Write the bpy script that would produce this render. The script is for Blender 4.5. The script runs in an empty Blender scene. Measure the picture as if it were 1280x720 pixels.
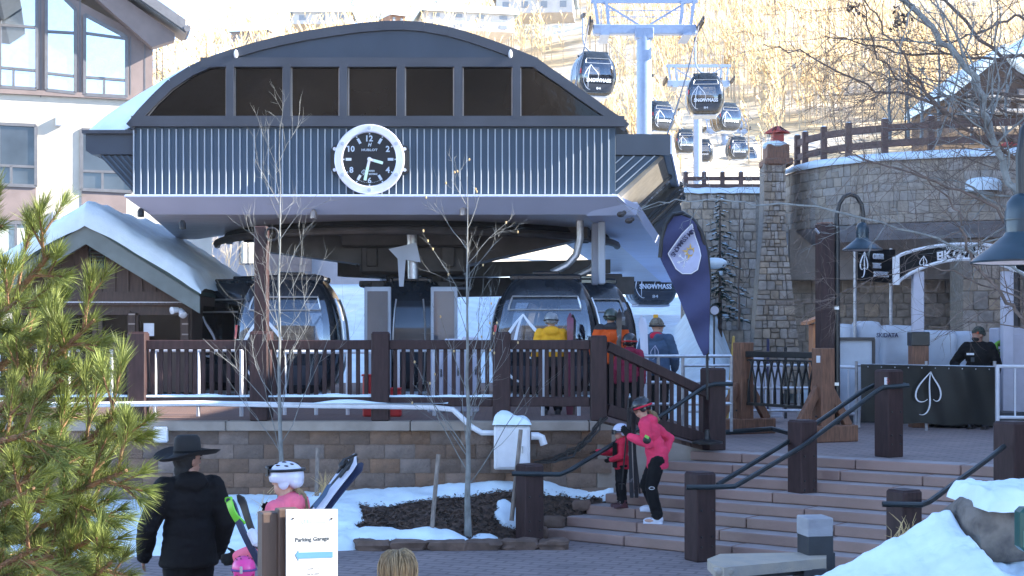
import bpy, math, random
from mathutils import Vector, Matrix, noise
random.seed(7)
R = math.radians
S = bpy.context.scene
COL = S.collection

# ------------------------------------------------------------------ camera, sky, sun, exposure
HZ, F, CH = 425.0, 1800.0, 1.6            # horizon row and focal length in photo pixels, eye height
cam_d = bpy.data.cameras.new('camera')
cam = bpy.data.objects.new('camera', cam_d); COL.objects.link(cam)
cam_d.sensor_width = 36.0
cam_d.lens = F / 1280 * 36.0
cam_d.shift_y = (HZ - 360) / 1280
cam_d.clip_start, cam_d.clip_end = 0.1, 3000
cam.location = (0, 0, CH); cam.rotation_euler = (R(90), 0, 0)
S.camera = cam
SUN_EL, SUN_AZ = 28.0, 3.5                # azimuth: degrees from +X towards the camera side
world = bpy.data.worlds.new('World'); S.world = world; world.use_nodes = True
wn = world.node_tree.nodes; wl = world.node_tree.links
bg = wn['Background']
sky = wn.new('ShaderNodeTexSky'); sky.sky_type = 'NISHITA'; sky.sun_disc = False
sky.sun_elevation = R(SUN_EL); sky.sun_rotation = R(90 + SUN_AZ)
sky.altitude = 2500; sky.air_density = 0.8; sky.dust_density = 0.1; sky.ozone_density = 0.8
wl.new(sky.outputs[0], bg.inputs[0]); bg.inputs[1].default_value = 0.15
sun_d = bpy.data.lights.new('sun', 'SUN'); sun_d.energy = 4.2; sun_d.angle = R(0.5); sun_d.color = (1, .93, .82)
sun = bpy.data.objects.new('sun', sun_d); COL.objects.link(sun)
sv = Vector((math.cos(R(SUN_EL)) * math.cos(R(SUN_AZ)), -math.cos(R(SUN_EL)) * math.sin(R(SUN_AZ)), math.sin(R(SUN_EL))))
sun.rotation_euler = sv.to_track_quat('Z', 'Y').to_euler(); sun.location = (30, 0, 40)
S.view_settings.view_transform = 'Standard'; S.view_settings.look = 'None'
S.view_settings.exposure = 2.4; S.view_settings.gamma = 1.0
S.cycles.max_bounces = 6; S.cycles.diffuse_bounces = 3; S.cycles.glossy_bounces = 3
S.cycles.transparent_max_bounces = 8; S.cycles.use_denoising = True
S.cycles.sample_clamp_indirect = 6

# ------------------------------------------------------------------ helpers
def V(px, py, Y): return Vector(((px - 640) * Y / F, Y, CH - (py - HZ) * Y / F))
def X_(px, Y): return (px - 640) * Y / F
def Z_(py, Y): return CH - (py - HZ) * Y / F
def lerp(a, b, t): return a + (b - a) * t
def frame(z, x=None):
    """3x3 whose columns are right, up(ish), axis z."""
    z = Vector(z).normalized()
    x = Vector(x) if x is not None else (Vector((1, 0, 0)) if abs(z.x) < .9 else Vector((0, 1, 0)))
    y = z.cross(x).normalized(); x = y.cross(z)
    return Matrix((x, y, z)).transposed()
def RZ(a): return Matrix.Rotation(R(a), 3, 'Z')

class MB:
    def __init__(s): s.v = []; s.f = []
    def add(s, vs, fs):
        o = len(s.v); s.v += [Vector(p) for p in vs]; s.f += [tuple(i + o for i in f) for f in fs]; return s
    def box(s, c, size, m=None, bev=0.0):
        c = Vector(c); hx, hy, hz = [d / 2 for d in size]; m = m or Matrix.Identity(3)
        if bev <= 0:
            vs = [c + m @ Vector((x, y, z)) for x in (-hx, hx) for y in (-hy, hy) for z in (-hz, hz)]
            return s.add(vs, [(0, 1, 3, 2), (4, 6, 7, 5), (0, 4, 5, 1), (2, 3, 7, 6), (0, 2, 6, 4), (1, 5, 7, 3)])
        b = min(bev, hx * .9, hy * .9, hz * .9); vs = []; idx = {}
        for sx in (-1, 1):
            for sy in (-1, 1):
                for sz in (-1, 1):
                    for k in range(3):
                        p = [sx * (hx - b), sy * (hy - b), sz * (hz - b)]; p[k] += (sx, sy, sz)[k] * b
                        idx[(sx, sy, sz, k)] = len(vs); vs.append(c + m @ Vector(p))
        fs = []
        for k in range(3):
            a, bb = [(1, 2), (0, 2), (0, 1)][k]
            for sg in (-1, 1):
                q = []
                for u, w in ((-1, -1), (1, -1), (1, 1), (-1, 1)):
                    t = [0, 0, 0]; t[k] = sg; t[a] = u; t[bb] = w; q.append(idx[(*t, k)])
                fs.append(tuple(q if (sg > 0) != (k == 1) else q[::-1]))
            for u in (-1, 1):
                for w in (-1, 1):
                    q = []
                    for e in (-1, 1):
                        t = [0, 0, 0]; t[k] = e; t[a] = u; t[bb] = w; q.append((idx[(*t, a)], idx[(*t, bb)]))
                    fs.append((q[0][0], q[0][1], q[1][1], q[1][0]))
        for sx in (-1, 1):
            for sy in (-1, 1):
                for sz in (-1, 1): fs.append(tuple(idx[(sx, sy, sz, k)] for k in range(3)))
        return s.add(vs, fs)
    def bar(s, a, b, w, h, up=(0, 0, 1), bev=0):
        """box from a to b, w wide and h high"""
        a, b = Vector(a), Vector(b); d = b - a; z = d.normalized(); u = Vector(up)
        x = u.cross(z).normalized() if abs(u.normalized().dot(z)) < .99 else Vector((1, 0, 0))
        y = z.cross(x)
        return s.box((a + b) / 2, (w, h, d.length), Matrix((x, y, z)).transposed(), bev)
    def prism(s, pts, off):
        """closed polygon pts (3D) extruded by vector off"""
        n = len(pts); off = Vector(off); vs = [Vector(p) for p in pts] + [Vector(p) + off for p in pts]
        return s.add(vs, [tuple(range(n)), tuple(range(2 * n - 1, n - 1, -1))] + [(i, i + n, (i + 1) % n + n, (i + 1) % n) for i in range(n)])
    def tube(s, pts, r, n=8, cap=True, flat=1.0):
        pts = [Vector(p) for p in pts]; k = len(pts); rr = r if isinstance(r, (list, tuple)) else [r] * k
        o = len(s.v); x = None
        for i, p in enumerate(pts):
            d = (pts[min(i + 1, k - 1)] - pts[max(i - 1, 0)])
            d = d.normalized() if d.length > 1e-9 else Vector((0, 0, 1))
            if x is None: x = d.cross(Vector((0, 0, 1))) if abs(d.z) < .95 else d.cross(Vector((0, 1, 0)))
            x = (x - d * x.dot(d)).normalized(); y = d.cross(x)
            for j in range(n):
                a = 2 * math.pi * j / n; s.v.append(p + (x * math.cos(a) + y * math.sin(a) * flat) * rr[i])
        for i in range(k - 1):
            for j in range(n):
                a = o + i * n + j; b = o + i * n + (j + 1) % n; s.f.append((a, b, b + n, a + n))
        if cap: s.f.append(tuple(o + j for j in range(n))[::-1]); s.f.append(tuple(o + (k - 1) * n + j for j in range(n)))
        return s
    def lathe(s, prof, c=(0, 0, 0), m=None, n=20, sx=1, sy=1):
        c = Vector(c); m = m or Matrix.Identity(3); o = len(s.v)
        for r, z in prof:
            for j in range(n):
                a = 2 * math.pi * j / n; s.v.append(c + m @ Vector((r * math.cos(a) * sx, r * math.sin(a) * sy, z)))
        for i in range(len(prof) - 1):
            for j in range(n):
                a = o + i * n + j; b = o + i * n + (j + 1) % n; s.f.append((a, b, b + n, a + n))
        return s
    def ell(s, c, r, m=None, nu=14, nv=9, zlo=-1, zhi=1):
        r = (r, r, r) if not isinstance(r, (list, tuple)) else r
        prof = []
        for i in range(nv + 1):
            t = lerp(math.asin(zlo), math.asin(zhi), i / nv); prof.append((max(math.cos(t), .004), math.sin(t)))
        mm = (m or Matrix.Identity(3)) @ Matrix.Diagonal(r)
        return s.lathe(prof, c, mm, nu)
    def grid(s, fn, nu, nv, keep=None):
        o = len(s.v)
        for j in range(nv + 1):
            for i in range(nu + 1): s.v.append(Vector(fn(i / nu, j / nv)))
        for j in range(nv):
            for i in range(nu):
                if keep is None or keep((i + .5) / nu, (j + .5) / nv):
                    a = o + j * (nu + 1) + i; s.f.append((a, a + 1, a + nu + 2, a + nu + 1))
        return s
    def move(s, d): d = Vector(d); s.v = [p + d for p in s.v]; return s
    def xf(s, m): s.v = [m @ p for p in s.v]; return s
    def tri_count(s): return sum(len(f) - 2 for f in s.f)

ROOT = {}
def rootloc(o):
    t = Vector((0, 0, 0))
    while o is not None: t += o.location; o = o.parent
    return t
def mesh_of(name, mb, smooth=35):
    me = bpy.data.meshes.new(name); me.from_pydata([tuple(p) for p in mb.v], [], mb.f); me.validate()
    if smooth:
        me.shade_smooth()
        if smooth < 180: me.set_sharp_from_angle(angle=R(smooth))
    return me
def obj(name, mb, m, parent=None, loc=None, smooth=35, **props):
    """mb is in world space (or, under a thing built at the origin, in its own space)"""
    base = rootloc(parent) if parent is not None else Vector(loc or (0, 0, 0))
    if parent is not None and parent.parent is None and (parent.rotation_euler.z or parent.scale.x != 1 or parent.scale.y != 1):
        iv = parent.matrix_basis.inverted(); nb = MB(); nb.v = [iv @ p for p in mb.v]; nb.f = mb.f; mb = nb
    elif parent is not None and parent.get('spun'):
        iv = parent.parent.matrix_basis.inverted(); nb = MB(); nb.v = [iv @ p for p in mb.v]; nb.f = mb.f; mb = nb
    elif base.length > 0: mb = _shift(mb, -base)
    me = mesh_of(name, mb, smooth)
    if m is not None: me.materials.append(m)
    o = bpy.data.objects.new(name, me); COL.objects.link(o)
    if parent is not None: o.parent = parent
    else: o.location = base
    for k, v in props.items(): o[k] = v
    return o
def _shift(mb, d):
    n = MB(); n.v = [p + d for p in mb.v]; n.f = mb.f; return n
def tag(o, label, cat, group=None, kind=None):
    if label: o['label'] = label
    if cat: o['category'] = cat
    if group: o['group'] = group
    if kind: o['kind'] = kind
    return o
def thing(name, label, cat, loc=(0, 0, 0), group=None):
    o = bpy.data.objects.new(name, None); COL.objects.link(o); o.location = loc; o.empty_display_size = .2
    return tag(o, label, cat, group)
def struct(name, mb, m, parent=None, smooth=35, kind='structure'):
    o = obj(name, mb, m, parent, smooth=smooth)
    if parent is None: o['kind'] = kind
    return o
def dup(src, parent, loc=None, rz=None, scale=None):
    o = src.copy(); COL.objects.link(o); o.parent = parent
    if loc is not None: o.location = loc
    if rz is not None: o.rotation_euler = (0, 0, rz)
    if scale is not None: o.scale = scale
    return o
def dup_tree(root, loc, rz=0.0, scale=1.0, label=None, skip=()):
    def cp(o, par):
        c = o.copy(); COL.objects.link(c); c.parent = par
        for ch in list(o.children):
            if ch.name.split('.')[0] not in skip: cp(ch, c)
        return c
    r = cp(root, None); r.location = loc; r.rotation_euler = (0, 0, rz); r.scale = (scale,) * 3
    if label: r['label'] = label
    return r

def text(name, s, width, height, origin, xd, yd, m, parent, ext=.004, bold=0.0):
    """lettering fitted to width x height (either may be None), centred on origin, in the plane xd, yd"""
    cu = bpy.data.curves.new(name, 'FONT'); cu.body = s; cu.align_x = 'CENTER'; cu.align_y = 'CENTER'
    cu.extrude = .02; cu.offset = bold; cu.resolution_u = 2
    t = bpy.data.objects.new(name, cu); COL.objects.link(t)
    bpy.context.view_layer.update()
    me = bpy.data.meshes.new_from_object(t.evaluated_get(bpy.context.evaluated_depsgraph_get()))
    bpy.data.objects.remove(t); bpy.data.curves.remove(cu)
    xs = [v.co.x for v in me.vertices]; ys = [v.co.y for v in me.vertices]
    cx, cy = (min(xs) + max(xs)) / 2, (min(ys) + max(ys)) / 2
    w, h = max(xs) - min(xs), max(ys) - min(ys)
    kx = width / w if width else height / h; ky = height / h if height else kx
    origin, xd, yd = Vector(origin), Vector(xd).normalized(), Vector(yd).normalized(); zd = xd.cross(yd)
    base = rootloc(parent)
    for v in me.vertices:
        p = v.co; v.co = origin + xd * ((p.x - cx) * kx) + yd * ((p.y - cy) * ky) + zd * (p.z / .02 * ext) - base
    me.materials.append(m); me.name = name
    o = bpy.data.objects.new(name, me); COL.objects.link(o); o.parent = parent
    return o

def remesh(name, mb, voxel, m, parent, smooth_it=6, wrinkle=0.0, wscale=9.0, **props):
    """voxel-union of everything in mb into one continuous surface"""
    me = bpy.data.meshes.new(name); me.from_pydata([tuple(p) for p in mb.v], [], mb.f)
    o = bpy.data.objects.new(name, me); COL.objects.link(o)
    r = o.modifiers.new('r', 'REMESH'); r.mode = 'VOXEL'; r.voxel_size = voxel
    if smooth_it:
        q = o.modifiers.new('s', 'SMOOTH'); q.factor = .5; q.iterations = smooth_it
    bpy.context.view_layer.update()
    n = bpy.data.meshes.new_from_object(o.evaluated_get(bpy.context.evaluated_depsgraph_get()))
    bpy.data.objects.remove(o); bpy.data.meshes.remove(me)
    if wrinkle:
        nv = [v.normal.copy() for v in n.vertices]
        for v, nn in zip(n.vertices, nv):
            p = v.co * wscale; q = Vector((p.x, p.y, p.z * 1.7))
            v.co += nn * wrinkle * (1 - 2.2 * abs(noise.noise(q + Vector((3, 1, 7))))  + .5 * noise.noise(q * 2.1))
    base = rootloc(parent) if parent is not None else Vector((0, 0, 0))
    n.transform(Matrix.Translation(-base))
    n.shade_smooth(); n.name = name
    if m: n.materials.append(m)
    o = bpy.data.objects.new(name, n); COL.objects.link(o)
    if parent is not None: o.parent = parent
    for k, v in props.items(): o[k] = v
    return o

# ------------------------------------------------------------------ materials
def mat(name, col, rough=.6, metal=0.0, var=.12, scale=6.0, col2=None, bump=0.0, bscale=30.0, rnd=0.0, spec=.5,
        stretch=(1, 1, 1), coat=0.0, contrast=(.35, .65), detail=5.0, sss=0.0, hrnd=0.0):
    m = bpy.data.materials.new(name); m.use_nodes = True; t = m.node_tree; n = t.nodes; l = t.links
    p = n['Principled BSDF']; p.inputs['Roughness'].default_value = rough; p.inputs['Metallic'].default_value = metal
    p.inputs['Specular IOR Level'].default_value = spec; p.inputs['Coat Weight'].default_value = coat
    tc = n.new('ShaderNodeTexCoord'); mp = n.new('ShaderNodeMapping'); mp.inputs['Scale'].default_value = stretch
    l.new(tc.outputs['Object'], mp.inputs[0])
    nz = n.new('ShaderNodeTexNoise'); nz.inputs['Scale'].default_value = scale; nz.inputs['Detail'].default_value = detail
    l.new(mp.outputs[0], nz.inputs[0])
    rp = n.new('ShaderNodeValToRGB'); l.new(nz.outputs[0], rp.inputs[0])
    a = tuple(c * (1 - var) for c in col); b = col2 if col2 else tuple(min(1, c * (1 + var)) for c in col)
    rp.color_ramp.elements[0].position, rp.color_ramp.elements[1].position = contrast
    rp.color_ramp.elements[0].color = (*(col if col2 else a), 1); rp.color_ramp.elements[1].color = (*b, 1)
    out = rp.outputs[0]
    if rnd or hrnd:
        oi = n.new('ShaderNodeObjectInfo'); hs = n.new('ShaderNodeHueSaturation')
        mr = n.new('ShaderNodeMapRange'); mr.inputs['To Min'].default_value = 1 - rnd; mr.inputs['To Max'].default_value = 1 + rnd
        l.new(oi.outputs['Random'], mr.inputs['Value']); l.new(mr.outputs[0], hs.inputs['Value']); l.new(out, hs.inputs['Color'])
        if hrnd:
            mu = n.new('ShaderNodeMath'); mu.operation = 'MULTIPLY'; mu.inputs[1].default_value = 7.31
            fr = n.new('ShaderNodeMath'); fr.operation = 'FRACT'
            l.new(oi.outputs['Random'], mu.inputs[0]); l.new(mu.outputs[0], fr.inputs[0])
            m2 = n.new('ShaderNodeMapRange'); m2.inputs['To Min'].default_value = 1 - hrnd; m2.inputs['To Max'].default_value = 1 + hrnd
            l.new(fr.outputs[0], m2.inputs['Value']); l.new(m2.outputs[0], hs.inputs['Saturation'])
        out = hs.outputs[0]
    l.new(out, p.inputs['Base Color'])
    if bump:
        n2 = n.new('ShaderNodeTexNoise'); n2.inputs['Scale'].default_value = bscale; n2.inputs['Detail'].default_value = 6
        l.new(mp.outputs[0], n2.inputs[0])
        bp = n.new('ShaderNodeBump'); bp.inputs['Strength'].default_value = bump; bp.inputs['Distance'].default_value = .02
        l.new(n2.outputs[0], bp.inputs['Height']); l.new(bp.outputs[0], p.inputs['Normal'])
    m.diffuse_color = (*col, 1)
    return m

m_brown = mat('brown painted timber', (.040, .021, .021), .55, spec=.3, var=.25, scale=4, stretch=(6, 6, 1), bump=.15, bscale=14)
m_brown2 = mat('reddish stained timber', (.20, .095, .055), .6, var=.3, scale=5, stretch=(8, 8, 1), bump=.2, bscale=16)
m_darkwood = mat('dark brown board', (.070, .042, .030), .6, var=.2, scale=3, stretch=(8, 8, 1), bump=.1)
m_black = mat('black powder coat', (.012, .013, .015), .4, var=.2)
m_rail = mat('dark green black rail paint', (.012, .02, .024), .35, var=.2)
m_silver = mat('galvanised pipe', (.5, .52, .55), .38, metal=.75, var=.15, scale=12)
m_white = mat('white paint', (.72, .73, .76), .45, var=.06)
m_tread = mat('frosty step tread with painted sky light', (.37, .33, .33), .6, col2=(.29, .25, .245), scale=2.2, bump=.3, bscale=28)  # step tops paler: frosty dust plus sky light put into the colour
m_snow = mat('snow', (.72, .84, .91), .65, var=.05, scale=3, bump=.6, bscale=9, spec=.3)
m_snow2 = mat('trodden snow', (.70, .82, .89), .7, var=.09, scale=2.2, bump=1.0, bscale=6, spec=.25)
m_stone = mat('tan quarried stone', (.37, .30, .235), .85, var=.2, scale=7, bump=.8, bscale=18, rnd=.20, hrnd=.3)
m_mortar = mat('stone mortar', (.29, .25, .205), .95, var=.2, scale=12, bump=.5)
m_block = mat('split face block', (.22, .150, .112), .9, var=.24, scale=5, bump=1.0, bscale=26, rnd=.25, hrnd=.3, col2=(.15, .105, .08))
m_conc = mat('grey concrete', (.30, .255, .215), .85, var=.16, scale=3, bump=.3, bscale=20)
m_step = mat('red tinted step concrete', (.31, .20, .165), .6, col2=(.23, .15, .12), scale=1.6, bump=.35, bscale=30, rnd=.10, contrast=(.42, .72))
m_glassd = mat('dark station glass', (.008, .006, .005), .05, var=.3, scale=.8, spec=.30, bump=.25, bscale=1.2)
m_glass = mat('sky reflecting glass', (.62, .68, .73), .03, metal=.9, var=.04, bump=.06, bscale=.7)
m_yellow = mat('yellow shell fabric', (.72, .36, .02), .6, var=.1, bump=.2)
m_pole = mat('light grey steel', (.42, .47, .55), .45, var=.08, scale=2)
# ------------------------------------------------------------------ ground levels (metres): lower plaza, upper plaza, station deck
ZL, ZU, ZD = -1.07, 0.0, 0.47
EU = Vector((.799, -.602, 0)); UU = Vector((.602, .799, 0))       # along a step, uphill
P_TOP = Vector((3.2, 20.3, 0))
NST, TREAD = 8, .34; RISE = (ZU - ZL) / NST

# sky dome is the world; ground sheet to the horizon
def hill(x, y):
    if y < 36: return -1.3
    if y < 62: z = (lerp(-.2, 3.1, (y - 36) / 10) if y < 46 else lerp(3.1, 4.1, (y - 46) / 16))
    elif y < 130: z = lerp(4.1, 12.6, (y - 62) / 68)
    else:
        top = 250 + max(0, min(220, (x + 30) * 2.4)); yy = min(y, top + max(0, x + 30) * .4)
        z = 12.6 + (yy - 130) * .355
        if y > top: z -= (y - top) * .25
    if y < 75: z -= 1.3 * max(0, min(1, (x + 1) / 3)) * max(0, min(1, (75 - y) / 15)) * max(0, min(1, (y - 38) / 6)) * max(0, min(1, (11 - x) / 3))
    k = max(0, min(1, (y - 70) / 120))
    z += k * x * .10
    z += noise.noise(Vector((x * .02, y * .02, 0))) * 3.0 * k + noise.noise(Vector((x * .09, y * .09, 4))) * .5 * min(1, max(0, (y - 40) / 30))
    return max(z, -1.3)
def ygrid():
    ys = [36 + i * 1.3 for i in range(28)]
    while ys[-1] < 700: ys.append(ys[-1] * 1.035)
    return ys
YS = ygrid(); b = MB(); NXH = 110
for j, y in enumerate(YS):
    for i in range(NXH + 1):
        u = i / NXH * 2 - 1; x = (u * .62 + .38 * u ** 3) * (y * .55 + 45)
        b.v.append(Vector((x, y, hill(x, y))))
for j in range(len(YS) - 1):
    for i in range(NXH):
        a = j * (NXH + 1) + i; b.f.append((a, a + 1, a + NXH + 2, a + NXH + 1))
m_hill = mat('snowy hillside with dry grass', (.66, .60, .50), .8, scale=.10, col2=(.52, .40, .23), contrast=(.38, .58), detail=9, bump=.4, bscale=1.5)
near = MB(); near.v = list(b.v); near.f = [f for f in b.f if b.v[f[0]].y < 68]; b.f = [f for f in b.f if b.v[f[0]].y >= 68]
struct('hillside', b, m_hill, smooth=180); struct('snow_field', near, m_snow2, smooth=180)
m_far = mat('far valley ground', (.30, .26, .2), .9, scale=.05, col2=(.7, .72, .76), contrast=(.4, .6))
b = MB(); q = 2500
b.add([(-q, -q, -1.9), (q, -q, -1.9), (q, q, -1.9), (-q, q, -1.9)], [(0, 1, 2, 3)]); struct('valley_ground', b, m_far)

# stamped paving: bump from a brick pattern
def paving(name, c1, c2, scale, rot):
    m = mat(name, c1, .75, var=.2, scale=1.2, col2=c2, contrast=(.3, .7)); t = m.node_tree; n, l = t.nodes, t.links
    p = n['Principled BSDF']; tc = n.new('ShaderNodeTexCoord'); mp = n.new('ShaderNodeMapping')
    mp.inputs['Rotation'].default_value = (0, 0, R(rot)); mp.inputs['Scale'].default_value = (scale,) * 3
    br = n.new('ShaderNodeTexBrick'); br.inputs['Mortar Size'].default_value = .03; br.inputs['Scale'].default_value = 1
    br.inputs['Color1'].default_value = (1, 1, 1, 1); br.inputs['Color2'].default_value = (.80, .80, .82, 1); br.inputs['Mortar'].default_value = (.5, .5, .5, 1)
    l.new(tc.outputs['Object'], mp.inputs[0]); l.new(mp.outputs[0], br.inputs['Vector'])
    mx = n.new('ShaderNodeMix'); mx.data_type = 'RGBA'; mx.blend_type = 'MULTIPLY'; mx.inputs[0].default_value = .75
    old = p.inputs['Base Color'].links[0].from_socket
    l.new(old, mx.inputs[6]); l.new(br.outputs[0], mx.inputs[7]); l.new(mx.outputs[2], p.inputs['Base Color'])
    nz = n.new('ShaderNodeTexNoise'); nz.inputs['Scale'].default_value = 14; l.new(tc.outputs['Object'], nz.inputs[0])
    ad = n.new('ShaderNodeMath'); ad.operation = 'MULTIPLY_ADD'; ad.inputs[1].default_value = .4
    l.new(nz.outputs[0], ad.inputs[0]); l.new(br.outputs['Fac'], ad.inputs[2])
    bp = n.new('ShaderNodeBump'); bp.inputs['Strength'].default_value = .7; bp.inputs['Distance'].default_value = -.02
    l.new(ad.outputs[0], bp.inputs['Height']); l.new(bp.outputs[0], p.inputs['Normal'])
    return m
m_pave = paving('stamped plaza paving', (.30, .245, .235), (.215, .18, .18), 1.5, 20)
m_pave2 = paving('upper plaza paving', (.33, .255, .235), (.24, .195, .19), 1.6, 38)
m_pave3 = paving('deck paving', (.19, .11, .085), (.14, .09, .08), 2.5, 0)

def slab(name, pts, z, th, m, kind='structure'):
    b = MB(); b.prism([(x, y, z) for x, y in pts], (0, 0, -th)); return struct(name, b, m)
slab('lower_plaza', [(-24, -6), (24, -6), (24, 22), (-24, 22)], ZL, .3, m_pave)
tl = P_TOP - EU * 1.02; tr = P_TOP + EU * 9
tl, tr = tl + UU * .40, tr + UU * .40
slab('upper_plaza', [(tl.x, tl.y), (tr.x, tr.y), (30, 14), (30, 44), (1.25, 44), (1.25, 21.0), (2.6, 21.0)][::1], ZU, .5, m_pave2)
# station deck with its retaining wall front at Y = 20
slab('deck', [(-14, 20.31), (1.22, 20.31), (1.22, 41), (-14, 41)], ZD, .35, m_pave3)
b = MB(); b.prism([(1.22, 20.5, ZD - .003), (1.22, 40, ZD - .003), (4.2, 40, .004), (3.0, 21.06, .004)], (0, 0, -.5)); struct('ramp', b, m_pave3)

# ---- steps: each step is a row of cast blocks with open joints
steps = bpy.data.objects.new('steps', None); COL.objects.link(steps); steps['kind'] = 'structure'
P0 = P_TOP - UU * (TREAD * (NST - 1))
rs = random.Random(5)
for k in range(NST):
    o = P0 + UU * (TREAD * k); tL = lerp(-1.64, -1.0, k / (NST - 1)); tR = 7.0
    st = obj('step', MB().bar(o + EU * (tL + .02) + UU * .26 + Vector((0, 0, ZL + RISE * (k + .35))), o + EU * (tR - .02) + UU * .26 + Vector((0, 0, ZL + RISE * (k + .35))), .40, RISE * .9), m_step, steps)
    xs = [tL]; x = tL + rs.uniform(.8, 1.5)
    while x < tR - .6: xs.append(x); x += rs.uniform(1.05, 1.75)
    xs.append(tR)
    for i in range(len(xs) - 1):
        g = .006; a = o + EU * (xs[i] + g); c = o + EU * (xs[i + 1] - g)
        z0, z1 = ZL + RISE * k + .004, ZL + RISE * (k + 1) + rs.uniform(-.003, .003)
        wd = TREAD + .05 if k < NST - 1 else .42
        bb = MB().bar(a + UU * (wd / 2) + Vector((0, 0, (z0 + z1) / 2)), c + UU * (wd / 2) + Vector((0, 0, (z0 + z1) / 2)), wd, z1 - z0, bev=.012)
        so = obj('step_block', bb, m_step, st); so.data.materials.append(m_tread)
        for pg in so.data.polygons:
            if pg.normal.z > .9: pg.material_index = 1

# ---- concrete wall beside the steps, under the ramp railing
b = MB()
b.prism([(1.2, 20.18, ZD - .02), (2.92, 20.92, -.04), (2.92, 20.92, -1.1), (1.2, 20.18, -1.1)], (-.12, .28, 0))
w = struct('cheek_wall', b, m_conc); w['label'] = 'low concrete wall sloping down beside the top of the steps'
tag(w, None, 'wall'); del w['kind']

# ---- retaining wall of split-face blocks under the deck
rw = thing('retaining_wall', 'brown split face block retaining wall holding up the station deck', 'wall', (-4.5, 20.2, -.9))
obj('backing', MB().box((-5.9, 20.28, -.36), (14.2, .14, 1.5)), m_mortar, rw)
proto = []
for i in range(7):
    rb = random.Random(i); bb = MB(); bw, bh = .418, .196
    nx, nz = 5, 3; pts = {}
    for a in range(nx + 1):
        for c in range(nz + 1):
            e = a in (0, nx) or c in (0, nz)
            pts[(a, c)] = Vector((-bw / 2 + bw * a / nx, (-.012 if e else rb.uniform(-.052, -.026)), -bh / 2 + bh * c / nz))
    o = len(bb.v)
    for c in range(nz + 1):
        for a in range(nx + 1): bb.v.append(pts[(a, c)])
    for c in range(nz):
        for a in range(nx):
            q = c * (nx + 1) + a; bb.f.append((q, q + 1, q + nx + 2, q + nx + 1))
    ring = [a for a in range(nx + 1)] + [c * (nx + 1) + nx for c in range(1, nz + 1)] + [nz * (nx + 1) + a for a in range(nx - 1, -1, -1)] + [c * (nx + 1) for c in range(nz - 1, 0, -1)]
    base = len(bb.v)
    for q in ring: bb.v.append(bb.v[q] + Vector((0, .10 , 0)))
    for i2 in range(len(ring)):
        j2 = (i2 + 1) % len(ring); bb.f.append((ring[i2], base + i2, base + j2, ring[j2]))
    proto.append(mesh_of('block', bb, 40)); proto[-1].materials.append(m_block)
rl = Vector(rw.location); rb = random.Random(3)
for row in range(6):
    z = .335 - .10 - row * .2
    x = -9.2 + (row % 2) * .21
    while x < 1.1:
        o = bpy.data.objects.new('block', proto[rb.randrange(7)]); COL.objects.link(o); o.parent = rw
        o.location = Vector((x + .21, 20.19 + rb.uniform(-.006, .006), z)) - rl; x += .424
# cast coping beam on top of the blocks, in lengths
x = -11.0
while x < 1.15:
    L = min(rb.uniform(2.2, 2.9), 1.2 - x)
    obj('coping', MB().box((x + L / 2, 20.20, .40), (L - .012, .30, .135), bev=.012), m_conc, rw); x += L
    if L < .5: break

# ---- planted bank between the wall and the lower plaza
def bank(x, y):
    """height of the bank; foot of the wall at y = 20.1"""
    e = 18.45 + .05 * math.sin(x * 1.3) - max(0, -x - 1.6) * .22        # plaza edge
    t = max(0.0, min(1.0, (y - e) / (20.1 - e)))
    foot = lerp(-.72, -.42, max(0, min(1, (x + 5) / 5.5)))
    if (x - .42) * .66 - (y - 19.2) * .75 > -.04: return ZL - .25
    zq = lerp(ZL + .045, foot, t ** .85)
    sd_ = (x - .42) * .66 - (y - 19.2) * .75
    if sd_ > -.7:
        zs = lerp(ZL, 0, max(0, min(1, ((x - .45) * .75 + (y - 19.2) * .66) / 2.58))) - .03; zq = lerp(min(zq, zs), zq, min(1, -sd_ / .7))
    z = zq + .03 * noise.noise(Vector((x * 1.7, y * 1.7, 0)))
    return z
def edge(x): return 18.45 + .05 * math.sin(x * 1.3) - max(0, -x - 1.6) * .22
m_mulch = mat('bark mulch', (.105, .066, .048), .95, scale=16, col2=(.028, .02, .016), contrast=(.4, .62), bump=1.0, bscale=34)
XR = 1.75
b = MB().grid(lambda u, v: ((lambda x: (x, lerp(edge(x), 20.15 + max(0, x - 1.2) * .45, v), bank(x, lerp(edge(x), 20.12, v))))(lerp(-13, XR, u))), 150, 26)
struct('bank', b, m_mulch, smooth=180)
# chips of bark
bk = MB(); rc = random.Random(11)
for i in range(5200):
    x = rc.uniform(-3.0, XR - .2); y = lerp(edge(x) + .05, 20.1, rc.random()); z = bank(x, y) + .012
    if (x - .42) * .66 - (y - 19.2) * .75 > -.08: continue
    l, w_, h = rc.uniform(.03, .09), rc.uniform(.012, .03), .006
    mm = Matrix.Rotation(rc.uniform(0, 6.3), 3, 'Z') @ Matrix.Rotation(rc.uniform(-.7, .7), 3, 'Y') @ Matrix.Rotation(rc.uniform(-.6, .6), 3, 'X')
    bk.add([Vector((x, y, z)) + mm @ Vector(p) for p in ((-l / 2, -w_ / 2, 0), (l / 2, -w_ / 3, h), (l / 2.3, w_ / 2, 0), (-l / 2, w_ / 2.5, h))], [(0, 1, 2, 3)])
m_chip = mat('bark chips', (.13, .085, .065), .9, scale=9, col2=(.04, .028, .022), contrast=(.42, .6))
o = obj('bark_chips', bk, m_chip, smooth=0); o['kind'] = 'stuff'

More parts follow.
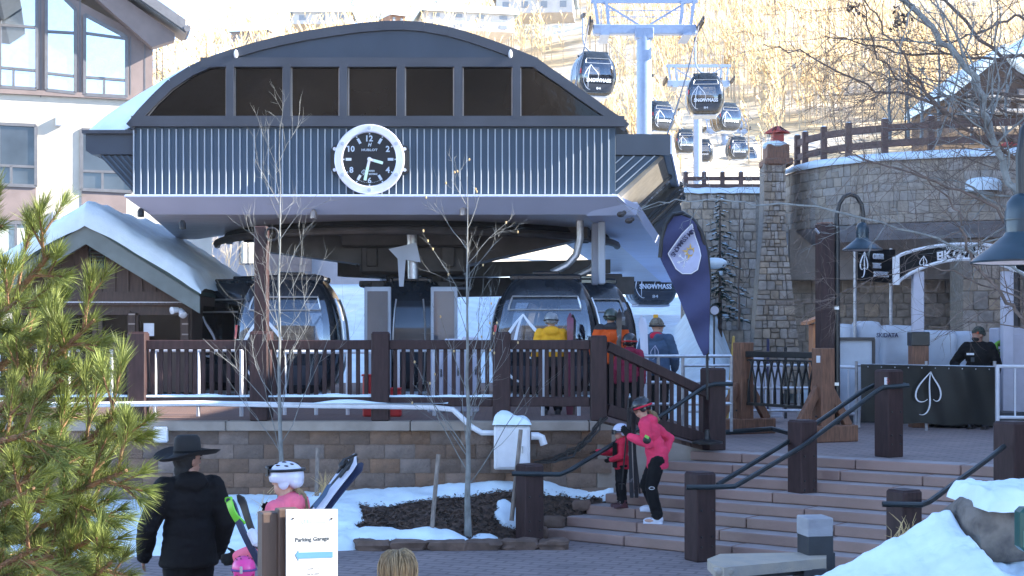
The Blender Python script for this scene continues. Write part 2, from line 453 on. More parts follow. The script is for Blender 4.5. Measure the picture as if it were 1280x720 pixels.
# snow lying on the bank: one irregular sheet with its own thickness
def pxy(x, y, z): return 640 + F * x / y, HZ - F * (z - CH) / y
def bl(p, c, rx, ry):                                     # soft elliptical bare patch
    return 1 - ((p[0] - c[0]) / rx) ** 2 - ((p[1] - c[1]) / ry) ** 2
def snow_amt(x, y):
    t = (y - edge(x)) / (20.1 - edge(x))
    n = noise.noise(Vector((x * 2.1, y * 2.6, 3))) * .42 + noise.noise(Vector((x * 6, y * 7, 8))) * .22
    a = .55 if x < -2.15 else .55 - (x + 2.15) * 3.5           # full cover on the west side
    band = (t - lerp(.70, .97, max(0, min(1, (x + 2) / 2.6)))) * 5     # along the foot of the wall
    low = 1.0 - abs(t - .14) * 9 - max(0, x + .75) * 3           # low strip by the plaza
    pat = max(.65 - math.hypot((x + .35) * 2.2, (t - .18) * 3.2) * 1.4, .6 - math.hypot((x - .1) * 1.5, (t - .62) * 4) * 1.3,
              .62 - math.hypot((x - .72) * 2.4, (t - .42) * 3.5) * 1.4)
    return max(a, band, low, pat) + n
def snow_bank(u, v):
    x = lerp(-13, XR - .05, u); e = edge(x); y = lerp(e - .1, 20.16, v)
    s = snow_amt(x, y); th = .075 * min(1, max(0, s) ** .55 * 1.2) + .035 * noise.noise(Vector((x * 3.3, y * 3.3, 1))) * (s > 0) + .012 * noise.noise(Vector((x * 13, y * 13, 1)))
    return (x, y, bank(x, y) + (th if s > 0 else -.05) - .17 * max(0, 1 - v / .06))
b = MB().grid(snow_bank, 420, 60, keep=lambda u, v: snow_amt(lerp(-13, XR - .05, u), lerp(edge(lerp(-13, XR - .05, u)) - .1, 20.16, v)) > -.22)
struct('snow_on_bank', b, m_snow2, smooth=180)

# stone edging of the bank
x = -2.0; i = 0; re = random.Random(9)
ed = thing('stone_edging', 'row of flat brown rocks edging the mulch bank along the lower plaza', 'edging', (-.8, 18.4, ZL))
m_rock = mat('brown edging rock', (.13, .085, .065), .9, var=.3, scale=6, bump=.9, bscale=12, rnd=.2)
def rock(c, r, seed, rz=0, amp=.22):
    bb = MB().ell((0, 0, 0), 1.0, nu=14, nv=9); rq = random.Random(seed); off = Vector((rq.uniform(0, 50), rq.uniform(0, 50), 0)); out = []
    for p in bb.v:
        q = Vector((max(-.72, min(.72, p.x)), max(-.72, min(.72, p.y)), max(-.7, min(.7, p.z)))) / .75
        q *= 1 + amp * noise.noise(q * 1.1 + off) + amp * .5 * noise.noise(q * 3 + off)
        out.append(Vector(c) + RZ(rz) @ Vector((q.x * r[0], q.y * r[1], q.z * r[2])))
    bb.v = out; return bb
while x < .42:
    L = re.uniform(.34, .52)
    obj('rock', rock((x + L / 2, edge(x + L / 2) - .03, ZL + .05), (L * .54, .15, re.uniform(.07, .10)), i, re.uniform(-8, 8), .30), m_rock, ed, smooth=30); x += L; i += 1
for (cx, cy, cz, rx, ry, rz_) in ((.56, 19.52, -.86, .15, .12, .08), (.36, 19.22, -.97, .12, .11, .08), (.95, 19.88, -.68, .13, .11, .07)):
    obj('rock', rock((cx, cy, cz), (rx, ry, rz_), i), m_rock, ed, smooth=50); i += 1

# ---- right foreground snow mound with boulder
prof = [(985, 735), (1020, 719), (1060, 703), (1085, 691), (1130, 668), (1165, 644), (1185, 640), (1200, 664), (1215, 679), (1240, 684), (1262, 676), (1300, 668), (1400, 660)]
def crest(px):
    for (x0, y0), (x1, y1) in zip(prof, prof[1:]):
        if px <= x1: return lerp(y0, y1, max(0, (px - x0) / (x1 - x0)))
    return prof[-1][1]
def mound(u, v):
    Y = lerp(8.6, 13.6, v); px12 = lerp(930, 1400, u); x = (px12 - 640) * 12.4 / F + (Y - 12.4) * -.02
    zc = CH - (crest(px12) - HZ) * 12.4 / F
    d = (Y - 12.4)
    z = zc - max(0, d) ** 1.3 * 1.0 - max(0, -d) * (.21 + .05 * max(0, zc + .5))
    z += .05 * noise.noise(Vector((x * 2.3, Y * 2.3, 2))) + .035 * noise.noise(Vector((x * 6, Y * 6, 2))) + .014 * noise.noise(Vector((x * 17, Y * 17, 2)))
    return (x, Y, max(z, ZL - .03))
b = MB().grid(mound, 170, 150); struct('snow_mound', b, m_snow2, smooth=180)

# ---- snow slope behind the ramp, rising to the foot of the rear stone wall
def sslope(u, v):
    Y = lerp(25.8, 43.2, v); x = lerp(1.0, 6.9, u) + (Y - 26) * lerp(.0, .06, u); px = 640 + F * x / Y
    f_ = max(0.0, min(1.0, (940 - px) / 70)); f_ = f_ * f_ * (3 - 2 * f_); top = .12 + 3.0 * (.62 + .38 * max(0, min(1, (px - 845) / 35))) * max(0, min(1, (Y - 28) / 14)) ** .9
    z = lerp(-.12, top, f_ ** .8) + .07 * noise.noise(Vector((x * .9, Y * .7, 5))) + .03 * noise.noise(Vector((x * 3, Y * 2.4, 5)))
    return (x, Y, min(z, .42 + max(0, Y - 27.5) * .4) - max(0, 27 - Y) * .4)
b = MB().grid(sslope, 60, 90); struct('snow_slope', b, m_snow2, smooth=180)

# ---- wooded hillside across the valley, behind the viewer: the dark windows mirror it
def opp(u, v):
    x = lerp(-230, 30, u); y = lerp(-110, -260, v); e = min(1, (30 - x) / 25, (x + 230) / 40)
    return (x, y, -1.9 + max(0, e) * (78 * v ** .8 + 5 * noise.noise(Vector((x * .03, y * .03, 1)))))
m_opp = mat('brown winter woodland', (.10, .075, .055), .95, scale=.12, col2=(.26, .22, .19), contrast=(.4, .62), detail=10, bump=.8, bscale=.6)
struct('opposite_hillside', MB().grid(opp, 50, 30), m_opp, smooth=180)
# ------------------------------------------------------------------ gondola terminal
SY = 25.0                                             # front wall
m_slate = mat('slate blue metal', (.042, .056, .078), .42, metal=.25, var=.08, scale=2)
m_slate2 = mat('slate grey cladding', (.045, .052, .068), .45, metal=.2, var=.12, scale=1.5)
m_seam = mat('blue standing seam panel', (.043, .076, .115), .5, metal=.1, var=.10, scale=1.2, stretch=(1, 1, .4), rnd=.06)
m_fascia = mat('pale lavender fascia', (.54, .61, .82), .45, var=.05, scale=1)
m_soffit = mat('brushed soffit metal', (.52, .54, .60), .4, metal=.2, var=.12, scale=2, stretch=(1, 5, 1))
m_tan = mat('tan end panel', (.34, .31, .26), .5, var=.12, scale=3, stretch=(3, 1, 1))
m_steel = mat('dark brown machinery steel', (.05, .043, .042), .5, var=.3, scale=3, bump=.05)
m_rubber = mat('black louver', (.012, .012, .014), .5)
ST = thing('gondola_terminal', 'large blue and grey gondola station with arched roof and a row of dark windows', 'station', (-2.4, SY + 3, ZD))
def P(px, py, d=0.0):                                  # a point of the terminal's front plane, pushed back d metres
    return Vector((X_(px, SY), SY + d, Z_(py, SY)))
arch = [(163, 157), (178, 139), (197, 119), (215, 102), (240, 86), (265, 74.5), (290, 66), (320, 57), (350, 49.5), (385, 42.5), (420, 37), (450, 33), (480, 30.5), (505, 30), (530, 32), (560, 37.5), (590, 46), (620, 56.5), (645, 66), (668, 75.5), (682, 86), (700, 98), (722, 114), (745, 130), (765, 145), (783, 158)]
# roof body behind the front wall
AX = Vector((.139, 1, 0))                              # the terminal flares to its right as it goes back
b = MB(); DR = 9.0
n = len(arch)
for d, grow in ((.05, 0), (DR, 1)):
    for px, py in arch:
        p = P(px, py); t = (px - 165) / 605
        b.v.append(p + Vector((AX.x * (DR if grow else 0) * max(0, t), d, -.02)))
for i in range(n - 1): b.f.append((i, i + 1, n + i + 1, n + i))
b.f.append(tuple(range(n, 2 * n)))
obj('roof', b, m_slate2, ST)
# arched front sheet above the window band
b = MB(); pts = [P(px, py) for px, py in arch if 76 > py]; 
pts = [P(262, 75.5)] + [p for p in pts] + [P(668, 75.5)]
b.prism(pts, (0, .12, 0)); obj('gable_sheet', b, m_slate, ST)
# lip along the arch
b = MB()
for i in range(n - 1):
    a, c = P(*arch[i]), P(*arch[i + 1]); b.bar(a + Vector((0, -.02, -.03)), c + Vector((0, -.02, -.03)), .16, .07, up=(0, 1, 0))
obj('roof_edge', b, m_slate2, ST)
# window band: back board, rails and mullions, panes
b = MB(); low = [(170, 149), (190, 129), (212, 106), (240, 90), (262, 78)]
pts = [P(163, 157)] + [P(a, c) for a, c in arch[1:6]] + [P(668, 75.5)] + [P(a, c) for a, c in arch[20:]]
b.prism([p + Vector((0, .10, 0)) for p in pts], (0, .1, 0)); obj('band_backing', b, m_rubber, ST)
fr = MB(); D0 = -.05
fr.bar(P(252, 79) + Vector((0, D0, 0)), P(672, 79) + Vector((0, D0, 0)), .16, .11, up=(0, 1, 0))
fr.bar(P(166, 152.5) + Vector((0, D0, 0)), P(780, 152.5) + Vector((0, D0, 0)), .18, .13, up=(0, 1, 0))
for px in (289, 359.5, 430, 501.5, 573, 645.5):
    fr.bar(P(px, 148) + Vector((0, D0 + .002, 0)), P(px, 82) + Vector((0, D0 + .002, 0)), .135, .14, up=(0, 1, 0))
cl = [(166, 156), (178, 143), (196, 125), (214, 108), (240, 91), (262, 81), (290, 78)]
cr = [(645, 78), (668, 80), (684, 91), (702, 103), (724, 119), (747, 135), (780, 156)]
for c_ in (cl, cr):
    for i in range(len(c_) - 1): fr.bar(P(*c_[i]) + Vector((0, D0 + .004, 0)), P(*c_[i + 1]) + Vector((0, D0 + .004, 0)), .14, .10, up=(0, 1, 0))
obj('window_frame', fr, m_slate2, ST)
panes = [[(184, 147), (283, 147), (283, 82), (262, 85), (240, 96), (216, 113), (198, 130)]] + \
        [[(a, 147), (c, 147), (c, 83), (a, 83)] for a, c in ((294, 354), (365, 424), (436, 496), (507, 567), (579, 640))] + \
        [[(651, 146), (757, 146), (745, 139), (722, 122), (700, 106), (682, 94), (665, 84), (651, 83)]]
for pl in panes:
    obj('window_pane', MB().prism([P(a, c) + Vector((0, .0, 0)) for a, c in pl], (0, .02, 0)), m_glassd, ST)
# thin bright inner beads round the panes
m_bead = mat('aluminium bead', (.35, .30, .27), .4, metal=.4)
b = MB()
for pl in panes:
    for i in range(len(pl)):
        a, c = P(*pl[i]), P(*pl[(i + 1) % len(pl)]); o = Vector((0, -.012, 0)); b.bar(a + o, c + o, .02, .014, up=(0, 1, 0))
obj('window_bead', b, m_bead, ST)
for px in (296, 638):
    obj('flood_lamp', MB().ell(P(px, 69, -.08), (.035, .07, .08)), m_white, ST)
# front wall of standing seam panels
x0, x1 = X_(167.5, SY), X_(769.5, SY); zt, zb = Z_(158, SY), Z_(244.5, SY)
obj('wall_core', MB().box(((x0 + x1) / 2, SY + .12, (zt + zb) / 2), (x1 - x0 - .02, .16, zt - zb)), m_slate2, ST)
NP = 68; w = (x1 - x0) / NP
m_rib = mat('seam with sun glare painted in', (.36, .40, .44), .4, metal=.2, var=.05)  # pale tone stands for raking sun on seams that are panel blue
b = MB(); b.box((0, .012, 0), (w - .004, .02, zt - zb - .02), bev=.004)
pan = mesh_of('panel', b); pan.materials.append(m_seam)
b = MB(); b.box((0, -.018, -.01), (.022, .042, zt - zb - .07), bev=.004); sm = mesh_of('seam', b); sm.materials.append(m_seam)
rl = Vector(ST.location)
m_seam2 = m_rib; sm.materials.clear(); sm.materials.append(m_rib)
for i in range(NP):
    o = bpy.data.objects.new('panel', pan); COL.objects.link(o); o.parent = ST; o.location = Vector((x0 + w * (i + .5), SY + .01, (zt + zb) / 2)) - rl
    s_ = bpy.data.objects.new('seam', sm); COL.objects.link(s_); s_.parent = o; s_.location = (-w / 2, 0, 0)
# bottom ledge, inward sloping fascia, soffit
Lx, Rx = X_(160, SY), X_(772, SY)
obj('ledge', MB().box(((Lx + Rx) / 2, SY - .09, Z_(245.8, SY) - .01), (Rx - Lx, .3, .045), bev=.01), m_fascia, ST)
zf = Z_(247.5, SY)
b = MB()
f0 = [Vector((Lx, SY - .23, zf)), Vector((Rx, SY - .23, zf))]; z2 = 3.80
f1 = [Vector((X_(186, 25.2), 25.25, z2)), Vector((X_(797, 25.2), 25.25, z2))]
b.prism([f0[0], f0[1], f1[1], f1[0]], (0, .06, .03)); obj('fascia', b, m_fascia, ST)
RB = Vector((6.2, 54, 0))                              # far right corner of the platform soffit
b = MB(); b.prism([(f1[0].x, 25.25, z2), (f1[1].x, 25.25, z2), (RB.x, 54, z2), (RB.x - 2.2, 54, z2), (.9, 30.5, z2), (-1.6, 28.3, z2), (-4.8, 28.6, z2), (-6.9, 31.5, z2), (-7.3, 31.5, z2)], (0, 0, .22)); obj('soffit', b, m_soffit, ST)
obj('ceiling', MB().box((-2.3, 30.2, 4.75), (9.2, 8.0, .1)), m_slate2, ST)
# pale side beam of the soffit, running back on the right
b = MB(); a = Vector((Rx + .02, SY - .2, 3.95)); c = Vector((RB.x, 54, 3.95))
b.prism([a + Vector((-.12, 0, .17)), a + Vector((.36, .25, .0)), a + Vector((.30, .35, -.17)), a + Vector((-.55, .45, -.17))], (c - a)); obj('side_beam', b, m_fascia, ST)
for px, py in ((776, 268), (786, 276)): 
    q = V(px, py, 24.9); obj('flood_lamp', MB().ell(q, (.07, .09, .05)).ell(q + Vector((.06, 0, .03)), .04), m_steel, ST)
for px, py in ((176, 266), (228, 281), (392, 268), (579, 264)):
    q = V(px, py, 25.1); obj('flood_lamp', MB().lathe([(.001, -.08), (.06, -.07), (.06, .03), (.03, .08)], q, n=10), m_bead if px > 300 else m_rubber, ST)
# left wing: box with raked ribbed underside
b = MB().prism([P(105, 166, .1), P(168, 166, .1), P(168, 192, .1), P(112, 192, .1), P(105, 187, .1)], (0, 5.6, 0)); obj('wing_box', b, m_slate, ST)
b = MB().prism([P(121, 193, .16), P(167, 193, .16), P(167, 243, .16)], (0, 5.4, 0)); obj('wing_cheek', b, m_slate, ST)
def ribs(pts_a, pts_b, k, th, lead, off):
    b = MB()
    for i in range(k):
        t = (i + .5) / k; b.bar(pts_a[0].lerp(pts_a[1], t) + off, pts_b[0].lerp(pts_b[1], t) + off, th, .03, up=(0, 1, 0))
    return b
obj('wing_rib', ribs((P(121, 193, .14), P(160, 193, .14)), (P(167, 243, .14), P(167, 202, .14)), 5, .03, 0, Vector((0, 0, 0))), m_seam, ST)
obj('wing_cap', MB().box((P(136.5, 164.5, 2.9)), (.95, 5.8, .06)), m_slate2, ST)
# right wing: box, raked end with seams, then bands running back along the flare
b = MB().prism([P(770, 167, .05), P(838, 167, .05), P(838, 193, .05), P(770, 193, .05)], AX * 8); obj('wing_box', b, m_slate, ST)
b = MB().prism([P(838.5, 168, .06), P(841, 168, .06), P(841, 192, .06), P(838.5, 192, .06)], AX * 7.9); obj('wing_end', b, m_fascia, ST)
obj('wing_cheek', MB().prism([P(770, 194, .12), P(826, 194, .12), P(770, 244, .12)], (0, .1, 0)), m_seam, ST)
b = MB()
for t in (.18, .42, .66, .88):
    b.bar(P(770, 194 + 50 * t, .09), P(770 + 56 * t, 194, .09), .018, .04, up=(0, 1, 0))
obj('wing_rib', b, m_rib, ST)
def band(name, d0, d1, m, out=0.0, s0=0.0, s1=1.0):
    top, bot = P(828, 194), P(772, 246); a_, c_ = top.lerp(bot, s0), top.lerp(bot, s1); nrm = Vector((.75, 0, -.66)) * out
    b = MB().prism([a_ + AX * d0 + nrm, c_ + AX * d0 + nrm, c_ + AX * d1 + nrm, a_ + AX * d1 + nrm], Vector((-.10, 0, .09)))
    return obj(name, b, m, ST)
band('end_panel', .24, 3.1, m_tan, .02)
band('trim', 3.1, 3.5, m_slate2, .05, -.05, 1.05)
band('window_pane', 3.5, 5.2, m_glass, .0)
for i in range(4): band('louver', 5.3 + i * .9, 5.9 + i * .9, m_rubber, .10, -.22, 1.1)
band('end_panel', 9.0, 13.5, m_slate2, .03, -.1, 1.1)
band('end_panel', 13.6, 22, m_slate, .02, .1, 1.05)
# snow on the roof's left shoulder
sn = [(109, 163.5), (128, 147), (150, 131), (175, 115), (200, 101), (230, 86), (262, 72), (290, 64), (290, 70), (262, 80), (240, 90), (215, 106), (197, 123), (178, 143), (165, 160), (150, 164)]
b = MB(); NS_ = 8
rows = []
top = [(109, 163.5), (128, 147), (150, 131), (175, 115), (200, 101), (230, 85.5), (262, 71.5), (292, 63.5)]
bot = [(118, 166), (150, 165), (172, 155), (190, 133), (215, 108), (245, 90), (268, 77), (294, 67.5)]
def snf(u, v):
    i = min(6, int(u * 7)); t = u * 7 - i
    a = Vector((lerp(top[i][0], top[i + 1][0], t), lerp(top[i][1], top[i + 1][1], t))); c = Vector((lerp(bot[i][0], bot[i + 1][0], t), lerp(bot[i][1], bot[i + 1][1], t)))
    if v < .3: q = c.lerp(a, v / .3); d = .08 + .5 * (v / .3) ** 2; p = V(q.x, q.y, SY + d)
    else: p = V(a.x, a.y, SY + .58); p.y += (v - .3) / .7 * 7.5
    pass; p.z += .05 * noise.noise(Vector((p.x * 1.2, p.y * .8, 0))) * min(1, v * 2) + max(0, v - .3) * .15
    return p
b.grid(snf, 42, 24)
o = obj('roof_snow', b, m_snow, ST, smooth=180)

# under the terminal: central pier, arms, and drive
def tapered(a, c, wa, ha, wc, hc):
    a, c = Vector(a), Vector(c); d = (c - a).normalized(); x = d.cross(Vector((0, 0, 1))).normalized(); z = Vector((0, 0, 1))
    va = [a + x * sx * wa / 2 + z * sz * ha / 2 for sx, sz in ((-1, -1), (1, -1), (1, 1), (-1, 1))]
    vc = [c + x * sx * wc / 2 + z * sz * hc / 2 for sx, sz in ((-1, -1), (1, -1), (1, 1), (-1, 1))]
    return MB().add(va + vc, [(3, 2, 1, 0), (4, 5, 6, 7), (0, 1, 5, 4), (1, 2, 6, 5), (2, 3, 7, 6), (3, 0, 4, 7)])
PC = Vector((-1.95, 29.5, 0))
obj('pier', MB().box((PC.x, PC.y, 1.75), (1.15, 1.3, 2.6), bev=.05).box((PC.x, PC.y, .62), (1.9, 2.0, .3), bev=.03).box((PC.x, PC.y, 2.72), (2.2, 1.6, .12), bev=.02), m_steel, ST)
obj('pier_cap', MB().box((PC.x, PC.y - .2, 3.2), (2.1, 2.0, .62), bev=.06).box((PC.x - .1, PC.y - 1.5, 3.58), (2.5, .5, .34), bev=.03), m_steel, ST)
arms = [((-4.8, 28.3, 3.52), (-2.5, 28.7, 3.32), .45, .40, .6, .58), ((-2.4, 30.0, 3.04), (-3.6, 30.3, 3.08), .5, .36, .4, .30),
        ((-1.2, 28.7, 3.34), (1.5, 28.2, 3.74), .6, .66, .42, .30), ((-1.2, 31, 3.10), (2.1, 31.5, 3.20), .5, .32, .5, .30),
        ((-1.6, 33, 2.80), (2.8, 33.4, 2.86), .4, .44, .4, .40)]
for a_ in arms: obj('arm', tapered(*a_), m_steel, ST)
b = MB()
for i in range(13):
    b.ell((-3.05 + i * .18, 28.35, 3.06), .035, nu=6, nv=4)
for i in range(14): b.ell((-3.0 + i * .17, 28.67, 2.68), .035, nu=6, nv=4)
obj('bolt_row', b, m_steel, ST)
for x_, y_, z_, w_, h_ in ((-2.75, 28.35, 3.32, .22, .56), (-1.25, 28.25, 3.34, .26, .62), (-2.6, 28.1, 2.35, .28, .8), (-1.35, 28.15, 2.35, .28, .8)):
    obj('gusset', MB().box((x_, y_, z_), (w_, .25, h_), bev=.02), m_steel, ST)
# guide rail that follows the round soffit opening
pts = [Vector((-2.0 + 4.25 * math.cos(R(a)), 31 + 4.7 * math.sin(R(a)), 3.60)) for a in range(188, 361, 6)]
obj('guide_rail', MB().tube(pts, .075, 8), m_steel, ST)
pts = [Vector((-2.0 + 4.0 * math.cos(R(a)), 31 + 4.45 * math.sin(R(a)), 3.72)) for a in range(188, 361, 6)]
obj('guide_rail', MB().tube(pts, .12, 6), m_rubber, ST)
b = MB()
for a in range(200, 345, 12): b.lathe([(.001, -.05), (.13, -.05), (.13, .05), (.001, .05)], (-2.0 + 3.6 * math.cos(R(a)), 31 + 4.1 * math.sin(R(a)), 3.66), n=10)
obj('guide_wheel', b, m_rubber, ST)
for px in (752, 745):
    a = V(px, 300, 26.5); obj('duct', MB().box((a.x, 26.5 + (px == 745) * .3, 3.2), (.13, .16, 1.15), bev=.02), m_pole, ST)
for x_ in (3.2, -6.5): obj('rear_leg', MB().box((x_, 46, 1.6), (.6, .7, 4.2), bev=.03), m_steel, ST)

# ------------------------------------------------------------------ clock on the front wall
CK = thing('wall_clock', 'large round clock with black dial and polished silver bezel on the blue station wall', 'clock', P(463, 200, -.1))
cc = P(463, 200.5); MC = Matrix(((1, 0, 0), (0, 0, -1), (0, 1, 0)))          # local z -> towards the camera (-Y)
def ring(r0, r1, h0, h1, m, name, par, n=56):
    b = MB().lathe([(r0, h0), (r0, h1), (r0 + (r1 - r0) * .12, h1 + .012), (r1 - (r1 - r0) * .12, h1 + .012), (r1, h1), (r1, h0)], cc, MC, n); return obj(name, b, m, par)
m_bezel = mat('brushed bezel', (.66, .68, .78), .38, metal=.35, var=.06, scale=3)
m_dial = mat('black dial', (.006, .006, .008), .55, var=.2)
m_num = mat('dial white', (.55, .62, .70), .5, var=.04); m_lume = mat('pale green hand', (.55, .78, .66), .5, var=.04)
rr = 43.5 / F * SY
obj('case', MB().lathe([(.001, .01), (rr * .97, .01), (rr * .97, .13), (.001, .13)], cc, MC, 56), m_black, CK)
ring(rr * .765, rr, .10, .17, m_bezel, 'bezel', CK)
obj('dial', MB().lathe([(.001, .142), (rr * .775, .142)], cc, MC, 56), m_dial, CK)
def at(ang, r, h=.0): return cc + Vector((math.sin(R(ang)) * r * rr, -h, math.cos(R(ang)) * r * rr))
for s_ in (-1, 1):
    pts = [cc + Vector((s_ * rr * x, -.02, rr * z)) for x, z in ((.85, .45), (1.06, .38), (1.12, .26), (1.12, -.26), (1.06, -.38), (.85, -.45))]
    lug = obj('lug', MB().prism(pts, (0, -.10, 0)), m_black, CK)
    for z in (.30, -.30): obj('screw', MB().lathe([(.001, .03), (.03, .03), (.03, 0)], cc + Vector((s_ * rr * 1.0, -.12, rr * z)), MC, 10), m_bezel, lug)
XD, ZDIR = Vector((1, 0, 0)), Vector((0, 0, 1))
for num, ang in (('12', 0), ('2', 60), ('4', 120), ('6', 180), ('8', 240), ('10', 300)):
    text('numeral', num, None, .105 if num != '6' else .10, at(ang, .60, .146), XD, ZDIR, m_num, CK, bold=.025)
for ang in (30, 90, 150, 210, 270, 330):
    obj('hour_mark', MB().bar(at(ang, .52, .148), at(ang, .68, .148), .045, .008, up=(0, 1, 0)), m_num, CK)
b = MB()
for i in range(60):
    if i % 5 == 0: b.bar(at(i * 6, .715, .147), at(i * 6, .755, .147), .022, .006, up=(0, 1, 0))
for a_ in range(152, 210, 4): b.bar(at(a_, .66, .147), at(a_, .675, .147), .008, .006, up=(0, 1, 0))
obj('minute_track', b, m_num, CK)
text('lettering', 'HUBLOT', .275, .042, cc + Vector((0, -.147, rr * .27)), XD, ZDIR, m_num, CK, bold=.02)
text('emblem', 'H', .05, .065, cc + Vector((.005, -.147, rr * .42)), Vector((1, 0, 0)), Vector((.25, 0, 1)), m_num, CK, bold=.04)
text('lettering', 'ASPEN', .10, .032, cc + Vector((.035, -.147, -rr * .33)), XD, ZDIR, m_num, CK, bold=.02)
text('lettering', 'SNOWMASS', .15, .032, cc + Vector((.06, -.147, -rr * .42)), XD, ZDIR, m_num, CK, bold=.02)
def leaf_pts(c, w, h, xd, zd):
    """two-sided leaf outline with curled stem: list of strokes"""
    c, xd, zd = Vector(c), Vector(xd), Vector(zd); q = lambda x, z: c + xd * (x * w) + zd * (z * h)
    def bez(p0, p1, p2, p3, n=12): return [q(*[(1 - t) ** 3 * a + 3 * t * (1 - t) ** 2 * b_ + 3 * t * t * (1 - t) * c_ + t ** 3 * d for a, b_, c_, d in zip(p0, p1, p2, p3)]) for t in [i / n for i in range(n + 1)]]
    return [bez((.1, .5), (-.2, .3), (-.52, .15), (-.5, -.05)) + bez((-.5, -.05), (-.48, -.2), (-.2, -.22), (-.03, -.12))[1:],
            bez((.1, .5), (.2, .3), (.5, .2), (.5, -.02)) + bez((.5, -.02), (.48, -.18), (.3, -.2), (.2, -.12))[1:],
            bez((.1, .5), (-.02, .2), (.1, -.1), (.06, -.25)) + bez((.06, -.25), (.0, -.45), (-.2, -.5), (-.36, -.46))[1:]]
def leaf(name, c, w, h, xd, zd, th, m, par, up=None):
    b = MB(); nrm = Vector(up) if up is not None else Vector(xd).cross(Vector(zd))
    for st in leaf_pts(c, w, h, xd, zd):
        k = len(st) - 1; o = len(b.v)
        for i, p in enumerate(st):
            d = (st[min(k, i + 1)] - st[max(0, i - 1)]).normalized(); s_ = d.cross(nrm).normalized() * th * (.35 + .65 * math.sin(math.pi * min(1, i / k + .08)))
            b.v += [p + s_, p - s_, p + s_ + nrm * .004, p - s_ + nrm * .004]
        for i in range(k):
            q = o + i * 4; b.f += [(q + 2, q + 3, q + 7, q + 6), (q, q + 2, q + 6, q + 4), (q + 3, q + 1, q + 5, q + 7)]
    return obj(name, b, m, par, smooth=0)
leaf('emblem', cc + Vector((-.10, -.147, -rr * .37)), .07, .10, XD, ZDIR, .005, m_num, CK)
for a_ in range(0, 360, 60):
    obj('bezel_screw', MB().lathe([(.001, .012), (.034, .012), (.034, 0)], at(a_, .885, .180), MC, 12).bar(at(a_, .885, .194) + Vector((-.02, 0, 0)), at(a_, .885, .194) + Vector((.02, 0, 0)), .01, .006, up=(0, 1, 0)), m_pole, CK)
def hand(ang, r0, r1, w_, m1, h):
    o = obj('clock_hand', MB().bar(at(ang, r0, h), at(ang, r1, h), w_, .01, up=(0, 1, 0)), m_bezel, CK)
    obj('hand_tip', MB().bar(at(ang, r0 + (r1 - r0) * .42, h + .008), at(ang, r1 - .01, h + .008), w_ * 1.1, .008, up=(0, 1, 0)), m1, o)
hand(106, -.05, .40, .045, m_lume, .158); hand(192, -.05, .62, .045, m_lume, .168)
obj('hub', MB().lathe([(.001, .19), (.035, .19), (.035, .14)], cc, MC, 14), m_bezel, CK)

# ------------------------------------------------------------------ gondola cabins (built at the origin, then copied)
m_cab = mat('gloss black cabin shell', (.016, .022, .030), .22, var=.2, coat=.4)
m_cabw = mat('tinted cabin glass', (.035, .05, .07), .05, var=.2, scale=1, spec=.9, metal=.35)
m_cabv = bpy.data.materials.new('see through cabin glass'); m_cabv.use_nodes = True
_n = m_cabv.node_tree.nodes; _l = m_cabv.node_tree.links
_t = _n.new('ShaderNodeBsdfTransparent'); _t.inputs[0].default_value = (.50, .52, .55, 1); _g = _n.new('ShaderNodeBsdfGlossy'); _g.inputs[0].default_value = (.55, .62, .72, 1); _g.inputs[1].default_value = .04
_m = _n.new('ShaderNodeMixShader'); _m.inputs[0].default_value = .22; _l.new(_t.outputs[0], _m.inputs[1]); _l.new(_g.outputs[0], _m.inputs[2]); _l.new(_m.outputs[0], _n['Material Output'].inputs[0])
m_cabtrim = mat('satin aluminium', (.55, .57, .60), .32, metal=.6, var=.05)
m_red = mat('red reflector', (.5, .02, .02), .3)
m_emb = mat('white decal', (.75, .80, .88), .4, var=.03)
AB = [(0, .62, .70), (.10, .74, .80), (.3, .86, .90), (.6, .95, .97), (.95, .985, 1.0), (1.3, .955, .97), (1.6, .88, .90), (1.85, .77, .80), (2.02, .66, .70), (2.08, .60, .64)]
def ab(z):
    for (z0, a0, b0), (z1, a1, b1) in zip(AB, AB[1:]):
        if z <= z1: t = (z - z0) / (z1 - z0); return lerp(a0, a1, t), lerp(b0, b1, t)
    return AB[-1][1:]
NE = 7.0
def surf(face, t, z, off=0.0):
    a, b_ = ab(z); k = (1 - abs(t) ** NE) ** (1 / NE)
    if face == 'f': return Vector((t * a, -b_ * k - off, z))
    if face == 'b': return Vector((-t * a, b_ * k + off, z))
    if face == 'r': return Vector((a * k + off, t * b_, z))
    return Vector((-a * k - off, -t * b_, z))
def patch(face, t0, t1, z0, z1, off, nu=10, nv=8, taper=0.0):
    b = MB()
    def fn(u, v):
        z = lerp(z0, z1, v); s_ = 1 - taper * v; return surf(face, lerp(t0, t1, u) * s_, z, off)
    b.grid(fn, nu, nv); return b
def rim(face, t0, t1, z0, z1, off, r, n=5, taper=0.0):
    pts = []
    for (ta, za), (tb, zb_) in (((t0, z0), (t1, z0)), ((t1, z0), (t1, z1)), ((t1, z1), (t0, z1)), ((t0, z1), (t0, z0))):
        for i in range(6):
            t = i / 6; zz = lerp(za, zb_, t); v = (zz - z0) / (z1 - z0); pts.append(surf(face, lerp(ta, tb, t) * (1 - taper * v), zz, off))
    pts.append(pts[0]); return MB().tube(pts, r, n)
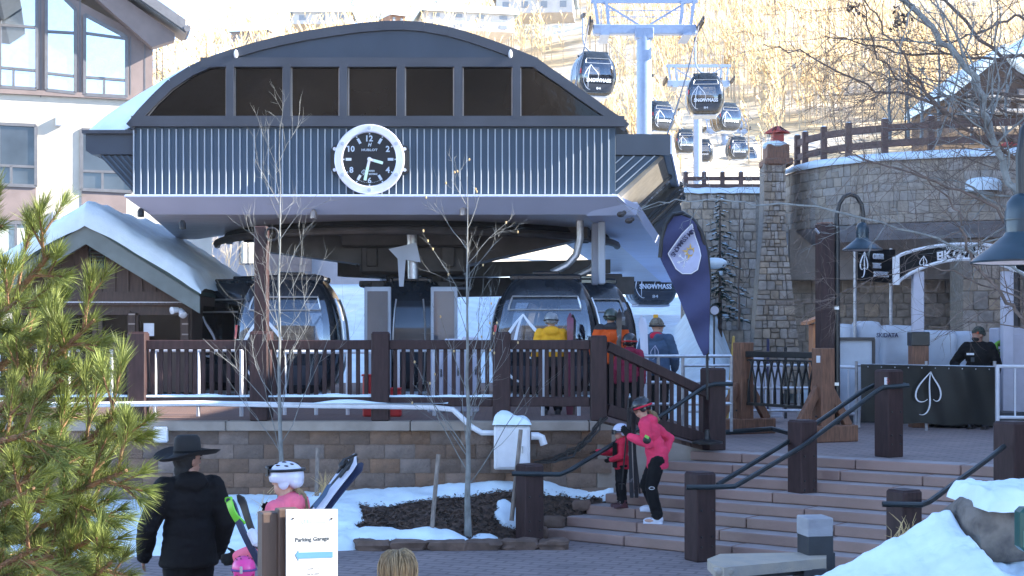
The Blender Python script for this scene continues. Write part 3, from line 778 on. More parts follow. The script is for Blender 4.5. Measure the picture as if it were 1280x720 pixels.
def make_cabin(name, label, detail=True, lettering=True):
    g = thing(name, label, 'gondola')
    b = MB(); nu = 40
    zs = [i / 16 * 2.08 for i in range(17)]
    for z in zs:
        a, b_ = ab(z)
        for j in range(nu):
            th = 2 * math.pi * j / nu; c, s_ = math.cos(th), math.sin(th); k = (abs(c) ** NE + abs(s_) ** NE) ** (-1 / NE)
            b.v.append(Vector((c * k * a, s_ * k * b_, z)))
    for i in range(len(zs) - 1):
        for j in range(nu):
            q = i * nu + j; zc = (zs[i] + zs[i + 1]) / 2; a_, b__ = ab(zc); pm = (b.v[q] + b.v[i * nu + (j + 1) % nu]) / 2
            if .84 < zc < 1.64 and (abs(pm.y) > .93 * b__ and abs(pm.x) < .80 * a_): continue
            b.f.append((q, i * nu + (j + 1) % nu, (i + 1) * nu + (j + 1) % nu, q + nu))
    b.f.append(tuple(range(nu))[::-1]); b.f.append(tuple((len(zs) - 1) * nu + j for j in range(nu)))
    obj('shell', b, m_cab, g, smooth=50)
    for f_ in ('f', 'b'):
        wn_ = obj('window', patch(f_, -.84, .84, .78, 1.70, .012), m_cabv, g, smooth=180)
        if detail: obj('window_trim', rim(f_, -.72, .72, 1.52, 1.76, .025, .016), m_cabtrim, wn_)
        obj('seat', MB().box((0, (-.62 if f_ == 'f' else .62), .62), (1.5, .34, .10), bev=.03).box((0, (-.80 if f_ == 'f' else .80), .80), (1.5, .08, .34), bev=.03), m_cab, g)
        obj('lower_panel', patch(f_, -.78, .78, .16, .52, .012), m_slate2, g, smooth=180)
        if lettering:
            c_ = surf(f_, 0, .68, .02); sg = -1 if f_ == 'f' else 1
            text('lettering', 'SNOWMASS', 1.25, .19, c_, Vector((-sg, 0, 0)), Vector((0, 0, 1)), m_emb, g, ext=.008, bold=.03)
    for f_ in ('r', 'l'):
        for t0, t1 in ((-.86, -.42), (-.36, .36), (.42, .86)): obj('window', patch(f_, t0, t1, .55, 1.72, .012, 5, 8), m_cabw, g, smooth=180)
        if detail:
            for t in (-.39, .39): obj('door_post', MB().tube([surf(f_, t, .15 + i * .2, .02) for i in range(9)], .02, 5), m_cabtrim, g)
            obj('reflector', patch(f_, .88, .93, 1.0, 1.25, .02, 2, 4), m_red, g)
    # roof carrier, bumper, ski tubes
    obj('roof_frame', MB().box((0, 0, 2.13), (1.22, .9, .10), bev=.03).box((0, -.48, 2.11), (1.30, .10, .12), bev=.03).box((0, .48, 2.11), (1.30, .10, .12), bev=.03).box((0, 0, 2.20), (.5, .5, .08), bev=.02), m_cab, g)
    obj('bumper', MB().box((0, 0, -.03), (1.28, 1.30, .10), bev=.04), m_pole, g)
    # leaf decal strokes on the front
    for f_, sg in (('f', 1), ('b', -1)):
        b = MB()
        def stroke(pts, w_):
            o = len(b.v); w_ *= .55 if lettering else 1
            for i, (t, z) in enumerate(pts):
                (t0, z0), (t1, z1) = pts[max(0, i - 1)], pts[min(len(pts) - 1, i + 1)]; d = Vector((t1 - t0, z1 - z0)).normalized() * w_ * (.35 + .65 * math.sin(math.pi * (i + .6) / (len(pts) + .2)))
                b.v += [surf(f_, t - d.y, z + d.x, .035), surf(f_, t + d.y, z - d.x, .035)]
            for i in range(len(pts) - 1): q = o + i * 2; b.f.append((q, q + 1, q + 3, q + 2))
        def bz(p0, p1, p2, p3): return [tuple((1 - t) ** 3 * a + 3 * t * (1 - t) ** 2 * b2 + 3 * t * t * (1 - t) * c2 + t ** 3 * d for a, b2, c2, d in zip(p0, p1, p2, p3)) for t in [i / 12 for i in range(13)]]
        stroke(bz((-.42, 1.44), (-.62, 1.2), (-.80, .9), (-.80, .62)), .03); stroke(bz((-.80, .62), (-.78, .35), (-.62, .2), (-.5, .25)), .028)
        stroke(bz((-.42, 1.44), (-.56, 1.1), (-.55, .7), (-.62, .3)), .03); stroke(bz((-.42, 1.44), (-.25, 1.2), (-.05, 1.1), (-.02, .88)), .03)
        stroke(bz((-.02, .88), (-.02, .72), (-.2, .62), (-.32, .68)), .026)
        obj('leaf_decal', b, m_emb, g, smooth=0)
    return g
def hanger(g, m, hgt=1.75, lean=.45):
    pts = [Vector((0, 0, 2.2)), Vector((-.22, 0, 2.32)), Vector((-.42, 0, 2.55)), Vector((-.50, 0, 2.9)), Vector((-.50, 0, 2.2 + hgt))]
    h = obj('hanger', MB().tube(pts, .05, 8), m, g)
    obj('grip', MB().box((-.5, 0, 2.2 + hgt + .06), (.14, .55, .22), bev=.03).tube([(-.5, -.35, 2.3 + hgt), (-.5, .35, 2.3 + hgt)], .05, 6), m_steel, h)
    return g
cabD = make_cabin('gondola_cabin', 'black gondola cabin with white leaf decal docked at the left of the station platform', True, False)
cabD.location = (V(366, 400, 27.0).x, 27.0, .62)
GD = 'black gondola cabins docked in the station'
cabD['group'] = GD
def jarm(g, m):
    h = obj('hanger', MB().tube([(-.95, 0, 3.45), (-.95, 0, 2.75), (-.90, 0, 2.5), (-.72, 0, 2.32), (-.3, 0, 2.22)], .085, 10), m, g)
    obj('grip', MB().box((-1.0, 0, 3.3), (.2, .7, .3), bev=.04).box((-1.12, -.1, 2.95), (.10, .2, .5), bev=.02), m_steel, h)
    obj('cable', MB().tube([(-1.15, -.1, 3.1), (-1.22, -.1, 2.5), (-1.0, -.2, 2.26), (-.6, -.2, 2.2)], .018, 5), m_rubber, h)
jarm(cabD, m_steel)
cabs = [(cabD, None)]
cd = dup_tree(cabD, (V(312, 400, 28.5).x, 28.6, .62), R(-28), label='gondola cabin whose glazed side shows between the hut and the nearest docked cabin')
cd2 = dup_tree(cabD, (V(280, 400, 30).x, 30.4, .62), R(-42), label='gondola cabin parked farthest round the loop behind the brown hut corner')
cr_ = dup_tree(cabD, (V(683, 400, 26.6).x, 26.6, .62), R(-3), label='black gondola cabin behind the skier in the yellow jacket', skip=('hanger',))
jr = obj('hanger', MB().tube([cr_.location + Vector(p) for p in ((.62, 0, 3.4), (.62, 0, 2.85), (.55, 0, 2.55), (.38, 0, 2.36), (.1, 0, 2.22))], .07, 10), m_silver, cr_)
cr2 = dup_tree(cabD, (V(722, 400, 28.2).x, 28.3, .62), R(14), label='gondola cabin half hidden behind the one by the yellow jacket', skip=('hanger',))
jr2 = obj('hanger', MB().tube([cr2.location + Vector(p) for p in ((.48, 0, 3.4), (.48, 0, 2.85), (.42, 0, 2.55), (.25, 0, 2.36), (-.05, 0, 2.22))], .07, 10), m_silver, cr2)
# cabin at the centre, seen end-on with both doors folded open
cm = dup_tree(cabD, (V(516, 400, 28.0).x, 28.0, .62), R(90), label='gondola cabin in the middle of the station with its grey doors open', skip=('hanger', 'leaf_decal'))
cm.scale = (1.0, .78, 1.0)
MG = Vector((V(516, 400, 27.4).x, 26.9, 0))
cm['spun'] = 1
for s_ in (-1, 1):
    dx = MG.x + s_ * .62
    d_ = obj('door', MB().box((dx, MG.y, 1.62), (.50, .05, 1.95), bev=.015), m_pole, cm); d_['spun'] = 1
    obj('door_glass', MB().box((dx, MG.y - .03, 1.95), (.38, .02, 1.12)), m_cabv, d_)
obj('hanger', MB().tube([(MG.x, MG.y + .2, 3.75), (MG.x + .02, MG.y + .2, 2.75)], .10, 10), m_silver, cm)
obj('hanger_plate', MB().prism([(MG.x - .42, MG.y, 3.3), (MG.x + .1, MG.y, 3.42), (MG.x + .18, MG.y, 3.05), (MG.x - .1, MG.y, 3.1), (MG.x - .14, MG.y, 2.6), (MG.x - .22, MG.y, 2.6), (MG.x - .25, MG.y, 3.12)], (0, .04, 0)), m_pole, cm)
for o in (cd, cd2, cr_, cr2, cm): o['group'] = GD
# low-hanging cabin just beyond the terminal, with its lettering in view
m_hang = mat('pale blue painted steel', (.24, .32, .47), .4, var=.05)
hc = make_cabin('hanging_cabin', 'black gondola cabin with white lettering hanging low under the rear of the station', True, True)
hanger(hc, m_hang); hc['group'] = 'gondola cabins hanging from the cable'
text('number', '84', .22, .12, surf('f', 0, .30, .03), (1, 0, 0), (0, 0, 1), m_emb, hc, ext=.008)
ks = 56.0
hc.location = V(813, 381, ks); hc.rotation_euler = (0, 0, R(6))
GH = 'gondola cabins hanging from the cable'
spots = [(741, 122, 71, 14, 'largest gondola cabin in the air, hanging at the near tower beside the arched roof'),
         (881, 145, 76, -4, 'gondola cabin hanging right of the near tower in front of the second tower'),
         (822, 165, 104, 24, 'gondola cabin half hidden by the column of the near tower'),
         (907, 164.5, 112, 18, 'gondola cabin hanging just behind and below the second tower arm'),
         (855, 192, 132, 8, 'small gondola cabin hanging left of the second tower column'),
         (879, 203, 140, -14, 'tiny gondola cabin partly behind the second tower column'),
         (921, 200, 137, 6, 'small gondola cabin hanging above the brown fence by the third tower'),
         (932, 211, 146, 12, 'farthest gondola cabin, lowest above the fence by the stone pillar')]
for px, py, Y, rz, lab in spots:
    dup_tree(hc, V(px, py, Y), R(rz), 1.0, lab, skip=('number',) if Y > 90 else ())

# ------------------------------------------------------------------ lift towers and ropes
def tower(px, arm_y, x0, x1, Y, zb, w_, label):
    c = V(px, arm_y, Y); t = thing('lift_tower', label, 'lift tower', (c.x, Y, zb), 'gondola lift towers')
    obj('column', MB().tube([(c.x, Y, zb), (c.x, Y, c.z - .05)], [w_ * .52, w_ * .48], 14), m_hang, t)
    L, R_ = X_(x0, Y), X_(x1, Y); k = (R_ - L) / 5.8; h = .55 * k
    obj('cross_arm', MB().box(((L + R_) / 2, Y, c.z + h * .2), (R_ - L, .6 * k, h), bev=.05).box((c.x, Y, c.z - .1), (w_ * 1.2, .8 * k, h * 1.1), bev=.04), m_hang, t)
    up = 1.75 * k
    b = MB()
    for s_, x in ((-1, L), (1, R_)):
        for dx in (.35, 1.0):
            b.bar((x - s_ * dx * k * .9, Y, c.z + h * .4), (x - s_ * (dx - .25) * k, Y, c.z + up), .16 * k, .2 * k, up=(0, 1, 0))
        b.bar((c.x, Y, c.z + h * .4), (x - s_ * .4 * k, Y, c.z + up), .10 * k, .10 * k, up=(0, 1, 0))
    b.bar((L - .1 * k, Y, c.z + up), (R_ + .1 * k, Y, c.z + up), .28 * k, .18 * k, up=(0, 1, 0))
    b.bar((L + .8 * k, Y - .5 * k, c.z + up * .62), (R_ - .8 * k, Y - .5 * k, c.z + up * .62), .05 * k, .05 * k, up=(0, 1, 0))
    b.bar((L + .8 * k, Y - .5 * k, c.z + up * .42), (R_ - .8 * k, Y - .5 * k, c.z + up * .42), .05 * k, .05 * k, up=(0, 1, 0))
    obj('lifting_frame', b, m_hang, t)
    for s_, x in ((-1, L), (1, R_)):
        o = obj('sheave_train', MB().box((x + s_ * .12 * k, Y, c.z + .25 * k), (.16 * k, 3.4 * k, .16 * k), bev=.03), m_steel, t)
        for i in range(-4, 5): obj('sheave', MB().lathe([(.001, -.05 * k), (.21 * k, -.05 * k), (.21 * k, .05 * k), (.001, .05 * k)], (x + s_ * .22 * k, Y + i * .36 * k, c.z + .36 * k), Matrix(((0, 0, 1), (0, 1, 0), (-1, 0, 0))), 12), m_rubber, o)
        obj('catwalk', MB().box((x - s_ * .62 * k, Y, c.z - .38 * k), (.5 * k, 2.4 * k, .06), bev=.0).box((x - s_ * .62 * k, Y - 1.1 * k, c.z - .1), (.45 * k, .06, .5 * k)).box((x - s_ * .4 * k, Y - 1.1 * k, c.z + .5), (.05, .05, 1.4 * k)).box((x - s_ * .85 * k, Y - 1.1 * k, c.z + .5), (.05, .05, 1.4 * k)), m_hang, t)
    return (Vector((L - .2 * k, Y, c.z + .55 * k)), Vector((R_ + .2 * k, Y, c.z + .55 * k)))
r1 = tower(805, 40, 741, 870, 75, 2, .80, 'nearest pale blue lift tower rising behind the arched roof')
r2 = tower(872, 106, 834, 912, 125, 8, .75, 'second lift tower, a pale blue column left of the fence')
r3 = tower(906, 165, 882, 934, 152, 12, .70, 'third and smallest lift tower, by the stone pillar')
m_rope = mat('steel rope', (.16, .15, .15), .5, metal=.3)
for i, (start, lab) in enumerate(((Vector((.9, 34, 5.9)), 'haul rope on the uphill side, from station roof to the left tower sheaves'), (Vector((3.9, 40, 6.2)), 'haul rope on the return side passing over the outer tower sheaves'))):
    pts = [start]
    for a, c in ((start, r1[i]), (r1[i], r2[i]), (r2[i], r3[i]), (r3[i], r3[i] + Vector((.6, 130, 44)))):
        for k in range(1, 9):
            t = k / 8; p = a.lerp(c, t); p.z -= (c - a).length * .012 * 4 * t * (1 - t); pts.append(p)
    tag(obj('haul_rope', MB().tube(pts, .032, 5), m_rope, loc=start), lab, 'rope', 'lift ropes')
# ------------------------------------------------------------------ lodge on the left, condo behind, hut, house on the hill
m_stucco = mat('cream stucco', (.62, .56, .46), .85, var=.05, scale=3, bump=.15, bscale=60)
m_taupe = mat('taupe panel siding', (.22, .17, .155), .6, var=.1, scale=2)
m_winfr = mat('grey window frame', (.13, .13, .14), .45, var=.1)
m_eave = mat('grey metal eave', (.13, .14, .145), .5, var=.1)
m_curt = mat('curtain behind glass', (.50, .53, .46), .5, var=.2, scale=9, stretch=(6, 1, .3))
class Plane:
    """vertical wall plane seen from the camera: pixel -> point on it"""
    def __init__(s, px, Y, ang): s.o = V(px, HZ, Y); s.o.z = 0; s.d = Vector((math.cos(R(ang)), math.sin(R(ang)), 0)); s.n = Vector((s.d.y, -s.d.x, 0))
    def p(s, px, py, out=0.0):
        kx = (px - 640) / F; t = (kx * s.o.y - s.o.x) / (s.d.x - kx * s.d.y); q = s.o + s.d * t
        return Vector((q.x, q.y, CH - (py - HZ) * q.y / F)) + s.n * out
def poly_on(pl, pts, out, th): return MB().prism([pl.p(a, c, out) for a, c in pts], pl.n * -th)
def outline(pl, pts, out, w, h):
    b = MB(); q = [pl.p(a, c, out) for a, c in pts]
    for i in range(len(q)): b.bar(q[i], q[(i + 1) % len(q)], h, w, up=pl.n)
    return b
def window(pl, pts, par, bars=(), m=m_glass, w=.09, out=.0, name='window'):
    f = obj(name, outline(pl, pts, out + .03, .10, w), m_winfr, par)
    obj('pane', poly_on(pl, pts, out + .012, .02), m, f)
    for a, c in bars: obj('mullion', MB().bar(pl.p(*a, out + .034), pl.p(*c, out + .034), w * .8, .08, up=pl.n), m_winfr, f)
    return f
LP = Plane(100, 42, 17)
LG = thing('lodge', 'cream stucco lodge with taupe gable and big sky reflecting windows', 'building', LP.p(100, 520))
obj('wall', poly_on(LP, [(-120, 100), (-120, 470), (265, 470), (265, 150), (188, 122), (100, 112)], .0, 10), m_stucco, LG)
obj('gable_wall', poly_on(LP, [(-120, -200), (-120, 111), (0, 113), (191, 124), (191, 57), (150, 30), (80, -8), (-40, -80)], .05, 9.5), m_taupe, LG)
for x in (-60, 51, 100, 163, 181): obj('panel_joint', MB().bar(LP.p(x, 122, .056), LP.p(x, 46 if x > 160 else -40, .056), .03, .012, up=LP.n), m_winfr, LG)
obj('band', MB().bar(LP.p(-120, 108, .07), LP.p(191, 124, .07), .10, .14, up=(0, 0, 1)), m_taupe, LG)
big = [([(-70, -120), (-70, 102), (-8, 107), (-8, -70)], [((-70, 33), (-8, 33)), ((-70, 82), (-8, 86))]),
       ([(0, -60), (0, 109), (46, 112), (46, -26)], [((0, 32), (46, 35)), ((0, 85), (46, 89)), ((17, 86), (17, 110))]),
       ([(58, -24), (58, 113), (94, 117), (94, 12)], [((58, 40), (94, 42)), ((58, 92), (94, 96))]),
       ([(106, 19), (106, 119), (158, 122), (158, 47)], [((106, 42), (158, 49)), ((106, 97), (158, 101)), ((130, 99), (130, 120))])]
for pts, bars in big: window(LP, pts, LG, bars, out=.05)
window(LP, [(-60, 153), (-60, 230), (-12, 232), (-12, 154)], LG, [((-60, 205), (-12, 206))])
m_glass2 = mat('dim reflecting glass', (.07, .075, .08), .05, metal=.5, var=.5, scale=.5, bump=.1, bscale=.6)
window(LP, [(-2, 155), (-2, 231), (45, 233), (45, 157)], LG, [((-2, 207), (45, 209)), ((14, 207), (14, 232))], m=m_glass2)
window(LP, [(102, 162), (102, 237), (165, 240), (165, 166)], LG, [((102, 214), (165, 216)), ((128, 215), (128, 239))], m=m_glass2)
for pts in ([(-2, 233), (-2, 275), (45, 276), (45, 235)], [(102, 239), (102, 269), (158, 271), (158, 242)]): obj('spandrel', poly_on(LP, pts, .03, .04), m_taupe, LG)
window(LP, [(-4, 278), (-4, 352), (43, 352), (43, 279)], LG, [((20, 278), (20, 352))], m=m_curt)
window(LP, [(-70, 278), (-70, 352), (-16, 352), (-16, 279)], LG, [], m=m_curt)
for (x, y) in ((74, 152), (70, 270)): obj('wall_lamp', MB().box(LP.p(x, y, .1), (.22, .2, .28), RZ(17), bev=.03), m_white, LG)
# sloping eave: slab following the gable
a0, a1 = LP.p(229, 49, .9), LP.p(40, -83, .9)
b = MB()
for (o_, dz, th, m_) in ((0, 0, .34, m_eave),):
    d = (a1 - a0)
    b.prism([a0, a0 + d, a0 + d + Vector((0, 0, .30)), a0 + Vector((0, 0, .30))], LP.n * -1.3)
obj('roof', b, m_eave, LG)
obj('roof', MB().prism([a0 + d * .21, a1, a1 + Vector((0, 0, .28)), a0 + d * .21 + Vector((0, 0, .28))], LP.n * -10), m_eave, LG)
b = MB().prism([a0 + LP.n * .06 + Vector((0, 0, .05)), a1 + LP.n * .06 + Vector((0, 0, .05)), a1 + LP.n * .06 + Vector((0, 0, .38)), a0 + LP.n * .06 + Vector((0, 0, .38))], LP.n * -.10)
obj('fascia', b, m_winfr, LG)
obj('soffit_board', MB().prism([LP.p(189, 63, .5), LP.p(217, 54, .5), LP.p(217, 46, .5), LP.p(60, -64, .5), LP.p(60, -50, .5)], LP.n * -.5), m_taupe, LG)
obj('gutter', MB().tube([a0 + Vector((.05, 0, .12)) + LP.n * .1, a0 + Vector((.05, 0, .12)) - LP.n * 1.2], .10, 8), m_winfr, LG)
b = MB().prism([LP.p(-60, 18, 3.6), LP.p(6, 26, 3.6), LP.p(27, 12, 3.6), LP.p(27, 7, 3.6), LP.p(0, -8, 3.6), LP.p(-60, -45, 3.6)], LP.n * -3.4); obj('lower_roof', b, m_eave, LG)
obj('vent_stack', MB().box(LP.p(209, 24, -1.0), (.5, .5, .5)).box(LP.p(209, 19.5, -1.0), (.7, .6, .06)), m_eave, LG)

# pale condo block behind the station
m_lilac = mat('pale lilac stucco', (.44, .41, .42), .85, var=.06, scale=1)
CPn = Plane(440, 62, 4)
CB = thing('condo_block', 'pale lilac apartment block seen through the open space under the station', 'building', CPn.p(440, 400))
obj('wall', poly_on(CPn, [(180, 180), (180, 420), (503, 420), (503, 180)], 0, 9), m_lilac, CB)
for x0_, x1_, y0_, y1_ in ((346, 364, 318, 346), (372, 386, 318, 346), (346, 364, 277, 305), (372, 386, 277, 305), (476, 490, 346, 372), (300, 320, 300, 330)):
    window(CPn, [(x0_, y0_), (x0_, y1_), (x1_, y1_), (x1_, y0_)], CB, [(((x0_ + x1_) / 2, y0_), ((x0_ + x1_) / 2, y1_))], w=.07)
for y in (312, 353):
    s_ = obj('balcony', MB().bar(CPn.p(332, y, .7), CPn.p(391, y, .7), .22, 1.4), m_taupe, CB)
    obj('balcony_rail', MB().bar(CPn.p(332, y - 11, 1.35), CPn.p(391, y - 11, 1.35), .05, .05), m_winfr, s_)
    for i in range(13):
        x = 332 + i * 4.9; obj('rail_bar', MB().bar(CPn.p(x, y - 1, 1.35), CPn.p(x, y - 11, 1.35), .035, .035), m_winfr, s_)
obj('pilaster', MB().bar(CPn.p(368, 380, .2), CPn.p(368, 262, .2), .5, .4, up=CPn.n), m_lilac, CB)

# brown hut with snowy gable roof
HY = 27.0
m_hutroof = mat('green drip edge', (.02, .05, .045), .4); m_bargeb = mat('grey green barge board', (.17, .20, .19), .6, var=.12, scale=3)
HT = thing('ticket_hut', 'dark brown board and batten hut with thick snow on its gable roof', 'hut', (V(118, 400, HY).x, HY + 2, ZD))
def H(px, py, d=0.0): return V(px, py, HY) + Vector((0, d, 0))
ap, el, er = H(116, 291), H(-3, 366), H(256, 379)
obj('wall', MB().prism([H(20, 490), H(240, 490), H(240, 366), H(117, 281), H(20, 342)], (0, 5, 0)), m_darkwood, HT)
for x in (40, 57, 74, 91.5, 109, 126.5, 143.5, 160, 177, 194, 211): 
    yt = 281 + abs(x - 117) * .69 + 6; obj('batten', MB().bar(H(x, 366, -.012), H(x, yt, -.012), .04, .035, up=(0, 1, 0)), m_darkwood, HT)
obj('trim_board', MB().bar(H(18, 372, -.02), H(240, 372, -.02), .22, .05, up=(0, 1, 0)).bar(H(18, 380, -.04), H(240, 380, -.04), .05, .07, up=(0, 1, 0)), m_darkwood, HT)
obj('snow_line', MB().bar(H(18, 378, -.05), H(236, 378.5, -.05), .03, .05, up=(0, 1, 0)), m_white, HT)
for a, c in ((20, 119), (126, 163), (171, 229)):
    f_ = obj('window', MB().bar(H(a, 391, -.02), H(c, 391, -.02), .08, .06, up=(0, 1, 0)).bar(H(a, 391, -.02), H(a, 440, -.02), .08, .06, up=(0, 1, 0)).bar(H(c, 391, -.02), H(c, 440, -.02), .08, .06, up=(0, 1, 0)), m_darkwood, HT)
    obj('pane', MB().prism([H(a, 392, -.005), H(c, 392, -.005), H(c, 440, -.005), H(a, 440, -.005)], (0, .02, 0)), m_glassd, f_)
obj('notice', MB().prism([H(180, 404, -.03), H(193, 404, -.03), H(193, 420, -.03), H(180, 420, -.03)], (0, .01, 0)), m_white, HT)
for px in (166.5, 233): 
    obj('pilaster', MB().bar(H(px, 440, -.05), H(px, 392, -.05), .12, .10, up=(0, 1, 0)), m_darkwood, HT)
    for y in (393, 405, 418): obj('bracket', MB().bar(H(px - 4, y, -.1), H(px + 4, y, -.1), .025, .03, up=(0, 1, 0)), m_bead, HT)
v_ = obj('gable_vent', MB().box(H(122.5, 318, -.03), (.30, .08, .56), bev=.02), m_hutroof, HT)
for i in range(6): obj('slat', MB().box(H(122.5, 306 + i * 4.4, -.08), (.24, .03, .035), Matrix.Rotation(.5, 3, 'X')), m_rubber, v_)
for c_ in (el, er):
    obj('barge_board', MB().prism([ap + Vector((0, -.45, .12)), c_ + Vector((0, -.45, .12)), c_ + Vector((0, -.45, -.2)), ap + Vector((0, -.45, -.24))], (0, .08, 0)), m_bargeb, HT)
    obj('drip_edge', MB().prism([ap + Vector((0, -.5, .20)), c_ + Vector((0, -.5, .20)), c_ + Vector((0, -.5, .13)), ap + Vector((0, -.5, .13))], (0, 6, 0)), m_hutroof, HT)
    obj('roof', MB().prism([ap + Vector((0, -.38, .12)), c_ + Vector((0, -.38, .12)), c_ + Vector((0, -.38, -.05)), ap + Vector((0, -.38, -.05))], (0, 5.9, 0)), m_darkwood, HT)
def hutsnow(u, v):
    # u across the gable, v from front edge going back
    t = u * 2 - 1; c_ = el if t < 0 else er; k = abs(t) ** 1.0
    base = ap.lerp(c_ + (c_ - ap) * .02, k); soft = .17 * math.exp(-(k * 5) ** 2)
    th = .48 * (1 - .30 * k) * (1 - max(0, k - .90) * 7.5)
    if v < .16: q = v / .16; th *= q ** .45; d = -.52 + .16 * q ** 1.6
    else: d = -.36 + (v - .16) / .84 * 5.6
    x = base.x; nn = noise.noise(Vector((x * 1.5, d * 1.4, 0))) * .07 + noise.noise(Vector((x * 5, d * 4, 0))) * (.035 if t > .35 else .012)
    return (x, HY + d, base.z + .19 - soft * .6 + th + nn * (1 if v > .1 else .3))
obj('roof_snow', MB().grid(hutsnow, 90, 34), m_snow, HT, smooth=180)
fl = obj('flood_light', MB().lathe([(.001, .12), (.07, .10), (.05, -.08), (.001, -.1)], H(231, 391, -.25), frame((.5, -.7, -.5)), 12).lathe([(.001, .1), (.07, .08), (.05, -.06), (.001, -.08)], H(223, 388, -.25), frame((-.6, -.7, -.1)), 12).tube([H(233, 398, -.02), H(228, 394, -.2)], .03, 6), m_white, HT)
# tall timber lamp post behind the deck railing
LPX = V(327, 283, 20.6); t = thing('timber_post', 'tall square brown timber post rising behind the deck railing', 'post', (LPX.x, 20.6, ZD))
obj('post', MB().box((LPX.x, 20.6, (ZD + LPX.z) / 2), (.19, .19, LPX.z - ZD), bev=.015), m_brown, t)
obj('sleeve', MB().box((LPX.x, 20.6, 1.1), (.30, .28, 1.25), bev=.02), m_brown, t)
obj('bracket_ring', MB().tube([Vector((LPX.x + .16 + .09 * math.cos(R(a)), 20.5, LPX.z - .12 + .09 * math.sin(R(a)))) for a in range(0, 361, 30)], .018, 6), m_rubber, t)

# house and cabins on the hill
def house(px, py, Y, w, h, d, label, mw, roofh, rz=0, group='houses on the hillside', bands=2):
    c = V(px, py + 4, Y); g = thing('hill_house', label, 'house', c, group); mz = RZ(rz)
    w3 = lambda x, y, z: c + mz @ Vector((x, y, z))
    obj('wall', MB().box(w3(0, d / 2, h / 2), (w, d, h), mz), mw, g)
    b = MB(); o = [w3(-w * .55, -.6, h), w3(w * .55, -.6, h), w3(w * .55, d + .6, h), w3(-w * .55, d + .6, h), w3(-w * .55, d / 2, h + roofh), w3(w * .55, d / 2, h + roofh)]
    b.add(o + [p + Vector((0, 0, -.25)) for p in o[:4]], [(0, 1, 5, 4), (2, 3, 4, 5), (3, 0, 4), (1, 2, 5), (0, 6, 7, 1), (1, 7, 8, 2), (2, 8, 9, 3), (3, 9, 6, 0)])
    obj('roof', b, m_snow, g)
    nw = max(2, int(w / 3))
    for r_ in range(bands):
        for i in range(nw):
            x = -w / 2 + (i + .5) * w / nw; z = h * (r_ + .5) / bands
            obj('window', MB().box(w3(x, -.02, z), (w / nw * .34, .12, h / bands * .38), mz), m_hwin, g)
    return g
m_hwin = mat('pale house window', (.22, .24, .27), .3, var=.1); m_hw = mat('pale house wall', (.55, .52, .50), .8, var=.08, scale=1); m_ho = mat('orange cedar wall', (.30, .16, .09), .8, var=.1, scale=1)
house(587, 34, 205, 13, 2.7, 8, 'long pale house on the hillside above the station arch', m_hw, 1.8, 12)
house(668, 12, 225, 12, 2.6, 8, 'low snow roofed house near the top edge, right of the long pale house', m_hw, 1.2, -5, bands=1)
house(497, 28, 190, 2.2, 1.5, 3, 'tiny orange cedar cabin on the slope above the crown of the arch', m_ho, 1.0, 30, bands=1)
house(312, 52, 215, 6, 2.2, 5, 'small dark cabin among golden trees above the roof snow', m_taupe, 1.6, -15, bands=1)
house(402, 26, 225, 9, 2, 6, 'distant white roofed cabin high on the ridge', m_hw, 1.4, 0, bands=1)
# mountain condos at the upper right
def condo(px, py, Y, w, h, label):
    c = V(px, py, Y); g = thing('mountain_condo', label, 'building', c, 'condos above the fence')
    obj('wall', MB().prism([c + Vector(p) for p in ((-w / 2, 0, 0), (w / 2, 0, 0), (w / 2, 0, h * .55), (0, 0, h), (-w / 2, 0, h * .55))], (0, 9, 0)), m_darkwood, g)
    for s_ in (-1, 1):
        o = [c + Vector(p) for p in ((0, -.8, h + .05), (s_ * w * .58, -.8, h * .47), (s_ * w * .58, -.8, h * .47 + .45), (0, -.8, h + .6))]
        obj('roof_snow', MB().prism(o, (0, 10, 0)), m_snow, g)
    for r_ in range(3):
        for i in range(3):
            p = c + Vector((-w * .3 + i * w * .3, -.06, h * .1 + r_ * h * .2)); f_ = obj('window', MB().box(p, (w * .2, .14, h * .13)), m_winfr, g); obj('pane', MB().box(p + Vector((0, -.04, 0)), (w * .17, .10, h * .10)), m_glass, f_)
        obj('balcony', MB().box(c + Vector((0, -.7, h * .02 + r_ * h * .2)), (w * .9, 1.3, .12)), m_hw, g)
condo(1250, 162, 78, 4.6, 3.9, 'snow roofed timber condo peeking between branches above the fence')
condo(1304, 165, 84, 5.6, 5.6, 'taller dark timber condo at the upper right edge behind the bare tree')

# unseen blocks added right of the frame, shaped to keep the plaza in shade
NB = thing('plaza_shade_block', 'unseen tall tan block added beyond the plaza to shade it', 'building', (19, 30, ZL))
BX, BY0, BY1, BH = 16.5, 7.6, 31.0, 11.7
obj('wall', MB().box((BX + 5, (BY0 + BY1) / 2, BH / 2 - .8), (10, BY1 - BY0, BH + .6)), m_taupe, NB)  # main body of the added shade block
obj('wall', MB().box((25, 40.8, 9.5), (10, 19.0, 22)), m_taupe, NB); obj('wall', MB().box((29.5, 57.0, 13), (10, 13.2, 30)), m_taupe, NB)  # two taller bodies of the added shade block
obj('roof', MB().box((BX + 5, (BY0 + BY1) / 2, BH - .35), (11, BY1 - BY0 + .4, .3)), m_eave, NB)  # top slab of the added shade block

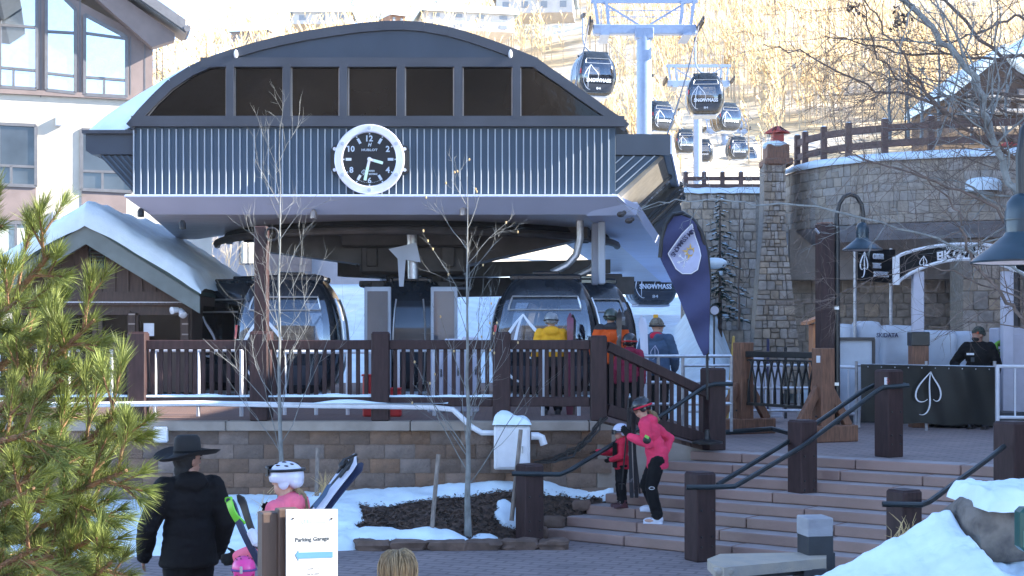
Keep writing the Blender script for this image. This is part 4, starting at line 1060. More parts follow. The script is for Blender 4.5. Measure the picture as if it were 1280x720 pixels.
# ------------------------------------------------------------------ stone walls on the right
m_stone2 = mat('pale terrace stone', (.36, .31, .255), .85, var=.16, scale=7, bump=.5, bscale=18, rnd=.14, hrnd=.25)
def stones(par, fn, w, h, cw, ch, seed, m=m_stone, depth=.05, lim=300, g0=.008, mask=None):
    """random rubble: jittered courses mapped by fn(s, t, out) to the wall; each stone a part of its own"""
    rg = random.Random(seed); items = []
    t = 0.0; rows = []
    while t < h - ch * .4:
        hh = ch * rg.uniform(.65, 1.45)
        if h - t - hh < ch * .5: hh = h - t
        s_ = 0.0; row = []
        while s_ < w - cw * .3:
            ww = cw * rg.choice((.6, .8, 1, 1.2, 1.6)) * rg.uniform(.85, 1.15)
            if w - s_ - ww < cw * .4: ww = w - s_
            if rg.random() < .22 and hh > ch * .95:
                k = rg.uniform(.4, .6); row += [(s_, t, ww, hh * k), (s_, t + hh * k, ww, hh * (1 - k))]
            else: row.append((s_, t, ww, hh))
            s_ += ww
        items += row; t += hh
    if mask: items = [q for q in items if mask(q[0] + q[2] / 2, q[1] + q[3] / 2)]
    items.sort(key=lambda q: -q[2] * q[3])
    def one(bb, q):
        s0, t0, ww, hh = q; g = g0; d = depth * rg.uniform(.5, 1.3)
        cut = rg.uniform(.06, .24)
        pts = [(s0 + g, t0 + g), (s0 + ww - g, t0 + g), (s0 + ww - g, t0 + hh - g), (s0 + g, t0 + hh - g)]
        j = min(ww, hh) * .13
        out = []
        for i, (a, c) in enumerate(pts):
            (pa, pc), (na, nc) = pts[i - 1], pts[(i + 1) % 4]
            out.append((lerp(a, pa, cut * rg.uniform(.3, 1)), lerp(c, pc, cut * rg.uniform(.3, 1)))); out.append((lerp(a, na, cut * rg.uniform(.3, 1)), lerp(c, nc, cut * rg.uniform(.3, 1))))
        cx, cy = s0 + ww / 2, t0 + hh / 2; n = len(out)
        vs = [fn(a, c, 0) for a, c in out] + [fn(lerp(a, cx, .05), lerp(c, cy, .05), d) for a, c in out] + [fn(lerp(a, cx, .28), lerp(c, cy, .28), d * rg.uniform(1.0, 1.35)) for a, c in out]
        fs = []
        for k in (0, n): fs += [(k + i, k + (i + 1) % n, k + n + (i + 1) % n, k + n + i) for i in range(n)]
        fs.append(tuple(2 * n + i for i in range(n)))
        bb.add(vs, fs)
    rest = MB()
    for i, q in enumerate(items):
        if i < lim: bb = MB(); one(bb, q); obj('stone', bb, m, par, smooth=30)
        else: one(rest, q)
    if rest.v: o = obj('stone', rest, m, par, smooth=30); o['kind'] = 'stuff'
# pillar
PY = 36.0
TW = thing('stone_pillar', 'tapered rubble stone pillar with a snowy timber cap and red lantern', 'pillar', (V(970, 430, PY).x, PY + .6, 0))
def pil(s_, t, out, side=0):
    zb_, zt_ = .25, 6.05; k = t / (zt_ - zb_)
    xl = lerp(X_(937, PY), X_(957, PY), min(1, k / .80)); xr = lerp(X_(1003, PY), X_(984, PY), min(1, k ** 1.3 / .60))
    return Vector((lerp(xl, xr, s_), PY - out + .25 * k, zb_ + t))
b = MB(); ring_ = []
for k in range(9):
    t = 5.8 * k / 8; a, c = pil(0, t, -.02), pil(1, t, -.02); dep = Vector((.1, 1.2, 0))
    b.v += [a, c, c + dep, a + dep]
for k in range(8):
    for j in range(4): b.f.append((k * 4 + j, k * 4 + (j + 1) % 4, k * 4 + 4 + (j + 1) % 4, k * 4 + 4 + j))
obj('core', b, m_mortar, TW)
stones(TW, lambda s_, t, out: pil(s_ / 1.3, t, out), 1.3, 5.8, .27, .19, 21)
c_ = V(970, 205, PY + .6)
obj('cap', MB().box(c_ + Vector((0, 0, .02)), (.72, .9, .18), bev=.03).box(c_ + Vector((0, .0, .28)), (.56, .7, .36), bev=.02), m_brown2, TW)
obj('cap_snow', MB().ell(c_ + Vector((-.02, 0, .46)), (.33, .4, .13)), m_snow, TW)
m_redl = mat('red lantern paint', (.42, .05, .03), .45)
def lantern(c, par, s_=1.0):
    o = obj('lantern', MB().box(c + Vector((0, 0, .14 * s_)), (.30 * s_, .30 * s_, .26 * s_), bev=.02), m_redl, par)
    obj('lantern_roof', MB().lathe([(.34 * s_, .27 * s_), (.30 * s_, .31 * s_), (.12 * s_, .42 * s_), (.02, .46 * s_)], c, n=4).lathe([(.35 * s_, .25 * s_), (.35 * s_, .275 * s_)], c, n=4), m_redl, o, smooth=0)
    for i in range(-2, 3): obj('roof_rib', MB().bar(c + Vector((i * .09 * s_, -.22 * s_, .30 * s_)), c + Vector((i * .03 * s_, -.06 * s_, .43 * s_)), .02, .02), m_brown, o)
lantern(c_ + Vector((.02, -.1, .52)), TW, .95)

# curved terrace wall: plan curve from beside the pillar, bulging towards the camera
cpl = [(7.15, 38.6), (7.45, 36.6), (8.4, 35.2), (9.7, 34.4), (11.2, 33.9), (13.0, 33.6), (15.2, 33.6)]
cum = [0]
for (xa, ya), (xb, yb) in zip(cpl, cpl[1:]): cum.append(cum[-1] + math.hypot(xb - xa, yb - ya))
def cat(arr, t):
    i = max(0, min(len(arr) - 2, int(t))); f_ = t - i; p0, p1, p2, p3 = arr[max(0, i - 1)], arr[i], arr[i + 1], arr[min(len(arr) - 1, i + 2)]
    return tuple(.5 * (2 * b_ + (c2 - a) * f_ + (2 * a - 5 * b_ + 4 * c2 - d) * f_ * f_ + (3 * b_ - a - 3 * c2 + d) * f_ ** 3) for a, b_, c2, d in zip(p0, p1, p2, p3))
def cur(s_):
    for i in range(len(cum) - 1):
        if s_ <= cum[i + 1] or i == len(cum) - 2: return Vector((*cat(cpl, i + max(0, min(1, (s_ - cum[i]) / (cum[i + 1] - cum[i])))), 0))
def cn(s_): d = cur(min(cum[-1], s_ + .05)) - cur(max(0, s_ - .05)); d.normalize(); return Vector((d.y, -d.x, 0))
CL = cum[-1]
TWL = thing('terrace_wall', 'curved rubble stone terrace wall with snow along its rim', 'wall', (9.7, 35.5, 0))
ZT, ZBm = 5.95, 4.42
def cw(s_, t, out): p = cur(s_) + cn(s_) * out; p.z = ZBm + t; return p
b = MB()
for i in range(41):
    p, n_ = cur(CL * i / 40), cn(CL * i / 40)
    for o_, z in ((.0, ZBm), (.0, ZT), (-.6, ZT), (-.6, ZBm)): q = p + n_ * o_; q.z = z; b.v.append(q)
for i in range(40):
    for j in range(4): q = i * 4; b.f.append((q + j, q + 4 + j, q + 4 + (j + 1) % 4, q + (j + 1) % 4))
obj('core', b, m_mortar, TWL)
stones(TWL, cw, CL, ZT - ZBm, .24, .30, 31, m_stone2, lim=230, depth=.018, g0=.004)
def capf(u, v):
    s_ = CL * u; a = R(lerp(-20, 200, v)); p = cur(s_) + cn(s_) * (-.25 + .40 * math.cos(a)); p.z = ZT + .02 + (.17 + .03 * noise.noise(Vector((s_ * 1.5, 0, 0)))) * math.sin(a) ; return p
obj('rim_snow', MB().grid(capf, 90, 12), m_snow, TWL, smooth=180)
b = MB()
for i in range(41):
    p, n_ = cur(CL * i / 40), cn(CL * i / 40); lo = -.55 if i < 30 else -.3
    for o_, z in ((.04, ZBm - .02), (-.3, ZBm - .02), (-.62, ZBm - .36), (-.35, ZBm - .38)): q = p + n_ * o_; q.z = z; b.v.append(q)
for i in range(40):
    for j in range(4): q = i * 4; b.f.append((q + j, q + 4 + j, q + 4 + (j + 1) % 4, q + (j + 1) % 4))
m_pconc = mat('pale cast concrete', (.36, .36, .38), .8, var=.18, scale=2, stretch=(1, 1, 3), bump=.2)
obj('concrete_lip', b, m_pconc, TWL, smooth=0)
obj('concrete_beam', MB().box((10.6, 37.0, 3.80), (6.9, .5, 1.3), RZ(-5)), m_conc, TWL)
# recessed lower wall
b = MB().box((10.9, 37.6, 1.6), (7.6, .4, 3.5), RZ(-5)); obj('core', b, m_mortar, TWL)
dl = RZ(-5) @ Vector((1, 0, 0)); nl = RZ(-5) @ Vector((0, -1, 0)); ol = Vector((10.9, 37.6, 0)) + dl * -3.6 + nl * .2
stones(TWL, lambda s_, t, out: ol + dl * s_ + nl * out + Vector((0, 0, .1 + t)), 6.6, 3.15, .34, .32, 37, lim=70, depth=.04)
RP = thing('stone_pier', 'broad rubble stone pier under the terrace, behind the arched sign', 'wall', (11.9, 34.8, 0))
obj('core', MB().box((12.6, 35.0, 2.2), (3.6, 1.0, 4.4)), m_mortar, RP)
stones(RP, lambda s_, t, out: Vector((10.8 + s_, 34.5 - out, t)), 3.3, 4.4, .36, .32, 41, lim=220, depth=.04)
obj('drain_pipe', MB().tube([(12.0, 34.25, 5.4), (12.0, 34.25, .2)], .09, 8), m_steel, TWL)
# snow covered canopy drum on the terrace face
obj('snow_hood', MB().ell((11.05, 33.75, 5.28), (.42, .34, .14)).lathe([(.40, 5.08), (.42, 5.26)], (11.05, 33.75, 0), n=18), m_snow, TWL)
# low wall further back, left of the pillar
BW = thing('rear_stone_wall', 'straight rubble stone wall left of the pillar, behind the small spruce', 'wall', (5.6, 43, 0))
obj('core', MB().box((6.55, 43.3, 3.0), (2.9, .5, 6.0), RZ(0)), m_mortar, BW)
stones(BW, lambda s_, t, out: Vector((5.1 + s_, 43.05 - out, 1.0 + t)), 2.2, 4.95, .25, .27, 51, lim=260, depth=.04)
obj('rim_snow', MB().grid(lambda u, v: Vector((5.1 + 2.9 * u, 43.25 - .32 * math.cos(R(180 * v)), 5.98 + .20 * math.sin(R(180 * v)) + .03 * noise.noise(Vector((u * 9, v, 0))))), 40, 10), m_snow, BW, smooth=180)

# ------------------------------------------------------------------ two-rail timber fences on the walls
m_fence = mat('brown fence timber', (.13, .075, .06), .65, var=.25, scale=5, bump=.15)
def fence(name, label, pts, ph, pw, rails, rh):
    t = thing(name, label, 'fence', pts[0])
    for i, p in enumerate(pts):
        obj('post', MB().box(p + Vector((0, 0, ph / 2)), (pw, pw, ph), bev=.012), m_fence, t)
        obj('post_snow', MB().ell(p + Vector((0, 0, ph)), (pw * .45, pw * .45, .03)), m_snow, t)
    for a, c in zip(pts, pts[1:]):
        for z in rails: obj('rail', MB().bar(a + Vector((0, .0, z)), c + Vector((0, .0, z)), pw * .45, rh, bev=.01), m_fence, t)
    return t
fp = []
for px, s_ in ((985, .35), (995, 1.0), (1020, 2.0), (1053, 3.0), (1102, 4.05), (1162, 5.15), (1238, 6.7), (1300, 7.9)):
    best = min((abs(pxy(cur(k * .02).x, cur(k * .02).y, 6)[0] - px), k * .02) for k in range(int(CL / .02)))[1]
    q = cur(best) - cn(best) * .25; q.z = ZT + .1; fp.append(q)
fence('timber_fence', 'brown two rail timber fence along the snowy curved terrace rim', fp, .92, .15, (.32, .70), .17)
fence('timber_fence', 'brown timber fence on the rear wall, left of the stone pillar', [Vector((X_(px, 43.2), 43.2, 6.02)) for px in (857, 880, 903, 926, 953)], .62, .13, (.2, .42), .12)
RL = thing('red_lantern', 'red roofed lantern box behind the terrace fence near the bare tree', 'lantern', (V(1268, 165, 36).x, 36, 6.0)); lantern(Vector(RL.location) + Vector((0, 0, .15)), RL, 1.1)
obj('stand', MB().box(Vector(RL.location) + Vector((0, 0, .0)), (.35, .35, .4)), m_brown, RL)
# ------------------------------------------------------------------ deck railing
m_post = m_brown
RY = 20.22
DR_ = thing('deck_railing', 'brown timber railing with square posts and balusters along the station deck edge', 'railing', (-4.5, RY, ZD))
post_px = [-130, 22, 173, 325, 476, 627, 748]; zt_, zr, zbr = Z_(416, RY), Z_(431, RY), Z_(502, RY)
bal = mesh_of('baluster', MB().box((0, 0, 0), (.058, .045, zr - zbr - .03), bev=.006)); bal.materials.append(m_post)
def post(par, x, y, z0, z1, w_=.245, rz=0, m=m_post, name='post', bolts=False):
    o = obj(name, MB().box((x, y, (z0 + z1) / 2), (w_, w_, z1 - z0), RZ(rz), bev=.014).box((x, y, z1 + .004), (w_ * .9, w_ * .9, .02), RZ(rz), bev=.009), m, par)
    if bolts:
        b = MB()
        for dz in (.18, .30, .62):
            for dx in (-.28, .28):
                c = Vector((x, y, z0 + dz)) + RZ(rz) @ Vector((dx * w_, -w_ / 2 - .004, 0)); b.ell(c, .014, nu=6, nv=4)
        obj('bolt', b, m_black, o)['kind'] = 'stuff'
    return o
rng = random.Random(2)
for i, px in enumerate(post_px):
    w_ = .25 if px != 748 else .23
    post(DR_, X_(px, RY), RY, ZD, zt_ + (.0 if px < 700 else -.05), w_)
for a, c in zip(post_px, post_px[1:]):
    xa, xc = X_(a, RY) + .12, X_(c, RY) - .12
    obj('top_rail', MB().box(((xa + xc) / 2, RY, zr), (xc - xa, .12, .135), bev=.012), m_post, DR_)
    obj('bottom_rail', MB().box(((xa + xc) / 2, RY, zbr), (xc - xa, .11, .135), bev=.012), m_post, DR_)
    n_ = 12; 
    for k in range(n_):
        o = bpy.data.objects.new('baluster', bal); COL.objects.link(o); o.parent = DR_
        o.location = Vector((lerp(xa, xc, (k + .7) / (n_ + .4)), RY, (zr + zbr) / 2)) - Vector(DR_.location)
    if c < 640:
        def sf(u, v, xa=xa, xc=xc): 
            x = lerp(xa, xc, u); hgt = max(0, .035 + .05 * noise.noise(Vector((x * 2.2, 0, 3)))); return (x, RY - .06 * math.cos(R(180 * v)), zbr + .066 + hgt * math.sin(R(180 * v)))
        obj('rail_snow', MB().grid(sf, 40, 8), m_snow, DR_, smooth=180)
# white pipe with snow under the rail, running to the meter box
wp = thing('white_conduit', 'long white pipe running low along the deck edge to the meter box', 'pipe', V(300, 508, 20.05))
pts = [V(px, py, 20.02) for px, py in ((-60, 505), (100, 506), (250, 504), (400, 507), (480, 508), (540, 509), (566, 512))] + [V(575, 520, 19.98), V(590, 534, 19.95), V(602, 541, 19.94), V(620, 541, 19.94)]
obj('pipe', MB().tube(pts, .038, 8), m_white, wp)
def csn(u, v): 
    p = V(lerp(0, 560, u), 505, 20.02); hgt = max(.0, .012 + .10 * noise.noise(Vector((p.x * 1.1, 0, 5)))); return (p.x, p.y - .06 * math.cos(R(180 * v)), p.z + .01 + hgt * math.sin(R(180 * v)))
obj('pipe_snow', MB().grid(csn, 140, 6), m_snow, wp, smooth=180)
wl_ = thing('white_conduit', 'short white elbow pipe coming out beside the meter box', 'pipe', V(672, 545, 19.95))
obj('pipe', MB().tube([V(664, 545, 19.93), V(672, 545, 19.93), V(677, 547, 19.93), V(680, 556, 19.93)], .055, 10), m_white, wl_)
# meter box with snow cap
mb_ = thing('meter_box', 'white utility box with a cap of snow on the block wall', 'utility box', V(640, 588, 19.9))
c_ = V(640, 559, 19.95); bw = 45 / F * 19.95; bh = 54 / F * 19.95
obj('body', MB().box(c_, (bw, .30, bh), bev=.02), m_white, mb_)
d_ = obj('door', MB().box(c_ + Vector((.01, -.16, -.01)), (bw * .84, .02, bh * .86), bev=.008), m_white, mb_)
obj('handle', MB().box(c_ + Vector((bw * .28, -.18, -.02)), (.025, .03, .10), bev=.006), m_silver, d_)
obj('snow_cap', MB().grid(lambda u, v: (lambda X, Y, r: c_ + Vector((X * bw * .54, Y * .2, bh / 2 + .02 + .20 * max(0, 1 - max(abs(X), abs(Y)) ** 3) ** .6 * (.75 - .35 * X + .3 * noise.noise(Vector((X * 2, Y * 2, 1)))))))(u * 2 - 1, v * 2 - 1, 0), 24, 16), m_snow, mb_, smooth=180)
sb = thing('junction_box', 'small white electrical box on the block wall beside the hat', 'utility box', V(201, 546, 20.05))
obj('body', MB().box(V(201, 543, 20.05), (.20, .10, .22), bev=.02), m_white, sb); obj('lid', MB().box(V(201, 543, 19.99), (.17, .02, .19), bev=.008), m_white, sb)
cb = MB(); rq = random.Random(4)
for i in range(7):
    pts = [V(lerp(755, 672, t) + rq.uniform(-5, 5), 522 + 55 * t ** .8 + 14 * math.sin(3.1 * t) * rq.uniform(.5, 1.3), 19.92 - .03 * rq.random()) for t in [k / 8 for k in range(9)]]
    cb.tube(pts, .014, 5)
tag(obj('cable_bundle', cb, m_black, loc=V(720, 545, 19.95)), 'tangled bundle of black cables drooping over the wall end by the meter box', 'cable')

# ------------------------------------------------------------------ ramp railing
RR = thing('ramp_railing', 'brown timber railing sloping down from the deck corner to the top of the steps', 'railing', (2.1, 20.6, .2))
A0, A1 = Vector((X_(748, RY), RY, ZD)), Vector((2.93, 21.0, 0))
post(RR, A1.x, A1.y, 0, 1.18, .28, 22)
dv = A1 - A0; u0, u1 = A0 + dv * .07, A1 - dv * .07
zr0, zr1 = zr - .02, Z_(491, 20.9)
top0, top1 = Vector((u0.x, u0.y, zr0)), Vector((u1.x, u1.y, zr1)); bo0, bo1 = Vector((u0.x, u0.y, Z_(512, 20.3))), Vector((u1.x, u1.y, Z_(549, 20.9)))
obj('top_rail', MB().bar(top0, top1, .12, .14, bev=.012), m_post, RR); obj('bottom_rail', MB().bar(bo0, bo1, .11, .17, bev=.012), m_post, RR)
for k in range(13):
    t = (k + .6) / 13.2; obj('baluster', MB().bar(bo0.lerp(bo1, t), top0.lerp(top1, t), .058, .05, up=(0, 1, 0)), m_post, RR)

# ------------------------------------------------------------------ stair posts and handrails
def stair_z(p):
    k = ((Vector((p.x, p.y, 0)) - P0).dot(UU)) / TREAD; k = math.floor(k)
    return ZL if k < 0 else min(ZU, ZL + RISE * (k + 1))
def newel(px, py_top, Y, zb, label, w_=.28, rz=28):
    p = V(px, py_top, Y); t = thing('newel_post', label, 'post', (p.x, Y, zb), 'stair posts')
    post(t, p.x, Y, zb, p.z, w_, rz, bolts=True); return t, p
n1, q1 = newel(662, 581, 18.95, ZL, 'stair post at the lower left foot of the steps, beside the mulch bank')
n2, q2 = newel(875, 591, 17.45, ZL, 'stair post at the bottom of the steps, in front of the middle handrails')
n3, q3 = newel(1003, 526, 18.9, ZL + RISE * 4, 'stair post halfway up the middle of the steps')
n4, q4 = newel(1111, 463, 19.75, ZU, 'stair post at the head of the steps, before the black banner')
n5, q5 = newel(1130, 613, 15.9, ZL, 'stair post rising from the snow mound edge behind the bench')
n6, q6 = newel(1267, 528, 17.4, ZL + RISE * 3, 'stair post at the far right above the boulder', .34)
for o, lb in ((n4, None),):
    s_ = obj('notice', MB().box((q4.x - .07, q4.y - .17, q4.z - .14), (.085, .01, .10), RZ(28)), m_white, o)
    obj('symbol', MB().tube([(q4.x - .07 + .03 * math.cos(R(a)) , q4.y - .178 , q4.z - .14 + .03 * math.sin(R(a))) for a in range(0, 361, 30)], .004, 4).bar((q4.x - .09, q4.y - .178, q4.z - .12), (q4.x - .05, q4.y - .178, q4.z - .16), .006, .004), m_red, s_)
def rail(label, pts, loc, r=.032): return tag(obj('handrail', MB().tube(pts, r, 9), m_rail, loc=loc), label, 'handrail', 'dark handrails of the steps')
off = Vector((.10, .18, 0))
def hr(label, px_pts, loc): return rail(label, [V(*p) for p in px_pts], loc)
hr('lower of the two middle handrails, on the near side of the stair posts', [(858, 609, 17.2), (888, 609, 17.2), (918, 608, 17.25), (934, 599, 17.4), (1003, 558, 18.6), (1096, 489, 19.55), (1104, 484, 19.58), (1136, 482, 19.6)], q2)
hr('upper of the two middle handrails, on the far side of the stair posts', [(897, 606, 17.75), (905, 601, 17.8), (1000, 543, 19.15), (1080, 488, 19.95), (1092, 482, 20.0), (1132, 481, 20.0)], q3)
hr('left handrail climbing past the child to the ramp post', [(640, 592, 18.75), (700, 593, 18.75), (712, 588, 18.85), (762, 558, 19.5), (830, 517, 20.4), (882, 483, 20.75), (894, 480, 20.8), (916, 480, 20.8)], q1)
hr('right handrail climbing from the snow mound to the far right post', [(1103, 630, 15.65), (1152, 631, 15.65), (1162, 627, 15.75), (1235, 574, 16.9), (1255, 558, 17.2)], q5)

# ------------------------------------------------------------------ queue rails of white pipe behind the deck railing
def pipe_rail(label, pts, zs, base, n_up, m=m_white, r=.03, name='queue_rail'):
    t = thing(name, label, 'rail', (pts[0][0], pts[0][1], base), 'pale pipe rails on the platform')
    for z in zs: obj('rail', MB().tube([Vector((x, y, base + z)) for x, y in pts], r, 7), m, t)
    for (xa, ya), (xb, yb) in zip(pts, pts[1:]):
        for k in range(n_up + 1):
            u = k / n_up; obj('upright', MB().tube([(lerp(xa, xb, u), lerp(ya, yb, u), base), (lerp(xa, xb, u), lerp(ya, yb, u), base + zs[-1])], r * .95, 7), m, t)
    return t
pipe_rail('white pipe queue rail behind the left bays of the deck railing', [(-7.2, 21.3), (-4.0, 21.3)], (.18, .98), ZD, 5)
pipe_rail('white pipe queue rail crossing behind the sapling in front of the left cabin', [(-3.9, 21.7), (-2.0, 21.7)], (.2, .95), ZD, 4)
pipe_rail('white pipe queue rail between the middle cabin and the yellow jacket', [(-1.7, 21.5), (1.0, 21.5)], (.22, .98), ZD, 5)
pipe_rail('galvanised pipe rail behind the sloping railing, below the feather flag', [(1.55, 23.0), (3.55, 23.3)], (.45, .80, 1.22), .12, 5, m_silver, .028)
pipe_rail('galvanised pipe rail further back by the timber stand', [(3.0, 25.2), (5.6, 25.6)], (.3, .7, 1.1), .05, 5, m_silver, .026)
# control cabinets and red crates behind the railing
def cabinet(px, py, Y, w, d, h, m, label, z0=ZD, cat='cabinet', name='control_cabinet'):
    x = X_(px, Y); t = thing(name, label, cat, (x, Y, z0)); obj('body', MB().box((x, Y, z0 + h / 2), (w, d, h), bev=.02), m, t)
    obj('door', MB().box((x, Y - d / 2 - .008, z0 + h / 2), (w * .86, .02, h * .86), bev=.006), m, t); obj('handle', MB().box((x + w * .34, Y - d / 2 - .03, z0 + h * .55), (.02, .03, .12)), m_black, t); return t
m_lav = mat('pale lavender cabinet', (.50, .50, .58), .45, var=.05)
for i, px in enumerate((545, 566, 588)): cabinet(px, 0, 22.6 + .01 * i, .26, .25, 1.12 + .03 * i, m_lav, ('first lavender locker, nearest the middle cabin', 'second lavender locker, between its two neighbours behind the sapling', 'third lavender locker, farthest right behind the sapling')[i], name='locker', cat='locker')
m_crate = mat('red plastic', (.55, .03, .035), .45, var=.08)
for px, lab in ((462, 'red bin low behind the deck railing, left of the middle post'), (494, 'red bin low behind the deck railing, right of the middle post')):
    x = X_(px, 21.3); t = thing('red_bin', lab, 'bin', (x, 21.3, ZD)); obj('body', MB().box((x, 21.3, ZD + .20 + (.1 if px < 480 else 0)), (.19, .22, .40 + (.2 if px < 480 else 0)), bev=.02), m_crate, t)
    obj('rim', MB().box((x, 21.3, ZD + .41 + (.2 if px < 480 else 0)), (.22, .25, .03), bev=.008), m_crate, t)

# ------------------------------------------------------------------ feather flag
m_flag = mat('navy flag cloth', (.036, .042, .115), .75, var=.16, scale=2.5, bump=.25, bscale=5)
m_flagl = mat('pale shield print', (.42, .44, .60), .75, var=.08, scale=6); m_gold = mat('gold print', (.62, .40, .10), .7, var=.1)
m_navy = mat('navy print', (.03, .03, .08), .7)
FY = 20.6
FL = thing('feather_flag', 'navy teardrop feather flag with a pale shield emblem standing by the ramp', 'flag', (X_(884, FY), FY, .1))
polep = [(884, 500), (884, 440), (886, 400), (887, 350), (884, 315), (877, 290), (866, 274), (853, 266), (841, 268), (832, 280), (827, 300), (825, 322)]
edge_l = [(880, 440), (872, 428), (862, 405), (850, 375), (838, 348), (828, 328), (825, 322)]
def fz(px, py): # gentle billow
    return FY + .10 * math.sin((px - 820) / 18.0) * math.sin((py - 260) / 60) + .03 * math.sin(py / 9 + px / 14)
outl = [(886, 440), (887, 400), (887.5, 350), (884, 315), (877, 290), (866, 275), (853, 267), (841, 269), (832, 281), (827, 300), (825, 322), (828, 329), (838, 349), (850, 376), (862, 406), (872, 430), (880, 446)]
def inspan(y):
    xs = []
    for (x0_, y0_), (x1_, y1_) in zip(outl, outl[1:] + outl[:1]):
        if (y0_ <= y < y1_) or (y1_ <= y < y0_): xs.append(x0_ + (x1_ - x0_) * (y - y0_) / (y1_ - y0_))
    return (min(xs), max(xs)) if len(xs) >= 2 else (853, 854)
def ff(u, v):
    y = lerp(267.5, 444.5, v); a, c = inspan(y); x = lerp(a, c, u); return V(x, y, fz(x, y))
b = MB(); b.grid(ff, 20, 60); obj('cloth', b, m_flag, FL, smooth=180)
obj('flag_pole', MB().tube([V(px, py, FY + .02) for px, py in polep], [.018] * 3 + [.03] * 9, 8), m_black, FL)
b = MB(); r_ = (V(886, 440, FY), V(887, 380, FY))
sh = [(835, 317), (852, 293), (865, 280), (869, 296), (874, 310), (876, 320), (872, 337), (864, 342), (853, 342), (845, 336)]
shp = [V(x, y, fz(x, y) - .016) for x, y in sh]
def insh(x, y):
    r_ = False
    for (xa, ya), (xb, yb) in zip(sh, sh[1:] + sh[:1]):
        if (ya > y) != (yb > y) and x < xa + (y - ya) * (xb - xa) / (yb - ya): r_ = not r_
    return r_
obj('shield', MB().grid(lambda u, v: V(lerp(834, 877, u), lerp(343, 279, v), fz(lerp(834, 877, u), lerp(343, 279, v)) - .012), 70, 100, keep=lambda u, v: insh(lerp(834, 877, u), lerp(343, 279, v))), m_flagl, FL, smooth=180)
bb = MB()
for i in range(len(shp)): bb.bar(shp[i] + Vector((0, -.006, 0)), shp[(i + 1) % len(shp)] + Vector((0, -.006, 0)), .012, .004, up=(0, 1, 0))
obj('shield_border', bb, m_white, FL)
xd = (V(867, 288, FY) - V(838, 318, FY)); 
word = 'SNOWMASS MTN'; 
for i, ch in enumerate(word):
    if ch == ' ': continue
    t = i / (len(word) - 1); x = lerp(839, 864, t); y = lerp(317, 287, t) + 3 * math.sin(math.pi * t) * -1
    text('lettering', ch, None, .066, V(x + 2.6, y + 1.5, fz(x, y) - .036), Vector((1, 0, lerp(1.5, .8, t))), Vector((-lerp(1.5, .8, t), 0, 1)), m_navy, FL, ext=.003, bold=.02)
c_ = V(863, 315, fz(863, 315) - .032); b = MB()
for k in range(9):
    a = R(k * 40 + 10); L = .13 if k % 2 == 0 else .09
    for s_ in (1,): b.prism([c_ + Vector((math.cos(a) * .04 * 1 - math.sin(a) * .02, 0, math.sin(a) * .04 + math.cos(a) * .02)), c_ + Vector((math.cos(a) * L, 0, math.sin(a) * L)), c_ + Vector((math.cos(a) * .04 + math.sin(a) * .02, 0, math.sin(a) * .04 - math.cos(a) * .02))], (0, -.003, 0))
obj('sun_emblem', b, m_gold, FL)
b = MB(); c_ = V(856, 325, fz(856, 325) - .032)
for k in range(3):
    a = R(k * 60 + 20); d = Vector((math.cos(a), 0, math.sin(a)))
    b.bar(c_ - d * .12, c_ + d * .12, .010, .003, up=(0, 1, 0))
    for s_ in (-1, 1):
        for g_ in (-.6, .6):
            e = Vector((math.cos(a + g_), 0, math.sin(a + g_))) * s_; b.bar(c_ + d * .07 * s_, c_ + d * .07 * s_ + e * .04, .008, .003, up=(0, 1, 0))
obj('snowflake_emblem', b, m_white, FL)
obj('base', MB().lathe([(.001, 0), (.22, 0), (.22, .03), (.05, .06), (.03, .2), (.001, .2)], (X_(884, FY), FY, .12), n=16), m_black, FL)

# ------------------------------------------------------------------ lamps: gooseneck with conical shade
m_shade = mat('slate blue lamp enamel', (.014, .035, .052), .35, var=.2, coat=.2)
m_lampin = mat('pale shade lining', (.55, .57, .6), .6)
def shade(c, par, s_=1.0):
    """c: centre of the rim"""
    o = obj('lamp_shade', MB().lathe([(.31 * s_, 0), (.315 * s_, .012 * s_), (.30 * s_, .03 * s_), (.20 * s_, .105 * s_), (.115 * s_, .175 * s_), (.10 * s_, .20 * s_)], c, n=40), m_shade, par)
    obj('shade_lining', MB().lathe([(.305 * s_, .006 * s_), (.19 * s_, .095 * s_), (.08 * s_, .17 * s_), (.001, .17 * s_)], c, n=32), m_lampin, o)
    obj('lamp_cap', MB().lathe([(.102 * s_, .19 * s_), (.105 * s_, .33 * s_), (.098 * s_, .36 * s_), (.09 * s_, .39 * s_), (.06 * s_, .43 * s_), (.02 * s_, .45 * s_), (.001, .45 * s_)], c, n=28).lathe([(.108 * s_, .27 * s_), (.110 * s_, .28 * s_), (.108 * s_, .29 * s_)], c, n=28), m_shade, o)
    obj('bulb', MB().ell(c + Vector((0, 0, .08 * s_)), .05 * s_), m_lampin, o)
GL = 22.9
L1 = thing('street_lamp', 'gooseneck lamp with a blue cone shade beside the tall brown timber post', 'street lamp', (X_(1046, GL), GL, 0), 'cone shaded plaza lamps')
c1 = V(1078, 313, GL)
k_ = GL / F
gp = [(1046, 552), (1046, 300), (1046, 270), (1049, 255), (1055, 246), (1063, 243), (1071, 246), (1077, 256), (1079, 268), (1079, 288)]
obj('pole', MB().tube([V(a, c, GL) for a, c in gp], [.052, .05, .036, .034, .034, .034, .034, .034, .034, .034], 10), m_black, L1); shade(c1, L1)
obj('pole_collar', MB().box(V(1044, 385, GL), (.1, .1, .05)).box(V(1044, 480, GL), (.1, .1, .05)), m_silver, L1)
bp_ = thing('timber_post', 'tall reddish brown square timber post carrying the gooseneck lamp pole', 'post', (X_(1033, GL), GL - .05, 0))
